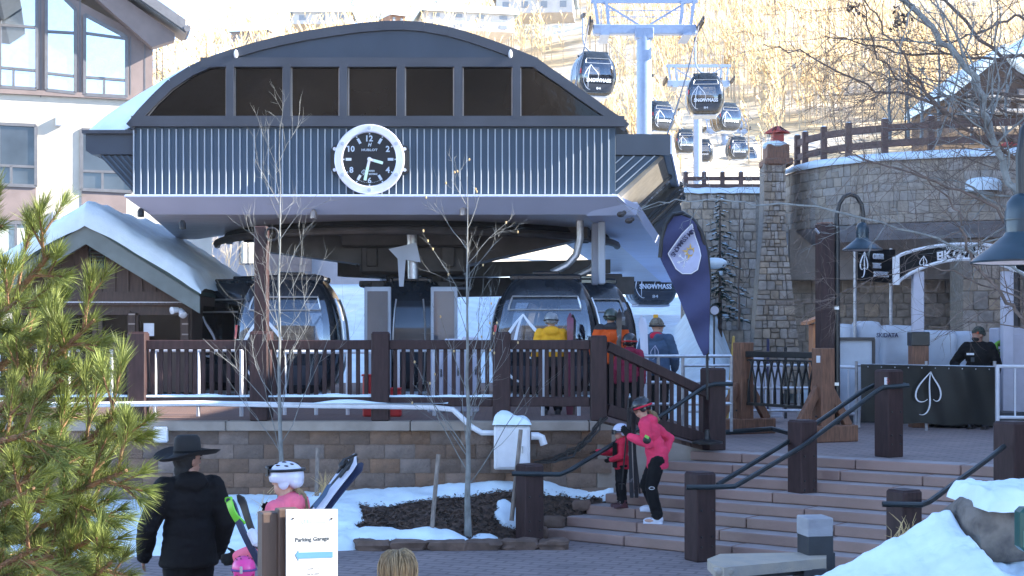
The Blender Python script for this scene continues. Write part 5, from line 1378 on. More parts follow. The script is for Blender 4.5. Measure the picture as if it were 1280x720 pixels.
obj('post', MB().box((X_(1031.5, GL), GL + .02, (Z_(280, GL)) / 2), (.235, .235, Z_(280, GL)), RZ(12), bev=.012), m_brown, bp_); obj('post_cap', MB().box((X_(1031.5, GL), GL + .02, Z_(280, GL) + .01), (.20, .20, .03), RZ(12), bev=.01), m_brown2, bp_)
obj('bracket', MB().tube([V(1024, 292, GL - .1), V(1019, 286, GL - .1)], .02, 6), m_silver, bp_)
L2Y = 9.2
L2 = thing('street_lamp', 'large near lamp with a blue cone shade cut by the right picture edge', 'street lamp', (X_(1276, L2Y) + .9, L2Y, ZL), 'cone shaded plaza lamps')
c2 = V(1277, 329, L2Y); shade(c2, L2, 1.0)
top_ = c2 + Vector((0, 0, .43))
obj('pole', MB().tube([top_, top_ + Vector((-.005, 0, .25)), top_ + Vector((.02, 0, .42)), top_ + Vector((.10, 0, .55)), top_ + Vector((.28, 0, .64)), top_ + Vector((.5, 0, .6)), top_ + Vector((.68, 0, .42)), top_ + Vector((.74, 0, .1)), (c2.x + .74, L2Y, ZL)], .034, 10), m_black, L2)

# ------------------------------------------------------------------ timber stand with curved black bars
SG = thing('timber_barrier', 'reddish timber stand holding a panel of curved black iron bars', 'barrier', (4.2, 23.9, 0))
sA, sB = Vector((X_(929, 24.6), 24.6, 0)), Vector((X_(1029, 22.6), 22.6, 0)); sd = (sB - sA).normalized(); sn_ = Vector((sd.y, -sd.x, 0))
ang = math.degrees(math.atan2(sd.y, sd.x))
for p, zt2 in ((sA, Z_(428, 24.6)), (sB, Z_(435, 22.6))):
    obj('post', MB().box(p + Vector((0, 0, zt2 / 2 + .05)), (.26, .26, zt2 - .1), RZ(ang), bev=.012), m_brown2, SG)
    obj('foot', MB().box(p + Vector((0, 0, .13)), (.30, 1.15, .26), RZ(ang), bev=.015), m_brown2, SG)
    for s_ in (-1, 1): obj('brace', MB().bar(p + sn_ * (s_ * .48) + Vector((0, 0, .24)), p + sn_ * (s_ * .10) + Vector((0, 0, .85)), .10, .14, bev=.01), m_brown2, SG)
    b = MB()
    for z in (.4, .7): b.ell(p - Vector((0, 0, 0)) + sn_ * .135 + Vector((0, 0, z)), .02, nu=6, nv=4)
    obj('bolt', b, m_black, SG)
zt3, zb3 = 1.36, .52
q0, q1_ = sA + sd * .13, sB - sd * .13
fr_ = obj('iron_panel', MB().bar(q0 + Vector((0, 0, zt3)), q1_ + Vector((0, 0, zt3)), .10, .10, bev=.01).bar(q0 + Vector((0, 0, zt3 - .10)), q1_ + Vector((0, 0, zt3 - .10)), .03, .03).bar(q0 + Vector((0, 0, zb3)), q1_ + Vector((0, 0, zb3)), .05, .05), m_black, SG)
n_ = 10; W_ = (q1_ - q0).length
for i in range(n_ + 1):
    for s_ in (-1, 1):
        base = lerp(.04, W_ - .04, i / n_); pts = []
        for k in range(8):
            t = k / 7; x = base + s_ * .16 * max(0, t - .25) ** 1.6 * 1.5
            if 0.0 <= x <= W_: pts.append(q0 + sd * x + Vector((0, 0, lerp(zb3, zt3 - .1, t))) + sn_ * (.012 * s_))
        if len(pts) > 2: obj('iron_bar', MB().tube(pts, .018, 5), m_black, fr_)
tag(obj('ground_rail', MB().tube([V(895, 541, 23.6), V(965, 536, 24), V(1000, 545, 23)], .04, 8), m_rail, loc=V(940, 540, 23.6)), 'dark rail lying along the ground before the timber stand', 'rail')
sg = obj('notice', MB().box(sB + sn_ * .14 + sd * .06 + Vector((0, 0, 1.30)), (.085, .012, .11), RZ(ang)), m_white, SG)

# ------------------------------------------------------------------ banner barrier, pipe gate, attendant's things
BY = 25.4
m_ban = mat('black vinyl banner', (.010, .0115, .0115), .42, var=.3, scale=2, bump=.25, bscale=3.5, spec=.28)
BN = thing('banner_barrier', 'crowd barrier wrapped in a black banner with a white leaf emblem', 'barrier', (X_(1160, BY), BY, 0))
bx0, bx1, bz0, bz1 = X_(1075, BY), X_(1243, BY), Z_(528, BY), Z_(455, BY)
b = MB().grid(lambda u, v: (lerp(bx0, bx1, u), BY - .04 - .035 * math.sin(u * 9 + 1) * math.sin(v * 2.2 + .3) - .01 * math.sin(u * 31 + v * 4), lerp(bz0, bz1, v) - .05 * u * (1) + .012 * math.sin(u * 17) * (v < .5)), 60, 16)
obj('banner', b, m_ban, BN, smooth=180)
leaf('leaf_emblem', Vector((X_(1158, BY), BY - .115, Z_(492, BY))), .44, .78, (1, 0, 0), (0, 0, 1), .014, m_white, BN)
for x in (bx0 - .05, (bx0 + bx1) / 2, bx1 + .02): obj('frame_post', MB().tube([(x, BY + .05, 0), (x, BY + .05, bz1 + .05)], .03, 8), m_silver, BN)
obj('frame_rail', MB().tube([(bx0 - .05, BY + .05, bz1 - .02), (bx1, BY + .05, bz1 - .06)], .026, 8), m_silver, BN)
b = MB()
for i in range(10): b.ell((lerp(bx0, bx1, (i + .5) / 10), BY - .085, bz1 - .045 - .05 * (i + .5) / 10), .012, nu=6, nv=4)
obj('grommet', b, m_silver, BN)
GT = thing('pipe_barrier', 'white pipe crowd barrier right of the black banner', 'barrier', (X_(1262, 24.6), 24.6, 0), 'white crowd barriers')
def crowd(t, xa, xb, Y, z1, m=m_white, nb=4):
    obj('frame', MB().tube([(xa, Y, 0.02), (xa, Y, z1)], .034, 8).tube([(xa, Y, z1 - .03), (xb, Y, z1 - .05)], .03, 8).tube([(xa, Y, .28), (xb, Y, .26)], .028, 8).tube([(xb, Y, 0.02), (xb, Y, z1)], .034, 8), m, t)
    for i in range(1, nb): x = lerp(xa, xb, i / nb); obj('bar', MB().tube([(x, Y, .27), (x, Y, z1 - .04)], .016, 6), m, t)
crowd(GT, X_(1247, 24.6), X_(1400, 24.6), 24.6, 1.18, nb=7)
G2 = thing('pipe_barrier', 'white pipe crowd barrier between the lamp pole and the black banner', 'barrier', (X_(1060, 26), 26, 0), 'white crowd barriers')
crowd(G2, X_(1048, 26), X_(1073, 26), 26, 1.15, nb=2)
m_tarp = mat('pale grey tarpaulin', (.48, .52, .58), .5, var=.1, scale=2, bump=.5, bscale=4)
def cover(px0, px1, py, Y, d, label, seed, zb=.75):
    xa, xb, zt4 = X_(px0, Y), X_(px1, Y), Z_(py, Y); w_ = xb - xa; n0 = Vector((seed * 3.1, 0, 0))
    t = thing('covered_rack', label, 'covered rack', ((xa + xb) / 2, Y, 0), 'racks under pale tarpaulins')
    b = MB(); nu, nv = 36, 18; hgt = zt4 - zb
    prof_ = []
    for j in range(nv + 1):
        v = j / nv
        for i in range(nu):
            a = 2 * math.pi * i / nu; c, s_ = math.cos(a), math.sin(a); k = (abs(c) ** 8 + abs(s_) ** 8) ** (-1 / 8)
            shr = 1.0 if v < .75 else math.sqrt(max(.0, 1 - ((v - .75) / .25) ** 2 * .85))
            z = zb + hgt * min(1, v / .9 if v < .9 else 1.0)
            if v > .9: shr *= (1 - v) / .1 * .9 + .02
            p = Vector((xa + w_ / 2 + c * k * w_ / 2 * shr, Y + s_ * k * d / 2 * shr, z))
            q = p * 2.6 + n0; p += Vector((c, s_, .6 if v > .7 else 0)) * .05 * noise.noise(q) + Vector((c, s_, 0)) * .022 * noise.noise(Vector((q.x * 3, q.y * 3, q.z * .8)))
            b.v.append(p)
    for j in range(nv):
        for i in range(nu): q = j * nu + i; b.f.append((q, j * nu + (i + 1) % nu, (j + 1) * nu + (i + 1) % nu, q + nu))
    obj('tarpaulin', b, m_tarp, t, smooth=180)
    for s_ in (-1, 1): obj('leg', MB().box((xa + w_ / 2 + s_ * w_ * .42, Y, zb / 2 + .05), (.06, d * .8, zb + .1)), m_steel, t)
    return t
cover(1044, 1067, 405, 28.0, .8, 'first covered rack, narrow, just right of the timber post', 1)
cover(1066, 1097, 402, 28.2, .8, 'second covered rack, hanging over a dark framed board', 2)
t3 = cover(1094, 1139, 407, 28.1, .9, 'third covered rack, printed with dark letters', 3, .6)
cover(1137, 1152, 414, 28.6, .8, 'narrow covered rack behind the near arch column', 6)
cover(1150, 1190, 413, 28.2, .9, 'covered rack behind the dark stub post and column', 4, .6)
cover(1184, 1222, 414, 28.3, .9, 'covered rack nearest the attendant', 5, .6)
text('lettering', 'SKIDATA', .42, .085, Vector((X_(1109, 27.6), 27.58, Z_(419, 27.6))), (1, 0, 0), (0, 0, 1), m_navy, t3, ext=.004, bold=.02)
fb = thing('framed_board', 'dark framed white board leaning below the covered racks', 'board', (X_(1070, 26.8), 26.8, 0))
obj('board', MB().box((X_(1069, 26.8), 26.8, .95), (.66, .04, 1.3)), m_tarp, fb); obj('frame', MB().bar((X_(1046, 26.76), 26.76, 1.62), (X_(1093, 26.76), 26.76, 1.62), .06, .06).bar((X_(1047, 26.76), 26.76, .1), (X_(1047, 26.76), 26.76, 1.62), .05, .05).bar((X_(1092, 26.76), 26.76, .1), (X_(1092, 26.76), 26.76, 1.62), .05, .05), m_steel, fb)
sp_ = thing('stub_post', 'dark capped timber stub post in front of the arch column', 'post', (X_(1148, 26.4), 26.4, 0))
obj('post', MB().box((X_(1148, 26.4), 26.4, .8), (.30, .30, 1.6), bev=.01), m_brown2, sp_); obj('cap', MB().box((X_(1148, 26.4), 26.4, 1.62), (.33, .33, .26), bev=.015), m_black, sp_)
gc = cabinet(1262, 0, 27.2, .62, .5, 1.78, m_lav, 'tall grey control cabinet with a green sticker behind the attendant', ZU + .05)
gx, gz = X_(1252, 26.9), Z_(436, 26.9); m_green = mat('lime sticker', (.22, .55, .08), .5)
obj('sticker', MB().lathe([(.001, .01), (.16, .01), (.16, 0)], (gx, 26.93, gz), MC, 24).box((gx, 26.925, gz - .02), (.14, .01, .24)), m_green, gc); obj('sticker_label', MB().box((gx, 26.915, gz + .02), (.11, .006, .05)).box((gx, 26.915, gz - .04), (.08, .006, .02)), m_white, gc)
# dark gear on the ground behind the banner
for i, (px, Y, s_) in enumerate(((1170, 26.6, .22), (1190, 26.3, .2), (1215, 26.7, .26), (1235, 26.5, .2), (1262, 26.2, .2))):
    tag(obj('ground_bag', rock((X_(px, Y), Y, s_ * .75), (s_ * 1.6, s_, s_ * .75), 60 + i), m_black, loc=(X_(px, Y), Y, 0), smooth=50), ('dark gear bag lying under the banner, directly right of its leaf emblem', 'dark gear bag lying under the banner, second from the leaf emblem', 'dark gear bag at the feet of the attendant behind the banner', 'dark gear bag by the right end of the black banner', 'dark gear bag in front of the grey control cabinet')[i], 'bag', 'dark gear bags under the banner')

# ------------------------------------------------------------------ signs
m_signb = mat('black sign face', (.007, .0075, .009), .6, var=.1, spec=.2)
CS = thing('direction_sign', 'black square sign listing coaster, tubing and sightseeing on two poles', 'sign', (X_(1095, 27.4), 27.4, 0))
sy_ = 27.4
obj('board', MB().prism([V(1072, 311, sy_), V(1119, 312, sy_ + .5), V(1119, 354, sy_ + .5), V(1072, 351, sy_)], (0.02, .06, 0)), m_signb, CS)
sxd = (V(1119, 333, sy_ + .5) - V(1072, 331, sy_)).normalized()
for i, (wd, y) in enumerate((('COASTER', 320.5), ('TUBING', 332), ('SIGHTSEEING', 343))):
    wpx = {'COASTER': 18, 'TUBING': 14, 'SIGHTSEEING': 25}[wd]
    text('lettering', wd, wpx / F * sy_, .105, V(1089 + wpx / 2, y, sy_ + .14), sxd, (0, 0, 1), m_white, CS, ext=.012, bold=.0)
leaf('leaf_emblem', V(1080, 331, sy_ - .0), .19, .50, sxd, (0, 0, 1), .012, m_white, CS, up=(0, -1, 0))
for px, Y in ((1070, sy_ + .02), (1115, sy_ + .5)): obj('sign_pole', MB().tube([(X_(px, Y), Y + .08, 0), (X_(px, Y), Y + .08, Z_(310, Y))], .032, 8), m_silver, CS)
AS = thing('arched_sign', 'black arched gondola sign with a white rim on pale columns', 'sign', (X_(1200, 26.6), 26.6, 0))
ay = 26.6
def arc(t, low=0):   # across the sign
    px = lerp(1120, 1300, t); k = math.sin(math.pi * min(1, max(0, t)) ** .95)
    return (px, (355 - 31 * k ** .8 - 0 * t) if low else (322 - 17 * k ** .75))
up_ = [arc(i / 24) for i in range(25)]; lo_ = [arc(i / 24, 1) for i in range(25)]
b = MB()
for d in (0, .22):
    for (a, c) in up_ + lo_: b.v.append(V(a, c, ay) + Vector((0, d, 0)))
for i in range(24): b.f += [(i, 25 + i, 26 + i, i + 1), (50 + i, 51 + i, 76 + i, 75 + i), (i, i + 1, 51 + i, 50 + i), (25 + i, 75 + i, 76 + i, 26 + i)]
b.f += [(0, 50, 75, 25), (24, 49, 99, 74)]
obj('board', b, m_signb, AS)
for q, dn in ((up_, 0), (lo_, 0)): obj('rim', MB().tube([V(a, c, ay - .02) for a, c in q], .034, 6), m_white, AS)
obj('rim', MB().bar(V(1120, 321, ay - .03), V(1120, 356, ay - .03), .10, .12, up=(0, 1, 0)), m_white, AS)
leaf('leaf_emblem', V(1154, 328, ay - .03), .13, .24, (1, 0, .12), (0, 0, 1), .008, m_white, AS)
leaf('leaf_emblem', V(1266, 336, ay - .03), .13, .24, (1, 0, -.25), (0, 0, 1), .008, m_white, AS)
def on_arc(s, px0, px1, dy, hgt, bold=.03):
    for i, ch in enumerate(s):
        if ch == ' ': continue
        t0 = (lerp(px0, px1, (i + .5) / len(s)) - 1120) / 180; a, c = arc(t0); a2, c2_ = arc(t0 + .02); a3, c3 = arc(t0, 1)
        sl = (c - c2_) / (a2 - a); text('lettering', ch, None, hgt, V(a, lerp(c, c3, dy), ay - .012), (1, 0, sl * .8), (-sl * .3, 0, 1), m_white, AS, ext=.012, bold=bold)
on_arc('WELCOME TO SNOWMASS', 1184, 1244, .24, .055, .01); on_arc('ELK CAMP GONDOLA', 1172, 1256, .62, .155)
for px in (1149, 1261): obj('column', MB().box((X_(px, ay), ay + .1, Z_(338, ay) / 2), (.20, .16, Z_(340, ay)), bev=.01), m_lav, AS)

# parking sign on a dark timber post
m_psign = mat('white sign sheet', (.42, .42, .41), .7, var=.02, spec=.1); m_arrow = mat('light blue print', (.06, .17, .31), .5, var=.03); m_grey = mat('grey print', (.03, .04, .05), .6); m_pale = mat('faint blue print', (.25, .32, .36), .6)
PY2 = 8.0; PS = thing('parking_sign', 'white parking garage sign with a blue arrow on a dark timber post', 'sign', (X_(355, PY2), PY2, ZL))
pa, pb = V(358, 636, PY2 - .02), V(423, 641, PY2 + .10); px_d = (pb - pa).normalized(); pxd = Vector((px_d.x, px_d.y, 0)).normalized(); pn = Vector((pxd.y, -pxd.x, 0))
W2, H2 = .295, .42
c0 = V(358, 637, PY2 - .02); ctr = c0 + pxd * (W2 / 2) + Vector((0, 0, -H2 / 2))
obj('panel', MB().prism([c0, c0 + pxd * W2 - Vector((0, 0, .012)), c0 + pxd * W2 - Vector((0, 0, H2)), c0 - Vector((0, 0, H2))], pn * -.018), m_psign, PS)
obj('post', MB().box((X_(341, PY2 + .08), PY2 + .10, (Z_(643, PY2) + ZL) / 2 - .0), (.155, .13, Z_(641, PY2) - ZL), RZ(22), bev=.008), m_darkwood, PS)
obj('backer', MB().box((X_(357, PY2 + .1) + .01, PY2 + .09, (Z_(638, PY2) + ZL) / 2), (.12, .10, Z_(637, PY2) - ZL), RZ(22), bev=.006), m_darkwood, PS)
fr0 = lambda u, v: c0 + pxd * (W2 * u) - Vector((0, 0, H2 * v)) + pn * .0
text('lettering', 'Parking Garage', W2 * .66, None, fr0(.50, .415), pxd, (0, 0, 1), m_grey, PS, ext=.002, bold=.02)
ar = [(.17, .605), (.235, .545), (.235, .575), (.90, .59), (.90, .67), (.235, .655), (.235, .685)]
obj('arrow', MB().prism([fr0(u, v) for u, v in ar], pn * .003), m_arrow, PS)
text('small_print', 'Levels 1 - 3', W2 * .22, None, fr0(.52, .80), pxd, (0, 0, 1), m_grey, PS, ext=.001); text('small_print', 'Pay by plate', W2 * .24, None, fr0(.52, .875), pxd, (0, 0, 1), m_grey, PS, ext=.001)
obj('header_print', MB().prism([fr0(u, v) for u, v in ((.40, .14), (.78, .15), (.78, .20), (.40, .19))], pn * .002), m_pale, PS)
for u, v in ((.13, .12), (.88, .15)): obj('screw', MB().ell(fr0(u, v) + pn * .003, .006, nu=8, nv=5), m_steel, PS)
obj('header_mark', MB().tube([fr0(.33 + .03 * math.cos(R(a)), .17 + .03 * math.sin(R(a))) for a in range(0, 361, 40)], .002, 4), m_pale, PS)

# ------------------------------------------------------------------ bench, boulder, green bin
BE = thing('stone_bench', 'pale stone slab bench on dark steel legs in front of the steps', 'bench', (X_(960, 14.8), 14.8, ZL))
m_slab = mat('pale sawn stone', (.46, .39, .30), .8, var=.2, scale=5, bump=.5, bscale=25, col2=(.38, .34, .29)); m_darkst = mat('charcoal steel', (.035, .038, .042), .45, var=.2)
zb_ = -.62
pts = [V(884, 685, 14.6), V(892, 694, 14.2), V(905, 698, 14.05), V(1033, 688, 14.65), V(1033, 679, 15.1), V(900, 680, 14.95)]
pts = [Vector((p.x, p.y, zb_)) for p in pts]
b = MB().prism(pts, (0, 0, -.105)); obj('seat', b, m_slab, BE)
for px, Y in ((918, 14.4), (1012, 14.75)): obj('leg', MB().box((X_(px, Y), Y, (ZL + zb_ - .1) / 2 - .02), (.25, .38, zb_ - .1 - ZL + .04), RZ(6), bev=.008), m_darkst, BE)
obj('apron', MB().bar((X_(920, 14.5), 14.5, zb_ - .14), (X_(1010, 14.8), 14.8, zb_ - .14), .2, .06), m_darkst, BE)
obj('end_block', MB().box((X_(1019, 15.0), 15.0, -.62), (.28, .3, .5), RZ(10), bev=.008).box((X_(1026, 15.0), 15.02, -.85), (.20, .3, .5), RZ(10)), m_darkst, BE)
obj('end_cap', MB().box((X_(1018.5, 15.0), 15.0, -.335), (.285, .31, .20), RZ(10), bev=.012), m_pconc, BE)
obj('edge_chip', rock((X_(905, 14.1), 14.12, zb_ - .05), (.10, .05, .04), 77), m_slab, BE)
m_bould = mat('grey brown boulder', (.20, .17, .145), .9, scale=5, col2=(.085, .075, .07), contrast=(.38, .62), bump=1.0, bscale=14, detail=9)
BO = thing('boulder', 'grey weathered boulder with a cap of snow in the snow mound', 'boulder', (X_(1245, 12.2), 12.2, .1))
def boul(u, v):
    pass
bl_ = rock((X_(1256, 12.2), 12.35, Z_(660, 12.2)), (.40, .40, .27), 5, 5, .24)
obj('rock', bl_, m_bould, BO, smooth=60)
def bsn(u, v):
    x = lerp(X_(1214, 12.2), X_(1330, 12.2), u); y = lerp(11.75, 12.9, v); e = min(1, u * 9) ** .6 * min(1, max(0, v) * 5) ** .5
    return (x, y, Z_(633, 12.2) + (.16 + .05 * noise.noise(Vector((x * 4, y * 3, 0))) + .025 * noise.noise(Vector((x * 14, y * 9, 0)))) * e + .02 * noise.noise(Vector((x * 7, 0, 9))))
obj('snow_cap', MB().grid(bsn, 60, 30), m_snow2, BO, smooth=180)
GB = thing('green_box', 'edge of a dark green sign box at the far right margin by the boulder', 'sign', (X_(1284, 9.6), 9.6, -.2))
m_dgreen = mat('dark green enamel', (.008, .07, .06), .35, var=.1); m_mint = mat('mint panel', (.10, .42, .32), .4, var=.1)
obj('case', MB().box((X_(1291, 9.6), 9.6, Z_(661, 9.6)), (.21, .16, .29), bev=.03), m_dgreen, GB); obj('panel', MB().box((X_(1291, 9.6), 9.51, Z_(672, 9.6)), (.18, .02, .12), bev=.006), m_mint, GB)
obj('stake', MB().box((X_(1291, 9.6), 9.62, -.4), (.05, .05, .9)), m_black, GB)

# snowmaking lamp head, small gauge and hut-like stand by the spruce
SL = thing('snow_capped_lamp', 'lamp post with a white snow cap beside the small spruce', 'lamp', (X_(884, 33), 33, .2))
obj('pole', MB().tube([(X_(884, 33), 33, .2), (X_(884, 33), 33, Z_(332, 33))], .05, 8), m_steel, SL); obj('head', MB().box((X_(893, 33), 33, Z_(331, 33)), (.42, .3, .08), bev=.02), m_steel, SL); obj('snow_cap', MB().ell((X_(893, 33), 33, Z_(329, 33)), (.30, .22, .13)), m_snow, SL)
cg = V(893, 388, 30); gg = thing('round_gauge', 'small round dial on a thin pole right of the feather flag', 'gauge', (cg.x, 30, .2))
obj('face', MB().lathe([(.001, .03), (.09, .03), (.09, 0), (.001, 0)], cg, MC, 20), m_lav, gg); obj('rim', MB().tube([cg + Vector((.10 * math.cos(R(a)), -.02, .10 * math.sin(R(a)))) for a in range(0, 361, 20)], .016, 6), m_black, gg); obj('pole', MB().tube([(cg.x, 30.05, .2), (cg.x, 30.05, cg.z - .08)], .02, 6), m_black, gg)
def ski(c0_, c1_, w_, m, par, up=(0, -1, 0), tip=.10, name='ski'):
    """ski from tail c0 to tip c1 with an upturned tip"""
    a, c = Vector(c0_), Vector(c1_); d = (c - a); L = d.length; d.normalize(); u = Vector(up); x = u.cross(d).normalized(); u = d.cross(x)
    b = MB(); k = 16
    for i in range(k + 1):
        t = i / k; wd = w_ * (1.0 - .28 * math.sin(math.pi * t)) * (math.sqrt(max(.02, 1 - ((t - .9) / .1) ** 2)) if t > .9 else (1 if t > .03 else .75)); up_o = tip * max(0, (t - .84) / .16) ** 2 + .03 * math.sin(math.pi * t)
        p = a + d * (L * t) + u * up_o
        for s_, h in ((-1, 0), (1, 0), (1, .014), (-1, .014)): b.v.append(p + x * s_ * wd / 2 + u * h)
    for i in range(k):
        for j in range(4): q = i * 4; b.f.append((q + j, q + (j + 1) % 4, q + 4 + (j + 1) % 4, q + 4 + j))
    b.f += [(3, 2, 1, 0), tuple(k * 4 + j for j in range(4))]
    return obj(name, b, m, par)
m_skib = mat('dark ski topsheet', (.03, .03, .035), .3, var=.4, scale=9, col2=(.25, .24, .26), contrast=(.6, .7), coat=.4)
m_skip = mat('plum ski topsheet', (.14, .02, .05), .3, var=.3, coat=.4); m_skiy = mat('yellow bamboo', (.5, .33, .08), .5)
for px, Y, h, lab, m_ in ((917, 27, 1.55, 'thin yellow bamboo pole leaning near the pipe rail', m_skiy), (960, 27.5, 1.5, 'upright blue ski stuck by the timber stand', m_navy), (982, 27.5, 1.35, 'dark post just left of the tall lamp post', m_black)):
    x = X_(px, Y); tag(obj('snow_stake' if px != 960 else 'ski', MB().tube([(x - (.12 if px == 917 else 0), Y, .1), (x, Y, .1 + h)], .028, 7).ell((x, Y, .1 + h), .03, nu=7, nv=4), m_, loc=(x, Y, .1)), lab, 'stake' if px != 960 else 'ski')
cabinet(967, 0, 28, .30, .3, 1.05, m_lav, 'small grey bin between the stone pillar and the stand', .1, 'bin', 'grey_bin')
cabinet(945, 0, 30, .28, .3, 1.0, m_lav, 'small grey box at the foot of the stone pillar', .3, 'bin', 'grey_bin')
m_ored = mat('orange cedar board', (.45, .18, .07), .6, var=.15, scale=4)
ob = thing('cedar_kiosk', 'orange cedar kiosk edge just left of the tall brown post', 'kiosk', (X_(1022, 24.5), 24.5, 0))
obj('side', MB().box((X_(1021, 24.5), 24.5, 1.0), (.20, .4, 1.75), bev=.01), m_ored, ob); obj('top', MB().prism([V(1010, 402, 24.2), V(1030, 394, 24.2), V(1030, 398, 24.2), V(1010, 406, 24.2)], (0, .6, 0)), m_ored, ob)
# ------------------------------------------------------------------ plants
m_aspen = mat('pale aspen bark', (.58, .49, .35), .8, var=.12, scale=8)
m_twig = mat('golden bare twigs', (.62, .44, .21), .85, var=.2, scale=.3)
m_spruce = mat('spruce needles', (.035, .055, .035), .8, var=.35, scale=6)
m_bark = mat('grey brown bark', (.13, .10, .085), .9, var=.3, scale=10, bump=.6, bscale=30)
m_barkb = mat('smooth blue grey bark', (.20, .22, .22), .75, var=.25, scale=8, bump=.3, bscale=25)
m_sap = mat('young aspen bark', (.20, .205, .195), .75, var=.25, scale=14, stretch=(1, 1, .5))
rv = random.Random(12)
# far hillside wood: bare aspens, one mass
tb, wb_ = MB(), MB()
def strip(b, a, c, w0, w1, ax):
    d = Vector((ax, 0 if ax else 1, 0)).normalized(); b.add([a - d * w0, a + d * w0, c + d * w1, c - d * w1], [(0, 1, 2, 3)])
cnt = 0
while cnt < 5200:
    y = 118 + (rv.random() ** 1.25) * 290; px = rv.uniform(150, 1400); x = (px - 640) * y / F
    dens = noise.noise(Vector((x * .022, y * .03, 11))) + .55 * noise.noise(Vector((x * .07, y * .07, 2)))
    if px > 560 and px < 760 and 150 < y < 215: dens -= .35
    if dens < -.10: continue
    z = hill(x, y); h = rv.uniform(6.5, 11.5); cnt += 1
    if y > 250 + max(0, min(220, (x + 30) * 2.4)) + max(0, x + 30) * .4 + 8: continue
    lean = Vector((rv.uniform(-.25, .25), 0, h)); a = Vector((x, y, z - .2))
    for ang in (0, 1): 
        dd = .075 * rv.uniform(.7, 1.3)
        tb.add([a + Vector((-dd, 0, 0)), a + Vector((dd, 0, 0)), a + lean * .85 + Vector((dd * .4, 0, 0)), a + lean * .85 + Vector((-dd * .4, 0, 0))] if ang == 0 else
               [a + Vector((0, -dd, 0)), a + Vector((0, dd, 0)), a + lean * .85 + Vector((0, dd * .4, 0)), a + lean * .85 + Vector((0, -dd * .4, 0))], [(0, 1, 2, 3)])
    for k in range(15):
        t = rv.uniform(.25, .95); p = a + lean * t; L = h * rv.uniform(.14, .30) * (1.15 - .5 * t); an = rv.uniform(0, 6.3)
        q = p + Vector((math.cos(an) * L * .45, math.sin(an) * L * .45, L * .9)); s_ = Vector((math.sin(an) * .3 + .5, .5, 0)).normalized() * rv.uniform(.05, .16)
        wb_.add([p, q + s_, q - s_ + Vector((0, 0, -.2))], [(0, 1, 2)])
o = obj('far_aspen_wood', tb, m_aspen, smooth=0); o['kind'] = 'stuff'
o = obj('far_aspen_twigs', wb_, m_twig, smooth=0); o['kind'] = 'stuff'
def spruce(px, py, Y, h, w_, label, snow=False, group=None, nb=46, per=26, z=None):
    c = V(px, py, Y); t = thing('spruce_tree', label, 'spruce', c, group)
    obj('trunk', MB().tube([c + Vector((0, 0, -.3)), c + Vector((0, 0, h * .98))], [h * .018, h * .003], 6), m_bark, t)
    b = MB(); sn2 = MB(); rs_ = random.Random(int(px * 7 + py))
    for k in range(nb):
        f_ = (k + rs_.random()) / nb; zz = h * lerp(.06, .99, f_); L = w_ * (1 - f_) ** .85 * rs_.uniform(.65, 1.1) + .03 * h; an = k * 2.4 + rs_.uniform(-.4, .4)
        d = Vector((math.cos(an), math.sin(an), 0)); s_ = Vector((-d.y, d.x, 0)); p0 = c + Vector((0, 0, zz))
        for i in range(per):
            u = rs_.random() ** .8; p = p0 + d * (L * u) + Vector((0, 0, -L * .30 * u ** 1.5 + .05 * L)); ll = (.10 + .16 * (1 - u)) * L + .03 * h * .4; sd = rs_.choice((-1, 1))
            q = p + s_ * sd * ll * rs_.uniform(.4, 1) + d * ll * .7 + Vector((0, 0, -ll * rs_.uniform(.1, .6))); wv = Vector((0, 0, 1)).cross(q - p).normalized() * ll * .16
            b.add([p - wv, p + wv, q], [(0, 1, 2)])
            if snow and i % 13 == 0 and u > .35: sn2.ell(p + Vector((0, 0, .02)), (ll * .42, ll * .42, ll * .12), nu=7, nv=4)
    o = obj('foliage', b, m_spruce, t, smooth=0)
    if sn2.v: obj('snow_clump', sn2, m_snow, t)['kind'] = 'stuff'
    return t
spruce(900, 408, 40, 3.7, .95, 'young spruce with snow on its boughs beside the stone wall', True, nb=60, per=40)
GS = 'spruces on the hillside'
for px, py, Y, h, lab in ((258, 90, 180, 4.8, 'dark spruce standing above the roof snow left of the arch'), (240, 92, 170, 2.6, 'smaller spruce directly left of the dark one above the roof snow'), (270, 84, 190, 2.2, 'tiny spruce just right of the dark one above the roof snow'),
                          (203, 104, 150, 4.2, 'spruce by the eave of the lodge'), (545, 14, 215, 3.4, 'small spruce at the top edge left of the long pale house'), (440, 25, 220, 3.6, 'spruce on the ridge over the clock'), (196, 96, 165, 5.0, 'tall spruce half behind the lodge eave'),
                          (1132, 168, 60, 2.4, 'dark spruce behind the terrace fence among bare aspens'), (1240, 168, 66, 3.0, 'dark spruce by the mountain condo behind the fence'), (1200, 150, 90, 3.2, 'spruce up the slope left of the mountain condo')):
    spruce(px, py, Y, h, h * .22, lab, False, GS, 26, 20)
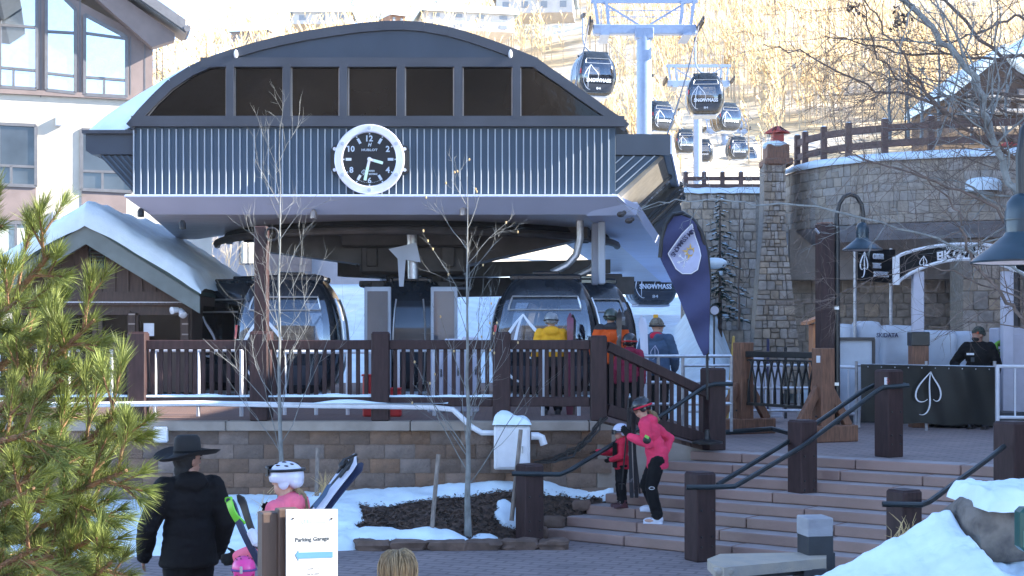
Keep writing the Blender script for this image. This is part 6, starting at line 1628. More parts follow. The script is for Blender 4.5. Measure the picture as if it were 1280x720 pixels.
# ---- recursive bare tree
def grow(b, p, d, L, r, depth, rg, bend=.16, up=.12, kids=(2, 4), twig=None, n=5, spread=.75, shrink=.62):
    pts = [p]; rr = [r]; k = 5 if depth > 0 else 4
    for i in range(k):
        d = (d + Vector((rg.gauss(0, bend), rg.gauss(0, bend), rg.gauss(0, bend) + up * .4))).normalized(); pts.append(pts[-1] + d * (L / k)); rr.append(r * (1 - .55 * (i + 1) / k) if depth > 0 else r * (1 - .8 * (i + 1) / k))
    (twig if (twig is not None and depth <= 1) else b).tube(pts, rr, n if depth > 1 else 4, cap=False)
    if depth <= 0: return
    for i in range(rg.randint(*kids)):
        t = rg.uniform(.3, 1.0); j = min(k - 1, int(t * k)); q = pts[j].lerp(pts[j + 1], t * k - j)
        ax = Vector((rg.gauss(0, 1), rg.gauss(0, 1), rg.gauss(0, 1))).normalized(); dd = (d * (1 - spread * .5) + ax * spread).normalized()
        grow(b, q, dd, L * shrink * rg.uniform(.7, 1.2), max(rr[j] * .5, .0018), depth - 1, rg, bend, up, kids, twig, n, spread, shrink)
def bare_tree(px, py, Y, h, label, cat='tree', group=None, r=.05, mt=m_aspen, seed=0, nlimb=14, ll=.32, name='aspen_tree', mtw=None, lean=(0, 0), depth=2, t0=.15):
    c = V(px, py, Y); t = thing(name, label, cat, c, group); rg = random.Random(seed); b, tw = MB(), MB()
    pts = [c + Vector((lean[0] * k / 8 * h + rg.gauss(0, .006) * h * (k > 0), lean[1] * k / 8 * h, h * k / 8)) for k in range(9)]
    obj('trunk', MB().tube([c + Vector((0, 0, -.3))] + pts, [r * 1.1] + [r * (1 - .8 * k / 8) for k in range(9)], 8), mt, t)
    for i in range(nlimb):
        f_ = t0 + (1 - t0) * (i + rg.random()) / nlimb; j = min(7, int(f_ * 8)); p = pts[j].lerp(pts[j + 1], f_ * 8 - j); an = i * 2.4 + rg.uniform(-.6, .6)
        grow(b, p, Vector((math.cos(an) * .6, math.sin(an) * .6, .8)), h * ll * (1.1 - .6 * f_) * rg.uniform(.7, 1.2), r * .32 * (1.1 - .6 * f_), depth, rg, .10, .10, (2, 4), tw, 5, .5, .55)
    if b.v: obj('branches', b, mt, t)
    if tw.v: obj('twigs', tw, mtw or mt, t)['kind'] = 'stuff'
    return t
GA = 'bare aspens behind the terrace fence'
for i, (px, py, Y, h, lab) in enumerate(((1112, 172, 58, 3.2, 'bare aspen behind the fence with a slightly crooked trunk'), (1135, 172, 60, 3.0, 'bare aspen behind the fence rising from the dark spruce'), (1152, 170, 62, 3.0, 'thin bare aspen between two others behind the fence'),
                                        (1174, 172, 58, 4.2, 'tallest bare aspen behind the fence with a pale straight trunk'), (1215, 172, 64, 3.4, 'bare aspen behind the fence close to the mountain condo'), (1258, 172, 64, 3.6, 'bare aspen behind the fence in front of the condo balconies'))):
    bare_tree(px, py, Y, h, lab, 'aspen', GA, .085, m_barkb, 100 + i, 13, .30)
GBu = 'bare bushes behind the hut roof'
for i, (px, Y, h, lab) in enumerate(((232, 46, 3.6, 'pale bare bush leftmost behind the hut roof'), (262, 48, 4.2, 'pale bare bush behind the hut roof, nearer the left docked cabin'), (288, 50, 4.0, 'pale bare bush seen just left of the curved cabin arm'), (318, 52, 3.8, 'pale bare bush right of the timber post under the station'))):
    c = V(px, HZ, Y); c.z = 1.2
    bare_tree(px, HZ - (c.z - CH) * F / Y, Y, h, lab, 'bush', GBu, .05, m_aspen, 200 + i, 26, .42, 'bare_bush', t0=.02)
bare_tree(924, 398, 37, 3.3, 'thin bare sapling in the snow just right of the young spruce', 'sapling', None, .03, m_bark, 31, 9, .22, 'bare_sapling')
# ---- two saplings on the bank
def sapling(px, py, Y, h, label, r, seed, low, lean=(0, 0), nl=20):
    c = V(px, py, Y); t = thing('aspen_sapling', label, 'sapling', c, 'young aspens on the bank'); rg = random.Random(seed)
    pts = [c + Vector((rg.gauss(0, .012) * (k > 0) + lean[0] * k / 12 * h, lean[1] * k / 12 * h, h * k / 12)) for k in range(13)]
    obj('trunk', MB().tube([c + Vector((0, 0, -.25))] + pts, [r * 1.15] + [r * (1 - .94 * (k / 12) ** .65) for k in range(13)], 9), m_sap, t)
    for i in range(nl):
        f_ = low + (.97 - low) * ((i + rg.random() * .8) / nl) ** 1.25; j = min(11, int(f_ * 12)); p = pts[j].lerp(pts[j + 1], f_ * 12 - j); an = rg.uniform(0, 6.28); b, tw = MB(), MB()
        L = h * lerp(.30, .09, f_) * rg.uniform(.75, 1.25); d = Vector((math.cos(an) * .62, math.sin(an) * .45, .85))
        grow(b, p, d, L, r * lerp(.17, .10, f_), 2, rg, .10, .16, (2, 4), b, 4, .5, .52); obj('branch', b, m_sap, t)
        if seed == 2 and f_ > .12:
            for k in range(3):
                v_ = b.v[rg.randrange(len(b.v))]; obj('bud', MB().ell(v_, (.012, .012, .02), nu=6, nv=4), m_twig, t) if rg.random() < .35 else None
    return t
sapling(350, 612, 19.3, 4.9, 'pale aspen sapling with fanned twigs standing in the snow bank', .037, 1, .07, nl=25)
sapling(585, 655, 18.85, 4.55, 'aspen sapling in the mulch bed between two wooden stakes', .047, 2, .10, nl=23)
for px, py, Y, tp, lab in ((540, 660, 18.75, 568, 'leaning wooden stake left of the sapling in the mulch'), (641, 636, 19.1, 537, 'leaning wooden stake in front of the white meter box'), (236, 640, 19.2, 574, 'wooden stake in the snow beside the man with the hat'), (396, 612, 19.4, 560, 'short wooden stake in the snow beside the pale sapling')):
    a, c = V(px, py, Y), V(px + {540: 8, 641: 10}.get(px, 1), tp, Y + .12)
    o = tag(obj('wooden_stake', MB().tube([a + (a - c) * .15, c], [.03, .027], 8), mat('weathered stake', (.24, .20, .17), .85, var=.3, scale=6, stretch=(6, 6, 1)) if px == 540 else bpy.data.materials['weathered stake'], loc=a), lab, 'stake', 'stakes for the young trees')
# dry grass tufts in snow and at the post foot
b = MB(); rg = random.Random(8)
for (px, py, Y, n_) in ((1137, 676, 13.2, 14), (1120, 680, 13.0, 8), (405, 615, 19.4, 26), (330, 640, 19.0, 10), (352, 612, 19.3, 30)):
    c = V(px, py, Y)
    for i in range(n_):
        d = Vector((rg.gauss(0, .35), rg.gauss(0, .3), 1)).normalized(); L = rg.uniform(.12, .34); b.tube([c + Vector((rg.gauss(0, .08), rg.gauss(0, .08), -.04)), c + d * L * .6, c + d * L + Vector((d.x * .1, 0, -.02))], [.004, .003, .001], 3, cap=False)
o = obj('dry_grass', b, m_twig, smooth=0); o['kind'] = 'stuff'

# ---- large bare tree entering from the right
BT = thing('bare_tree', 'large bare grey tree reaching in from the right across the stone terrace', 'tree', (X_(1330, 13.5), 13.5, -.5))
rg = random.Random(77)
def limb(name, pxs, Y0, Y1, r0, r1, kids, L, m=m_barkb, wob=.03):
    n_ = len(pxs); pts = []
    for i, (a, c) in enumerate(pxs):
        p = V(a, c, lerp(Y0, Y1, i / (n_ - 1))); pts.append(p)
    sm_ = []
    for i in range(n_ - 1):
        for k in range(4): q = cat([tuple(p) for p in pts], i + k / 4); sm_.append(Vector(q) + Vector((rg.gauss(0, wob), rg.gauss(0, wob), rg.gauss(0, wob))) * .6)
    sm_.append(pts[-1]); K = len(sm_); rr = [lerp(r0, r1, i / (K - 1)) for i in range(K)]
    o = obj(name, MB().tube(sm_, rr, 8), m, BT)
    for i in range(kids):
        t = rg.uniform(.12, .98); j = min(K - 2, int(t * (K - 1))); p = sm_[j].lerp(sm_[j + 1], rg.random()); d = (sm_[j + 1] - sm_[j]).normalized()
        ax = Vector((rg.gauss(0, 1), rg.gauss(0, .7), rg.gauss(0, 1))).normalized(); dd = (d * .55 + ax * .75).normalized(); b = MB()
        grow(b, p, dd, L * rg.uniform(.5, 1.2), max(.0032, rr[j] * .34), 2, rg, .17, .03, (2, 4), b, 5, .62, .6); obj('twig_branch', b, m, o)
    return o
limb('trunk', [(1335, 900), (1332, 700), (1330, 560), (1332, 430), (1340, 300), (1360, 120), (1380, -60), (1390, -230)], 13.6, 13.9, 0.1200, 0.0120, 8, .9)
limb('limb', [(1330, 330), (1310, 290), (1285, 262), (1262, 228), (1240, 170), (1222, 110), (1190, 62), (1150, 20), (1115, -10)], 13.4, 13.0, 0.0384, 0.0248, 37, .9)
limb('limb', [(1335, 200), (1290, 120), (1240, 60), (1180, 0), (1150, -40)], 13.6, 14.2, 0.0211, 0.0124, 20, .9, m_bark)
limb('limb', [(1340, 85), (1280, 70), (1230, 72), (1160, 68), (1080, 55), (1030, 45)], 13.6, 13.2, 0.0198, 0.0043, 26, .85, m_bark)
limb('limb', [(1340, 130), (1290, 122), (1230, 118), (1190, 122), (1150, 112), (1100, 66), (1078, 0)], 13.7, 12.9, 0.0211, 0.0050, 29, .9, m_bark)
limb('limb', [(1340, 105), (1280, 22), (1250, 28), (1210, 45), (1170, 52), (1120, 52), (1040, 48)], 13.7, 13.8, 0.0161, 0.0031, 20, .8, m_bark)
limb('limb', [(1335, 240), (1290, 190), (1250, 170), (1210, 152), (1150, 120), (1100, 112), (1060, 95), (1000, 68), (955, 55)], 13.5, 12.4, 0.0223, 0.0037, 34, .85, m_bark)
limb('limb', [(1335, 250), (1280, 205), (1230, 175), (1180, 140), (1140, 90), (1110, 40), (1080, 0)], 13.5, 12.8, 0.0211, 0.0062, 29, .9, m_bark)
limb('limb', [(1338, 330), (1280, 300), (1230, 250), (1170, 228), (1110, 205), (1050, 192), (1030, 180)], 13.5, 12.7, 0.0186, 0.0037, 29, .8, m_bark)
limb('limb', [(1338, 360), (1260, 335), (1190, 305), (1120, 285), (1040, 262), (960, 255), (900, 252), (850, 250), (800, 262)], 13.4, 12.2, 0.0161, 0.0031, 12, .45, m_barkb)
limb('limb', [(1336, 450), (1285, 410), (1265, 385), (1240, 350), (1215, 325), (1205, 295), (1195, 260), (1160, 225), (1120, 200)], 13.4, 12.8, 0.0211, 0.0050, 26, .7, m_bark)
limb('limb', [(1338, 400), (1280, 375), (1210, 345), (1150, 335), (1090, 350), (1030, 375)], 13.5, 13.0, 0.0099, 0.0025, 17, .6, m_bark)
limb('limb', [(1340, 150), (1300, 140), (1260, 142), (1200, 108), (1140, 100), (1090, 90)], 13.4, 13.9, 0.0161, 0.0037, 20, .8, m_bark)
b = MB()
for c_ in (V(1068, 13, 12.9), V(1122, 30, 12.9), V(1128, 22, 12.9)):
    for i in range(26):
        p = c_ + Vector((rg.gauss(0, .04), rg.gauss(0, .03), rg.gauss(0, .04))); d = Vector((rg.gauss(0, 1), rg.gauss(0, 1), rg.gauss(0, 1))).normalized() * .03; s_ = Vector((rg.gauss(0, 1), rg.gauss(0, 1), rg.gauss(0, 1))).normalized() * .018
        b.add([p - d, p + s_, p + d, p - s_], [(0, 1, 2, 3)])
o = obj('dead_leaves', b, m_bark, BT, smooth=0); o['kind'] = 'stuff'

# ---- pine in the left foreground
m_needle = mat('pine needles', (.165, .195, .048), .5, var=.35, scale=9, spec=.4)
m_needle2 = mat('inner needles with shade painted in', (.12, .155, .04), .55, var=.3, scale=9, spec=.4)  # darker copy of the needle green, shade put into the colour
m_pbark = mat('orange brown pine bark', (.20, .105, .055), .85, var=.35, scale=20, bump=.7, bscale=45)
PT = thing('pine_tree', 'sunlit long needled pine reaching in from the left edge', 'pine', (X_(-330, 4.9), 4.9, ZL))
obj('trunk', MB().tube([(X_(-330, 4.9), 4.9, ZL), (X_(-330, 4.9) + .03, 4.9, 1.2), (X_(-330, 4.9), 4.9, 3.6)], [.11, .09, .05], 10), m_pbark, PT)
rp_ = random.Random(42)
def needles(b, p, d, n, L, spread):
    for i in range(n):
        ax = Vector((rp_.gauss(0, 1), rp_.gauss(0, 1), rp_.gauss(0, 1))); ax = (ax - d * ax.dot(d)).normalized(); k = rp_.uniform(.35, 1) * spread
        nd = (d * (1.0 - .35 * k) + ax * k + Vector((0, 0, .12))).normalized(); ll = L * rp_.uniform(.7, 1.15); s_ = nd.cross(Vector((rp_.gauss(0, 1), rp_.gauss(0, 1), rp_.gauss(0, 1)))).normalized() * .00092
        p0 = p + d * rp_.uniform(-.012, .012); q = p0 + nd * ll * .55 + d * ll * .03; e = p0 + nd * ll + d * ll * .14 + Vector((0, 0, -.06 * ll))
        b.add([p0 - s_, p0 + s_, q + s_, q - s_, e], [(0, 1, 2, 3), (3, 2, 4)])
def shoot(bark, nb_, p, d, L, r, dense):
    pts = [p]; steps_ = max(3, int(L / .022))
    for i in range(steps_):
        d = (d + Vector((rp_.gauss(0, .03), rp_.gauss(0, .03), .022))).normalized(); q = pts[-1] + d * (L / steps_); pts.append(q)
        f_ = i / steps_
        if f_ > .05: needles(nb_, q, d, int(dense * (.9 + .7 * f_)), .068, .72 if f_ < .9 else .55)
    bark.tube(pts, [lerp(r, r * .45, i / steps_) for i in range(len(pts))], 6)
    needles(nb_, pts[-1], d, int(dense * 1.6), .062, .42)
    return pts
def bough(pxs, Y0, Y1, r0, side, dens=20, shade=False):
    """main limb through pixel stations, with side shoots towards its end"""
    pts = [V(a, c, lerp(Y0, Y1, i / (len(pxs) - 1))) for i, (a, c) in enumerate(pxs)]; sm_ = []
    for i in range(len(pts) - 1):
        for k in range(6): sm_.append(Vector(cat([tuple(p) for p in pts], i + k / 6)))
    sm_.append(pts[-1]); K = len(sm_); bark, nb_ = MB(), MB()
    bark.tube(sm_, [lerp(r0, .005, (i / (K - 1)) ** .8) for i in range(K)], 8)
    for i in range(K // 3, K):
        d = (sm_[i] - sm_[i - 1]).normalized()
        for q_ in range(2): needles(nb_, sm_[i].lerp(sm_[i - 1], rp_.random()), d, dens, .068, .75)
    for k in range(side):
        t = lerp(.12, .97, (k + rp_.random() * .7) / side); j = min(K - 2, int(t * (K - 1))); p = sm_[j]; d = (sm_[j + 1] - sm_[j]).normalized()
        sgn = 1 if k % 2 else -1; lat = d.cross(Vector((0, 1, 0))).normalized() * sgn
        dd = (d * .75 + lat * rp_.uniform(.35, .75) + Vector((0, rp_.uniform(-.5, .5), .12))).normalized()
        L = lerp(.30, .14, t) * rp_.uniform(.8, 1.25); ps = shoot(bark, nb_, p, dd, L, .0065, dens)
        for z in range(2):
            u = rp_.uniform(.3, .75); q = ps[int(u * (len(ps) - 1))]; d2 = (dd * .8 + lat * rp_.uniform(-.7, .7) + Vector((0, rp_.uniform(-.6, .6), rp_.uniform(-.1, .4)))).normalized(); shoot(bark, nb_, q, d2, L * rp_.uniform(.45, .7), .0045, dens)
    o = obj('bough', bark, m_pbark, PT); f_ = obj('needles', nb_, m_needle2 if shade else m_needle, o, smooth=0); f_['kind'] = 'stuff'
for pxs, Y1, r0, side, sh in (
    ([(-330, 480), (-120, 370), (-30, 300), (2, 282)], 4.55, .022, 3, 0), ([(-330, 520), (-150, 480), (-20, 405), (35, 350), (62, 318)], 4.4, .028, 11, 0),
    ([(-330, 600), (-120, 560), (0, 510), (65, 450), (118, 400)], 4.3, .030, 13, 0), ([(-330, 600), (-140, 520), (-20, 470), (40, 428), (80, 405)], 4.7, .026, 11, 1),
    ([(-330, 640), (-120, 590), (15, 540), (60, 495), (92, 455)], 4.45, .028, 11, 0), ([(-330, 700), (-100, 640), (20, 605), (85, 570), (122, 540), (142, 520)], 4.25, .030, 13, 0),
    ([(-330, 720), (-60, 660), (40, 635), (110, 608), (158, 588)], 4.2, .028, 13, 0), ([(-330, 760), (-100, 690), (20, 665), (90, 645), (135, 625)], 4.6, .026, 11, 1),
    ([(-330, 800), (-100, 730), (20, 705), (80, 690), (125, 668)], 4.3, .028, 12, 0), ([(-330, 860), (-60, 780), (60, 745), (110, 725), (140, 702)], 4.2, .028, 12, 0),
    ([(-330, 660), (-150, 600), (-40, 560), (15, 548), (50, 535)], 4.15, .026, 11, 0), ([(-330, 560), (-150, 500), (-60, 430), (-12, 400), (24, 375)], 4.2, .026, 11, 0),
    ([(-330, 820), (-120, 700), (-40, 650), (5, 630), (42, 610)], 4.1, .026, 11, 0), ([(-330, 850), (-120, 760), (-30, 725), (15, 700), (52, 682)], 4.15, .026, 11, 0),
    ([(-330, 780), (-140, 690), (-10, 680), (60, 668), (95, 650)], 4.45, .024, 8, 1),):
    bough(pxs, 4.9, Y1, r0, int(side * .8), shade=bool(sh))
# ------------------------------------------------------------------ people
m_skin = mat('skin', (.50, .29, .21), .55, var=.08, scale=20); m_skin2 = mat('tanned skin', (.32, .17, .12), .55, var=.08, scale=20)
def cloth(name, col, **k): return mat(name, col, .8, spec=.2, var=.14, scale=5, bump=.35, bscale=22, **k)
m_cblack = cloth('black cloth', (.005, .005, .006)); m_cpant = cloth('black ski trousers', (.006, .0065, .008)); m_ccoral = cloth('coral pink shell', (.70, .048, .12))
m_cpink = cloth('bright pink shell', (.80, .16, .24)); m_cred = cloth('red shell', (.55, .022, .055)); m_corange = cloth('orange shell', (.62, .09, .015)); m_cchar = cloth('charcoal shell', (.035, .033, .035))
m_cyel = cloth('yellow shell', (.70, .34, .02)); m_cblue = cloth('slate blue shell', (.06, .10, .17)); m_cmar = cloth('maroon shell', (.22, .02, .05)); m_cdpurple = cloth('purple strap', (.12, .07, .22))
m_boot = mat('ski boot plastic', (.03, .03, .035), .35, var=.2); m_bootw = mat('white ski boot', (.60, .63, .72), .35, var=.1); m_bootr = mat('dark boot with red', (.07, .02, .025), .4, var=.5)
m_helw = mat('white helmet', (.55, .57, .70), .3, var=.04, coat=.3); m_helb = mat('black helmet', (.012, .013, .016), .25, var=.2, coat=.4); m_helg = mat('grey helmet', (.20, .22, .24), .3, var=.1, coat=.3); m_helgr = mat('dark green helmet', (.03, .05, .04), .3, coat=.3); m_help = mat('pink helmet', (.72, .05, .28), .35, var=.06, coat=.2)
m_gog = mat('mirror goggle lens', (.10, .06, .05), .05, metal=.7, var=.3); m_blond = mat('blond hair', (.27, .19, .10), .55, var=.35, scale=40, stretch=(1, 1, .15), bump=.7, bscale=60)
m_felt = mat('black felt', (.010, .010, .011), .85, var=.2); m_knit = mat('grey knit', (.16, .14, .11), .95, var=.5, scale=30, bump=.8, bscale=60); m_knit2 = mat('olive dark knit', (.035, .045, .035), .95, var=.4, scale=30, bump=.8, bscale=60)
m_dark = mat('dark eye', (.02, .015, .012), .2); m_lip = mat('lip', (.30, .12, .10), .5)

def handmesh(b, w, d, nrm, side, s, curl=.5):
    """palm, four bent fingers and thumb; w wrist, d pointing to the knuckles, nrm out of the back of the hand"""
    d = Vector(d).normalized(); nrm = (Vector(nrm) - d * Vector(nrm).dot(d)).normalized(); x = d.cross(nrm) * side
    M3 = Matrix((x, nrm, d)).transposed()
    b.ell(w + d * .045 * s, (.042 * s, .017 * s, .055 * s), M3)
    for i, (off, ln) in enumerate(((-.030, .068), (-.010, .078), (.010, .074), (.029, .058))):
        p = w + d * .082 * s + x * off * s; dd = d; pts = [p - d * .02 * s]
        for k in range(3):
            pts.append(pts[-1] + dd * ln * s / 2.6); dd = (dd - nrm * curl * (.5 + .35 * k)).normalized()
        b.tube(pts, [.0105 * s, .0100 * s, .0092 * s, .0075 * s], 7); b.ell(pts[-1], .0076 * s, nu=7, nv=5)
    p = w + d * .022 * s - x * .034 * s; dd = (d * .65 - x * .75 - nrm * .25).normalized(); pts = [p + x * .012 * s]
    for k in range(3): pts.append(pts[-1] + dd * .026 * s); dd = (dd + d * .35 - nrm * curl * .3).normalized()
    b.tube(pts, [.013 * s, .012 * s, .011 * s, .008 * s], 7); b.ell(pts[-1], .008 * s, nu=7, nv=5)

def person(label, loc, H, rz, pose, top, legs, shoes, voxel=.012, group=None, gloves=None, face=True, hair=None, headgear=None, lean=(0, 0), bulk=1.0, head_turn=0, head_tilt=0, hood=True, hem=.47, skin=None, top2=None, wr=.006, curl=.5, skirt=1.0, split=.66, child=False):
    t = thing('person', label, 'person', loc, group); L0 = Vector(loc); MR = RZ(rz); skin = skin or m_skin
    hs = 1.22 if child else 1.0
    J = dict(pel=(0, 0, .53), waist=(0, 0, .60), chest=(0, .005, .715), neck=(0, -.004, .835), head=(0, .012, .925),
             shl=(-.112, 0, .800), shr=(.112, 0, .800), ell=(-.150, -.015, .62), elr=(.150, -.015, .62), wrl=(-.155, .03, .475), wrr=(.155, .03, .475),
             hpl=(-.055, 0, .51), hpr=(.055, 0, .51), knl=(-.062, .012, .285), knr=(.062, .012, .285), anl=(-.066, -.008, .055), anr=(.066, -.008, .055))
    J.update(pose)
    P_ = {}
    for k, p in J.items():
        p = Vector(p)
        if k not in ('pel', 'hpl', 'hpr', 'knl', 'knr', 'anl', 'anr') and not k.endswith('!'): p += Vector((lean[0], lean[1], 0)) * max(0, p.z - .53)
        P_[k] = L0 + MR @ (p * H)
    q = lambda k: P_[k]
    fw, rt, up = MR @ Vector((0, 1, 0)), MR @ Vector((1, 0, 0)), Vector((0, 0, 1)); M3 = MR
    HM = MR @ RZ(head_turn) @ Matrix.Rotation(R(head_tilt), 3, 'X')
    hd = q('head'); hr = .066 * H * hs
    def limb_(b, pts, rad):
        b.tube(pts, rad, 12)
        for p, r in zip(pts, rad): b.ell(p, r, nu=12, nv=8)
    # ---- continuous body
    b = MB()
    b.ell(hd + up * .010 * H, (.048 * H * hs, .058 * H * hs, .062 * H * hs), HM); b.ell(hd + HM @ Vector((0, .016, -.034)) * H * hs, (.036 * H * hs, .042 * H * hs, .040 * H * hs), HM)
    b.ell(hd + HM @ Vector((0, .060, -.010)) * H * hs, (.008 * H * hs, .014 * H * hs, .013 * H * hs), HM); b.ell(hd + HM @ Vector((0, .054, .016)) * H * hs, (.028 * H * hs, .006 * H * hs, .006 * H * hs), HM)
    for s_ in (-1, 1): b.ell(hd + HM @ Vector((s_ * .047, -.004, -.005)) * H * hs, (.007 * H * hs, .013 * H * hs, .019 * H * hs), HM)
    b.ell(hd + HM @ Vector((0, .052, -.036)) * H * hs, (.016 * H * hs, .007 * H * hs, .007 * H * hs), HM)
    b.tube([hd - up * .02 * H, q('neck') - up * .03 * H], [.034 * H, .040 * H], 12)
    b.ell(q('chest'), (.098 * H, .062 * H, .11 * H), M3); b.ell(q('waist'), (.082 * H, .056 * H, .09 * H), M3); b.ell(q('pel'), (.092 * H, .064 * H, .07 * H), M3)
    for s_ in 'lr':
        limb_(b, [q('sh' + s_), q('el' + s_), q('wr' + s_)], [.036 * H, .027 * H, .019 * H]); limb_(b, [q('hp' + s_), q('kn' + s_), q('an' + s_)], [.056 * H, .036 * H, .025 * H])
        b.ell(q('an' + s_) + fw * .035 * H - up * .032 * H, (.026 * H, .072 * H, .022 * H), M3)
        dd = q('wr' + s_) - q('el' + s_); n_ = pose.get('n' + s_); n_ = MR @ Vector(n_) if n_ else rt * (1 if s_ == 'r' else -1)
        handmesh(b, q('wr' + s_), pose.get('h' + s_) and MR @ Vector(pose['h' + s_]) or dd, n_, 1 if s_ == 'r' else -1, H / 1.75 * (1.05 if not child else 1.15), curl)
    remesh('body', b, min(voxel, .0095), skin, t, 3)
    # ---- jacket
    k = bulk; b = MB(); ch, wa, pe = q('chest'), q('waist'), q('pel'); ne = q('neck')
    b.ell(ch + up * .01 * H, (.118 * H * k, .085 * H * k, .125 * H), M3); b.ell(wa, (.110 * H * k, .083 * H * k, .12 * H), M3)
    hz_ = pe + up * (hem - .53) * H
    b.lathe([(.001, 0), (.106 * k * skirt, .0), (.112 * k * skirt, .01), (.110 * k, .10), (.100 * k, .17), (.001, .17)], hz_, M3 @ Matrix.Diagonal((H, H * .80, H)), 22)
    b.tube([q('shl'), ne - up * .02 * H, q('shr')], [.046 * H, .055 * H, .046 * H], 12)
    b.tube([ne - up * .05 * H, ne + up * .022 * H], [.062 * H, .047 * H], 14)
    if hood: b.ell(ne - fw * .048 * H - up * .012 * H, (.075 * H, .042 * H, .048 * H), M3); b.ell(ne - fw * .030 * H + up * .012 * H, (.070 * H, .045 * H, .030 * H), M3)
    for s_ in 'lr':
        e_ = q('wr' + s_); limb_(b, [q('sh' + s_), q('sh' + s_).lerp(q('el' + s_), .55), q('el' + s_), q('el' + s_).lerp(e_, .5), e_], [.050 * H * k, .046 * H * k, .041 * H * k, .039 * H * k, .031 * H * k])
    jk = remesh('jacket', b, voxel, top, t, 4, wr, 9)
    if top2:                                             # second colour: faces above or below the split height
        jk.data.materials.append(top2); zs = (split * H)
        for p in jk.data.polygons:
            c = p.center; a = c.z
            if a > zs: p.material_index = 1
    # ---- trousers
    b = MB(); b.ell(pe, (.104 * H, .078 * H, .085 * H), M3)
    for s_ in 'lr':
        limb_(b, [q('hp' + s_), q('hp' + s_).lerp(q('kn' + s_), .5), q('kn' + s_), q('kn' + s_).lerp(q('an' + s_), .5), q('an' + s_) + up * .01 * H], [.066 * H, .060 * H, .049 * H, .047 * H, .046 * H])
    remesh('trousers', b, voxel, legs, t, 4, wr, 8)
    for s_ in 'lr':
        b = MB(); a = q('an' + s_); fd = pose.get('f' + s_); fd = (MR @ Vector(fd)).normalized() if fd else fw; FM = frame(up, fd.cross(up))
        b.ell(a + fd * .040 * H - up * .034 * H, (.031 * H * hs, .080 * H * hs, .030 * H), FM); b.ell(a - up * .02 * H - fd * .008 * H, (.033 * H * hs, .042 * H * hs, .04 * H), FM); b.tube([a - up * .02 * H, a + up * .05 * H], [.036 * H * hs, .040 * H * hs], 12)
        b.box(a + fd * .035 * H - up * .052 * H, (.058 * H * hs, .155 * H * hs, .014 * H), FM)
        bo = remesh('boot', b, .009, shoes, t, 2)
        for z in (-.012, .018): obj('buckle', MB().box(a + fd * .045 * H + up * z * H, (.05 * H, .012, .009), FM, bev=.003), m_silver, bo)
        if gloves:
            b = MB(); dd = q('wr' + s_) - q('el' + s_); n_ = pose.get('n' + s_); n_ = MR @ Vector(n_) if n_ else rt * (1 if s_ == 'r' else -1)
            hd_ = pose.get('h' + s_) and MR @ Vector(pose['h' + s_]) or dd
            handmesh(b, q('wr' + s_), hd_, n_, 1 if s_ == 'r' else -1, H / 1.75 * 1.28, curl); b.tube([q('wr' + s_) - dd.normalized() * .035 * H, q('wr' + s_) + dd.normalized() * .01 * H], [.031 * H, .027 * H], 10)
            remesh('glove', b, .0075, gloves, t, 1)
    if face:
        for s_ in (-1, 1):
            obj('eye', MB().ell(hd + HM @ Vector((s_ * .019, .0535, .008)) * H * hs, (.0075 * H, .004 * H, .0048 * H), HM, 8, 5), m_dark, t)
            obj('eyebrow', MB().ell(hd + HM @ Vector((s_ * .019, .058, .021)) * H * hs, (.012 * H, .003 * H, .0025 * H), HM, 8, 5), m_dark, t)
        obj('mouth', MB().ell(hd + HM @ Vector((0, .058, -.036)) * H * hs, (.013 * H, .003 * H, .0035 * H), HM, 8, 5), m_lip, t)
    if hair: hair(t, hd, HM, H * hs)
    if headgear: headgear(t, hd, HM, H * hs)
    return t, q, hd, HM
def helmet(m, goggles=True, strap=None, vents=True, up_visor=False, lens=None):
    def f(t, hd, HM, H):
        c = hd + HM @ Vector((0, -.004, .022)) * H; b = MB()
        b.ell((0, 0, 0), (.070 * H, .085 * H, .071 * H), None, 28, 16); b.v = [c + HM @ Vector((p.x, p.y, max(p.z, -.027 * H))) for p in b.v]
        for s_ in (-1, 1): b.ell(c + HM @ Vector((s_ * .054, -.012, -.030)) * H, (.010 * H, .028 * H, .028 * H), HM)
        b.ell(c + HM @ Vector((0, -.048, -.022)) * H, (.052 * H, .034 * H, .034 * H), HM)
        o = remesh('helmet', b, .0055, m, t, 2)
        if vents:
            v = MB()
            for s_ in (-1, 1):
                for y, z, in ((.035, .055), (.0, .063), (-.035, .054), (-.02, .048), (.02, .05)):
                    xx = .022 if z > .053 else .042; n_ = Vector((s_ * xx, y, z)); k = 1 / math.sqrt((n_.x / .0705) ** 2 + (n_.y / .0855) ** 2 + (n_.z / .0715) ** 2)
                    v.ell(c + HM @ (n_ * k * H), (.004 * H, .013 * H, .004 * H), HM, 8, 5)
            o2 = obj('vent', v, m_dark, o); o2['kind'] = 'stuff'
        z0 = .030 if up_visor else -.012
        if goggles:
            pts = [c + HM @ Vector((.0715 * math.sin(a), .086 * math.cos(a), z0 - .004 * math.cos(a))) * H for a in [i / 24 * 2 * math.pi for i in range(25)]]
            obj('goggle_strap', MB().tube(pts, .0075 * H, 6), strap or m_black, o)
            g = MB(); g.grid(lambda u, v: c + HM @ Vector((.058 * math.sin((u - .5) * 2.0) * 1.15, .082 * math.cos((u - .5) * 1.6) + .012, z0 - .006 + (v - .5) * .040 * (1 - .25 * abs(u - .5)))) * H, 14, 6)
            obj('goggle_lens', g, lens or m_gog, o, smooth=180); r_ = [g.v[i] for i in range(15)] + [g.v[15 * j + 14] for j in range(1, 7)] + [g.v[15 * 6 + i] for i in range(13, -1, -1)] + [g.v[15 * j] for j in range(5, -1, -1)]
            obj('goggle_frame', MB().tube(r_, .005 * H, 6), m_black, o)
    return f
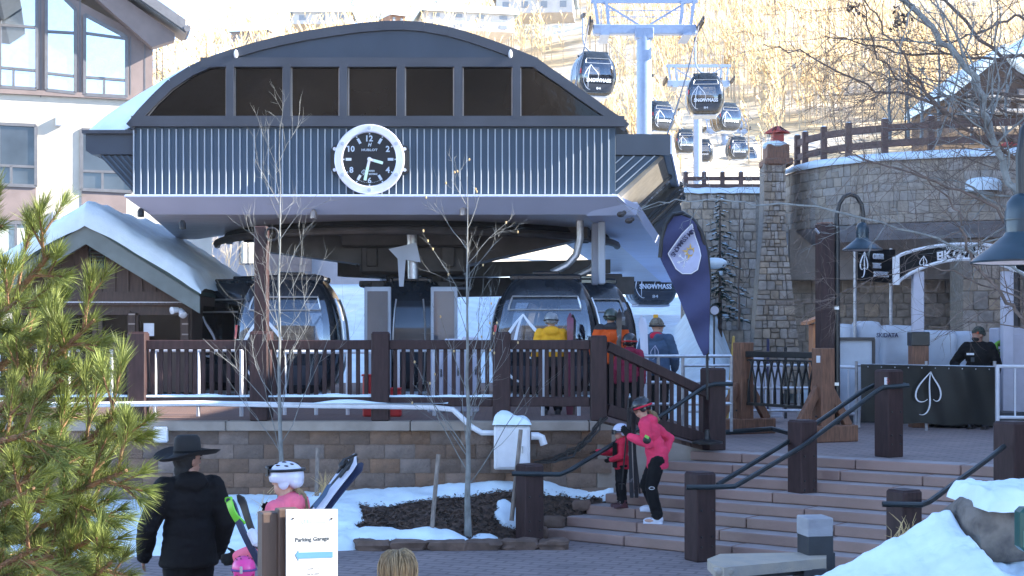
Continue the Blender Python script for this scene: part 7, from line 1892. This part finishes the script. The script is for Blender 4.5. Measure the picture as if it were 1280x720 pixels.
def bucket_hat(t, hd, HM, H):
    c = hd + HM @ Vector((0, -.004, .030)) * H
    pr = [(.175, .012), (.150, -.004), (.105, -.008), (.076, -.002), (.073, .012), (.071, .04), (.066, .074), (.052, .088), (.02, .082), (.001, .078)]
    b = MB().lathe([(r * H * .82, z * H) for r, z in pr], c, HM @ Matrix.Diagonal((.95, 1.12, 1)), 36)
    for i, p in enumerate(b.v):
        l = HM.transposed() @ (p - c); 
        if math.hypot(l.x, l.y) > .08 * H: b.v[i] = c + HM @ Vector((l.x, l.y, l.z + .9 * l.x * l.x / H - .35 * max(0, -l.y) * .5))
    o = obj('hat', b, m_felt, t, smooth=60); obj('hat_band', MB().lathe([(.0740 * H * .82, .001 * H), (.0740 * H * .82, .018 * H)], c, HM @ Matrix.Diagonal((.95, 1.12, 1)), 30), m_cblack, o)
def beanie(m, pom=None):
    def f(t, hd, HM, H):
        c = hd + HM @ Vector((0, -.004, .018)) * H; o = obj('beanie', MB().ell(c, (.056 * H, .067 * H, .070 * H), HM, 24, 12, zlo=-.15), m, t, smooth=180)
        obj('cuff', MB().lathe([(.056 * H, -.014 * H), (.060 * H, -.010 * H), (.060 * H, .014 * H), (.056 * H, .018 * H)], c, HM @ Matrix.Diagonal((1, 1.19, 1)), 24), m, o)
        if pom: obj('pompom', rock(c + HM @ Vector((0, -.01, .075)) * H, (.022 * H, .022 * H, .020 * H), 3, 0, .3), pom, o)
    return f
def strands(name, t, m, base, pts_fn, n, r, seed):
    b = MB(); rg = random.Random(seed)
    for i in range(n): b.tube(pts_fn(i, rg), r, 4, cap=False)
    o = obj(name, b, m, t); o['kind'] = 'stuff'; return o
def ponytail(m, side=0, ln=.17):
    def f(t, hd, HM, H):
        def fn(i, rg):
            a = hd + HM @ Vector((side, -.058, -.030)) * H; j = Vector((rg.gauss(0, .012), rg.gauss(0, .010), 0)) * H
            return [a + j * .4, a + HM @ Vector((0, -.022, -.03)) * H + j, a + HM @ Vector((0, -.026, -.09)) * H + j * 1.3, a + HM @ Vector((0, -.018, -ln)) * H + j * .6]
        strands('ponytail', t, m, hd, fn, 70, [.0035 * H, .004 * H, .0035 * H, .0012 * H], 4)
    return f
def short_hair(m):
    def f(t, hd, HM, H):
        b = MB(); b.ell(hd + HM @ Vector((0, -.020, .012)) * H, (.054 * H, .056 * H, .066 * H), HM); b.ell(hd + HM @ Vector((0, -.038, -.045)) * H, (.042 * H, .028 * H, .045 * H), HM)
        remesh('hair', b, .007, m, t, 3, .003, 30)
    return f
def long_hair(m):
    def f(t, hd, HM, H):
        b = MB(); b.ell(hd + HM @ Vector((0, -.014, .018)) * H, (.060 * H, .064 * H, .070 * H), HM); b.ell(hd + HM @ Vector((0, -.034, -.035)) * H, (.056 * H, .042 * H, .07 * H), HM)
        o = remesh('hair', b, .007, m, t, 3)
        def fn(i, rg):
            a = rg.uniform(-2.7, 2.7); k0 = rg.uniform(.02, .9); st = []; wv = rg.uniform(-.4, .4); lift = rg.uniform(1.0, 1.12) if i % 5 else rg.uniform(1.12, 1.3)
            for q_ in range(6):
                ph = k0 + (2.2 - k0) * q_ / 5 * rg.uniform(.9, 1.0); aa = a + wv * q_ / 5; rr_ = 1 + (lift - 1) * math.sin(q_ / 5 * math.pi)
                x, y = math.sin(aa), -math.cos(aa); sp = math.sin(min(ph, 1.7)); z = math.cos(ph) * .074 if ph < 1.57 else -(ph - 1.57) * .16
                st.append(hd + HM @ Vector((x * sp * .062 * rr_, y * sp * .068 * rr_ - .014, .018 + z * rr_)) * H)
            return st
        strands('hair_strands', t, m, hd, fn, 520, [.0010 * H, .0022 * H, .0024 * H, .0024 * H, .002 * H, .0006 * H], 9)
    return f

# man in the hat, left foreground
person('person in a black hoodie and wide brimmed black hat, seen from behind beside the pine', (X_(236, 12), 12, ZL), 1.80, 28, dict(elr=(.165, -.03, .63), wrr=(.150, .06, .48), ell=(-.19, .0, .625), wrl=(-.185, .085, .485), nl=(-1, .3, 0)), m_cblack, m_cpant, m_boot, .011, face=True, hair=short_hair(m_felt), headgear=bucket_hat, bulk=1.12, head_turn=-70, hem=.44, skirt=1.1, skin=m_skin2)
# woman with the white helmet
PWx, PWy = X_(360, 11.3), 11.3
person('person in bright pink jacket and white helmet with blond ponytail behind the parking sign', (PWx, PWy, ZL), 1.69, 72, dict(ell=(-.16, .02, .63), wrl=(-.15, .17, .585), elr=(.16, .0, .64), wrr=(.14, .11, .73), hl=(0, .9, -.2)), m_cpink, m_cpant, m_bootw, .011, gloves=m_cblack, headgear=helmet(m_helw, True, m_black, True, True, m_gog), hair=ponytail(m_blond, .0, .16), hood=True, bulk=1.05)
# skis on her shoulder and the short pair in her other arm
WS = thing('ski_pair', 'pair of white skis with black bindings carried over the shoulder of the pink jacket', 'skis', V(405, 630, 11.2))
m_skiw = mat('white blue ski base', (.62, .66, .78), .3, var=.06, scale=3, coat=.3); m_skidk = mat('navy ski edge', (.02, .03, .07), .35)
ud = Vector((-.55, -.75, -.35))
ski(V(352, 708, 11.0), V(446, 571, 11.45), .125, m_skiw, WS, ud, .03); ski(V(357, 711, 11.03), V(452, 577, 11.48), .125, m_skidk, WS, ud, -.03)
p_ = V(436, 583, 11.4); dd = (V(446, 571, 11.45) - V(352, 708, 11.0)).normalized()
bd = obj('binding', MB().box(p_ + ud * -.02, (.08, .07, .16), frame(dd, (0, 1, 0)), bev=.02).box(p_ - dd * .02 + Vector((-.03, -.02, .04)), (.06, .05, .10), frame(dd, (0, 1, 0)), bev=.02), m_black, WS)
obj('brake', MB().tube([p_ + Vector((-.09, -.03, -.06)), p_ + Vector((-.02, -.05, .06)), p_ + Vector((.07, -.05, .10))], .012, 6), m_black, WS)
obj('graphic', MB().prism([V(395, 636, 11.12), V(408, 619, 11.17), V(415, 604, 11.22), V(409, 606, 11.22), V(402, 618, 11.17), V(391, 632, 11.12)], ud * .003), m_cblue, WS)
tag(obj('ski_pole', MB().tube([V(372, 655, 11.1), V(436, 580, 11.35)], .009, 7).tube([V(424, 596, 11.31), V(436, 581, 11.35)], .018, 8), m_black, loc=V(372, 655, 11.1)), 'black ski pole lying along the white skis on the shoulder', 'ski pole')
GSk = thing('ski_pair', 'short pair of green and black skis held in front of the pink jacket', 'skis', V(305, 650, 11.0))
m_skig = mat('lime ski tip', (.16, .55, .03), .35, var=.06, coat=.3)
def skitip(a, c, m1, m2, w_, lab):
    s1 = ski(a, c, w_, m1, GSk, (-.75, -.6, .1), .03); 
    d = c - a; s2 = ski(a + d * .62 + Vector((-.004, -.006, 0)), c + Vector((-.004, -.006, 0)), w_ * .98, m2, GSk, (-.75, -.6, .1), .03, name='tip_graphic') if m2 else None
g0, g1 = V(334, 716, 10.9), V(288, 620, 11.02)
skitip(g0, g1, m_skidk, m_skig, .10, ''); skitip(V(340, 712, 10.98), V(302, 617, 11.1), m_black, None, .10, '')
gd = (g0 - g1).normalized(); gx = Vector((.35, -.75, .2)).normalized()
for i, ch in enumerate('IZIM'): text('lettering', ch, None, .042, g1 + gd * (.07 + i * .055) + Vector((-.012, -.024, .004)), Vector((.68, -.30, .62)), gd * -1, m_black, GSk, ext=.002, bold=.02)
obj('binding', MB().box(V(318, 672, 10.86), (.07, .09, .14), frame(gd), bev=.02), m_bootw, GSk)
# child with the pink helmet
CHP = (X_(305, 10.75), 10.75, ZL)
person('small child in pink helmet with purple goggle strap beside the parking sign post', CHP, 1.02, 20, dict(), m_cpink, m_cpant, m_boot, .010, child=True, gloves=m_cblack, headgear=helmet(m_help, True, m_cdpurple, True))
obj_c = obj('goggle_clip', MB().box(Vector(CHP) + Vector((.0, -.115, .97)), (.02, .012, .055), bev=.004), m_silver, [o for o in bpy.data.objects if o.get('label', '').startswith('small child in pink')][0])
# blond child at the bottom edge
person('person with tousled blond hair, only the head showing at the bottom edge', (X_(497, 9.0), 9.0, ZL), 1.31, 12, dict(), m_cblue, m_cpant, m_boot, .011, child=True, hair=long_hair(m_blond))

# woman in the coral jacket on the steps
WZ = ZL + RISE * 2
wx, wy = X_(822, 18.92), 18.92
T_, Q_, HD_, HMX = person('person in coral jacket and black helmet on the steps, bent over a child', (wx, wy, WZ), 1.63, 82,
    dict(elr=(.20, -.13, .665), wrr=(.11, -.06, .555), ell=(-.13, .03, .64), wrl=(-.09, .165, .70), shl=(-.105, .02, .795), knr=(.08, .10, .30), anr=(.115, .035, .135), knl=(-.055, .05, .29), anl=(-.055, .0, .055), fl=(.15, 1, 0), hl=(.1, .6, .7), nr=(1, -.5, 0)),
    m_ccoral, m_cpant, m_bootw, .010, gloves=m_cblack, headgear=helmet(m_helb, True, m_cred, True), lean=(-.05, .30), head_tilt=-16, hood=True, bulk=.98, hem=.44, hair=ponytail(m_blond, .0, .12))
obj('sleeve_badge', MB().ell(Q_('ell').lerp(Q_('shl'), .25) + Vector((-.02, -.085, .0)), (.055, .015, .05)), m_black, T_); obj('sleeve_pass', MB().box(Q_('ell').lerp(Q_('shl'), .3) + Vector((-.02, -.105, .03)), (.06, .01, .035), Matrix.Rotation(.5, 3, 'Y')), m_green, T_)
obj('knee_logo', MB().tube([Q_('knl') + Vector((-.0 + .035 * math.cos(R(a)), -.085, .018 * math.sin(R(a)))) for a in range(0, 361, 30)], .004, 4), m_white, T_)
# child in red
cx_, cy_ = X_(777, 19.55), 19.55
T_, Q_, *_ = person('child in red and black ski jacket gripping the left handrail on the steps', (cx_, cy_, ZL + RISE * 3), 1.10, 100,
    dict(elr=(.16, .10, .66), wrr=(.13, .27, .68), ell=(-.17, .05, .64), wrl=(-.10, .15, .60), nr=(0, 0, 1), hr=(.0, 1, -.1)), m_cred, m_cpant, m_bootr, .009, gloves=m_cblack, headgear=helmet(m_helw, True, m_black, False, False, m_helb), child=True, bulk=1.05)
obj('jacket_panel', MB().grid(lambda u, v: Q_('chest') + RZ(100) @ Vector(((u - .5) * .20, .118 - .10 * (u - .5) ** 2 * 4 * .35, (v - .72) * .34)), 8, 8), m_cblack, T_, smooth=180)
SK = thing('ski_bundle', 'dark skis held upright between the woman in coral and the child', 'skis', V(788, 600, 19.3))
for i, (a, c) in enumerate((((790, 622, 19.32), (787, 505, 19.15)), ((796, 622, 19.38), (792, 500, 19.2)))): ski(V(*a), V(*c), .062, m_skib, SK, (-.3, -1, 0), .05)
for (a, c, lab) in (((777, 612, 19.1), (786, 510, 19.0), 'black ski pole on the camera side of the upright skis'), ((800, 617, 19.2), (788, 508, 19.05), 'black ski pole slanting beside the upright skis')):
    tag(obj('ski_pole', MB().tube([V(*a), V(*c)], .010, 6).tube([V(*c), V(*c) + Vector((0, 0, .12))], .02, 8).lathe([(.001, 0), (.045, .005), (.001, .02)], V(*a) + Vector((0, 0, .07)), n=10), m_black, loc=V(*a)), lab, 'ski pole')

# skiers on the platform
GP = 'skiers waiting by the cabins'
person('person in a yellow ski jacket and grey helmet with back turned behind the deck railing', (X_(689, 21.9), 21.9, ZD), 1.53, 4, dict(ell=(-.155, .0, .63), wrl=(-.165, .02, .50), elr=(.16, .03, .66), wrr=(.15, .13, .60)), m_cchar, m_cpant, m_boot, .011, GP, gloves=m_cblack, headgear=helmet(m_helg, True, m_black, False), top2=m_cyel, split=.575, bulk=1.08)
SY2 = thing('ski_pair', 'plum coloured skis standing upright beside the yellow jacket', 'skis', (X_(713, 21.8), 21.8, ZD))
ski((X_(712, 21.8), 21.8, ZD), (X_(712, 21.8) + .01, 21.8, Z_(391, 21.8)), .115, m_skip, SY2, (0, -1, 0), -.05); ski((X_(715, 21.84), 21.84, ZD), (X_(715, 21.84) + .01, 21.84, Z_(393, 21.84)), .115, m_skib, SY2, (0, 1, 0), -.05)
person('person in an orange jacket with charcoal shoulders and dark green helmet by the ramp', (X_(764, 23.0), 23.0, .46), 1.62, 8, dict(ell=(-.17, .02, .63), wrl=(-.15, .13, .56), elr=(.17, .02, .63), wrr=(.15, .13, .56)), m_corange, m_cpant, m_boot, .011, GP, gloves=m_cblack, headgear=helmet(m_helgr, True, m_black, False), top2=m_cchar, split=.805, bulk=1.24)
person('child in maroon jacket and black helmet between the orange and blue jackets', (X_(787, 22.6), 22.6, .30), 1.36, -12, dict(), m_cmar, m_cpant, m_boot, .011, GP, gloves=m_cblack, headgear=helmet(m_helb, True, m_red, False), child=True)
T_, Q_, HD_, HMX = person('person in slate blue jacket and bobble hat, back turned, beside the feather flag', (X_(821, 24.0), 24.0, .18), 1.78, -18, dict(ell=(-.165, .02, .63), wrl=(-.14, .12, .55), elr=(.165, .02, .63), wrr=(.15, .10, .53)), m_cblue, m_cpant, m_boot, .011, GP, gloves=m_cblack, headgear=beanie(m_knit, m_yellow), bulk=1.12, head_turn=-48)
obj('goggle_strap', MB().tube([HD_ + HMX @ Vector((.062 * math.sin(a), .075 * math.cos(a), .004)) * 1.78 for a in [i / 20 * 6.2832 for i in range(21)]], .016, 6), m_black, T_)
obj('hood_lining', MB().ell(Q_('neck') + RZ(-18) @ Vector((.02, -.115, .0)), (.11, .035, .07)), m_cred, T_)
leaf('back_emblem', Q_('chest') + RZ(-18) @ Vector((.0, -.182, -.06)), .13, .24, RZ(-18) @ Vector((1, 0, 0)), (0, 0, 1), .006, m_flagl, T_)
for (a, c, lab, s_) in (((808, 460, 23.6), (801, 394, 23.6), 'white ski tips between the maroon child and the blue jacket', m_skiw), ((772, 440, 22.9), (774, 386, 22.9), 'dark ski tip rising behind the orange jacket', m_skib)):
    k_ = thing('ski_pair', lab, 'skis', (V(*a).x, a[2], .3)); ski((V(*a).x, a[2] - .02, .3), V(*c), .10, s_, k_, (0, -1, 0), .05); ski((V(*a).x + .06, a[2] + .05, .3), V(*c) + Vector((.06, .05, -.03)), .10, s_, k_, (0, 1, 0), .05)
# lift attendant
T_, Q_, HD_, HMX = person('person in black jacket, dark beanie and sunglasses standing behind the black banner', (X_(1223, 25.95), 25.95, 0), 1.83, 150, dict(elr=(.235, -.02, .645), wrr=(.175, .10, .56), ell=(-.175, -.02, .635), wrl=(-.155, .04, .49)), m_cblack, m_cpant, m_boot, .011, None, headgear=beanie(m_knit2), bulk=1.15, head_turn=-42, head_tilt=12, skin=m_skin2, hood=False)
# facing left: mirror the head turn
obj('sunglasses', MB().grid(lambda u, v: HD_ + HMX @ Vector((.056 * math.sin((u - .5) * 2.4), .062 * math.cos((u - .5) * 2.0), .002 + v * .020)) * 1.83, 12, 4), mat('amber mirror lens', (.35, .06, .02), .1, metal=.6), T_, smooth=180)
obj('beard', MB().ell(HD_ + HMX @ Vector((0, .020, -.046)) * 1.83, (.038 * 1.83, .040 * 1.83, .028 * 1.83), HMX), m_felt, T_)
Rw = RZ(150); obj('name_tag', MB().box(Q_('chest') + Rw @ Vector((.10, .185, .04)), (.13, .012, .035), Rw), m_white, T_); obj('chest_logo', MB().box(Q_('chest') + Rw @ Vector((.06, .185, -.06)), (.06, .012, .08), Rw), m_grey, T_)
# ------------------------------------------------------------------ thin mountain air
hb = MB().box((0, 240, 80), (1500, 620, 176))
m_haze = bpy.data.materials.new('mountain air'); m_haze.use_nodes = True; hn = m_haze.node_tree.nodes
hn.remove(hn['Principled BSDF']); pv = hn.new('ShaderNodeVolumePrincipled'); pv.inputs['Color'].default_value = (.80, .88, 1, 1); pv.inputs['Density'].default_value = .0002; pv.inputs['Anisotropy'].default_value = .2
m_haze.node_tree.links.new(pv.outputs[0], hn['Material Output'].inputs['Volume'])
hz_o = obj('haze', hb, m_haze, smooth=0); hz_o['kind'] = 'stuff'
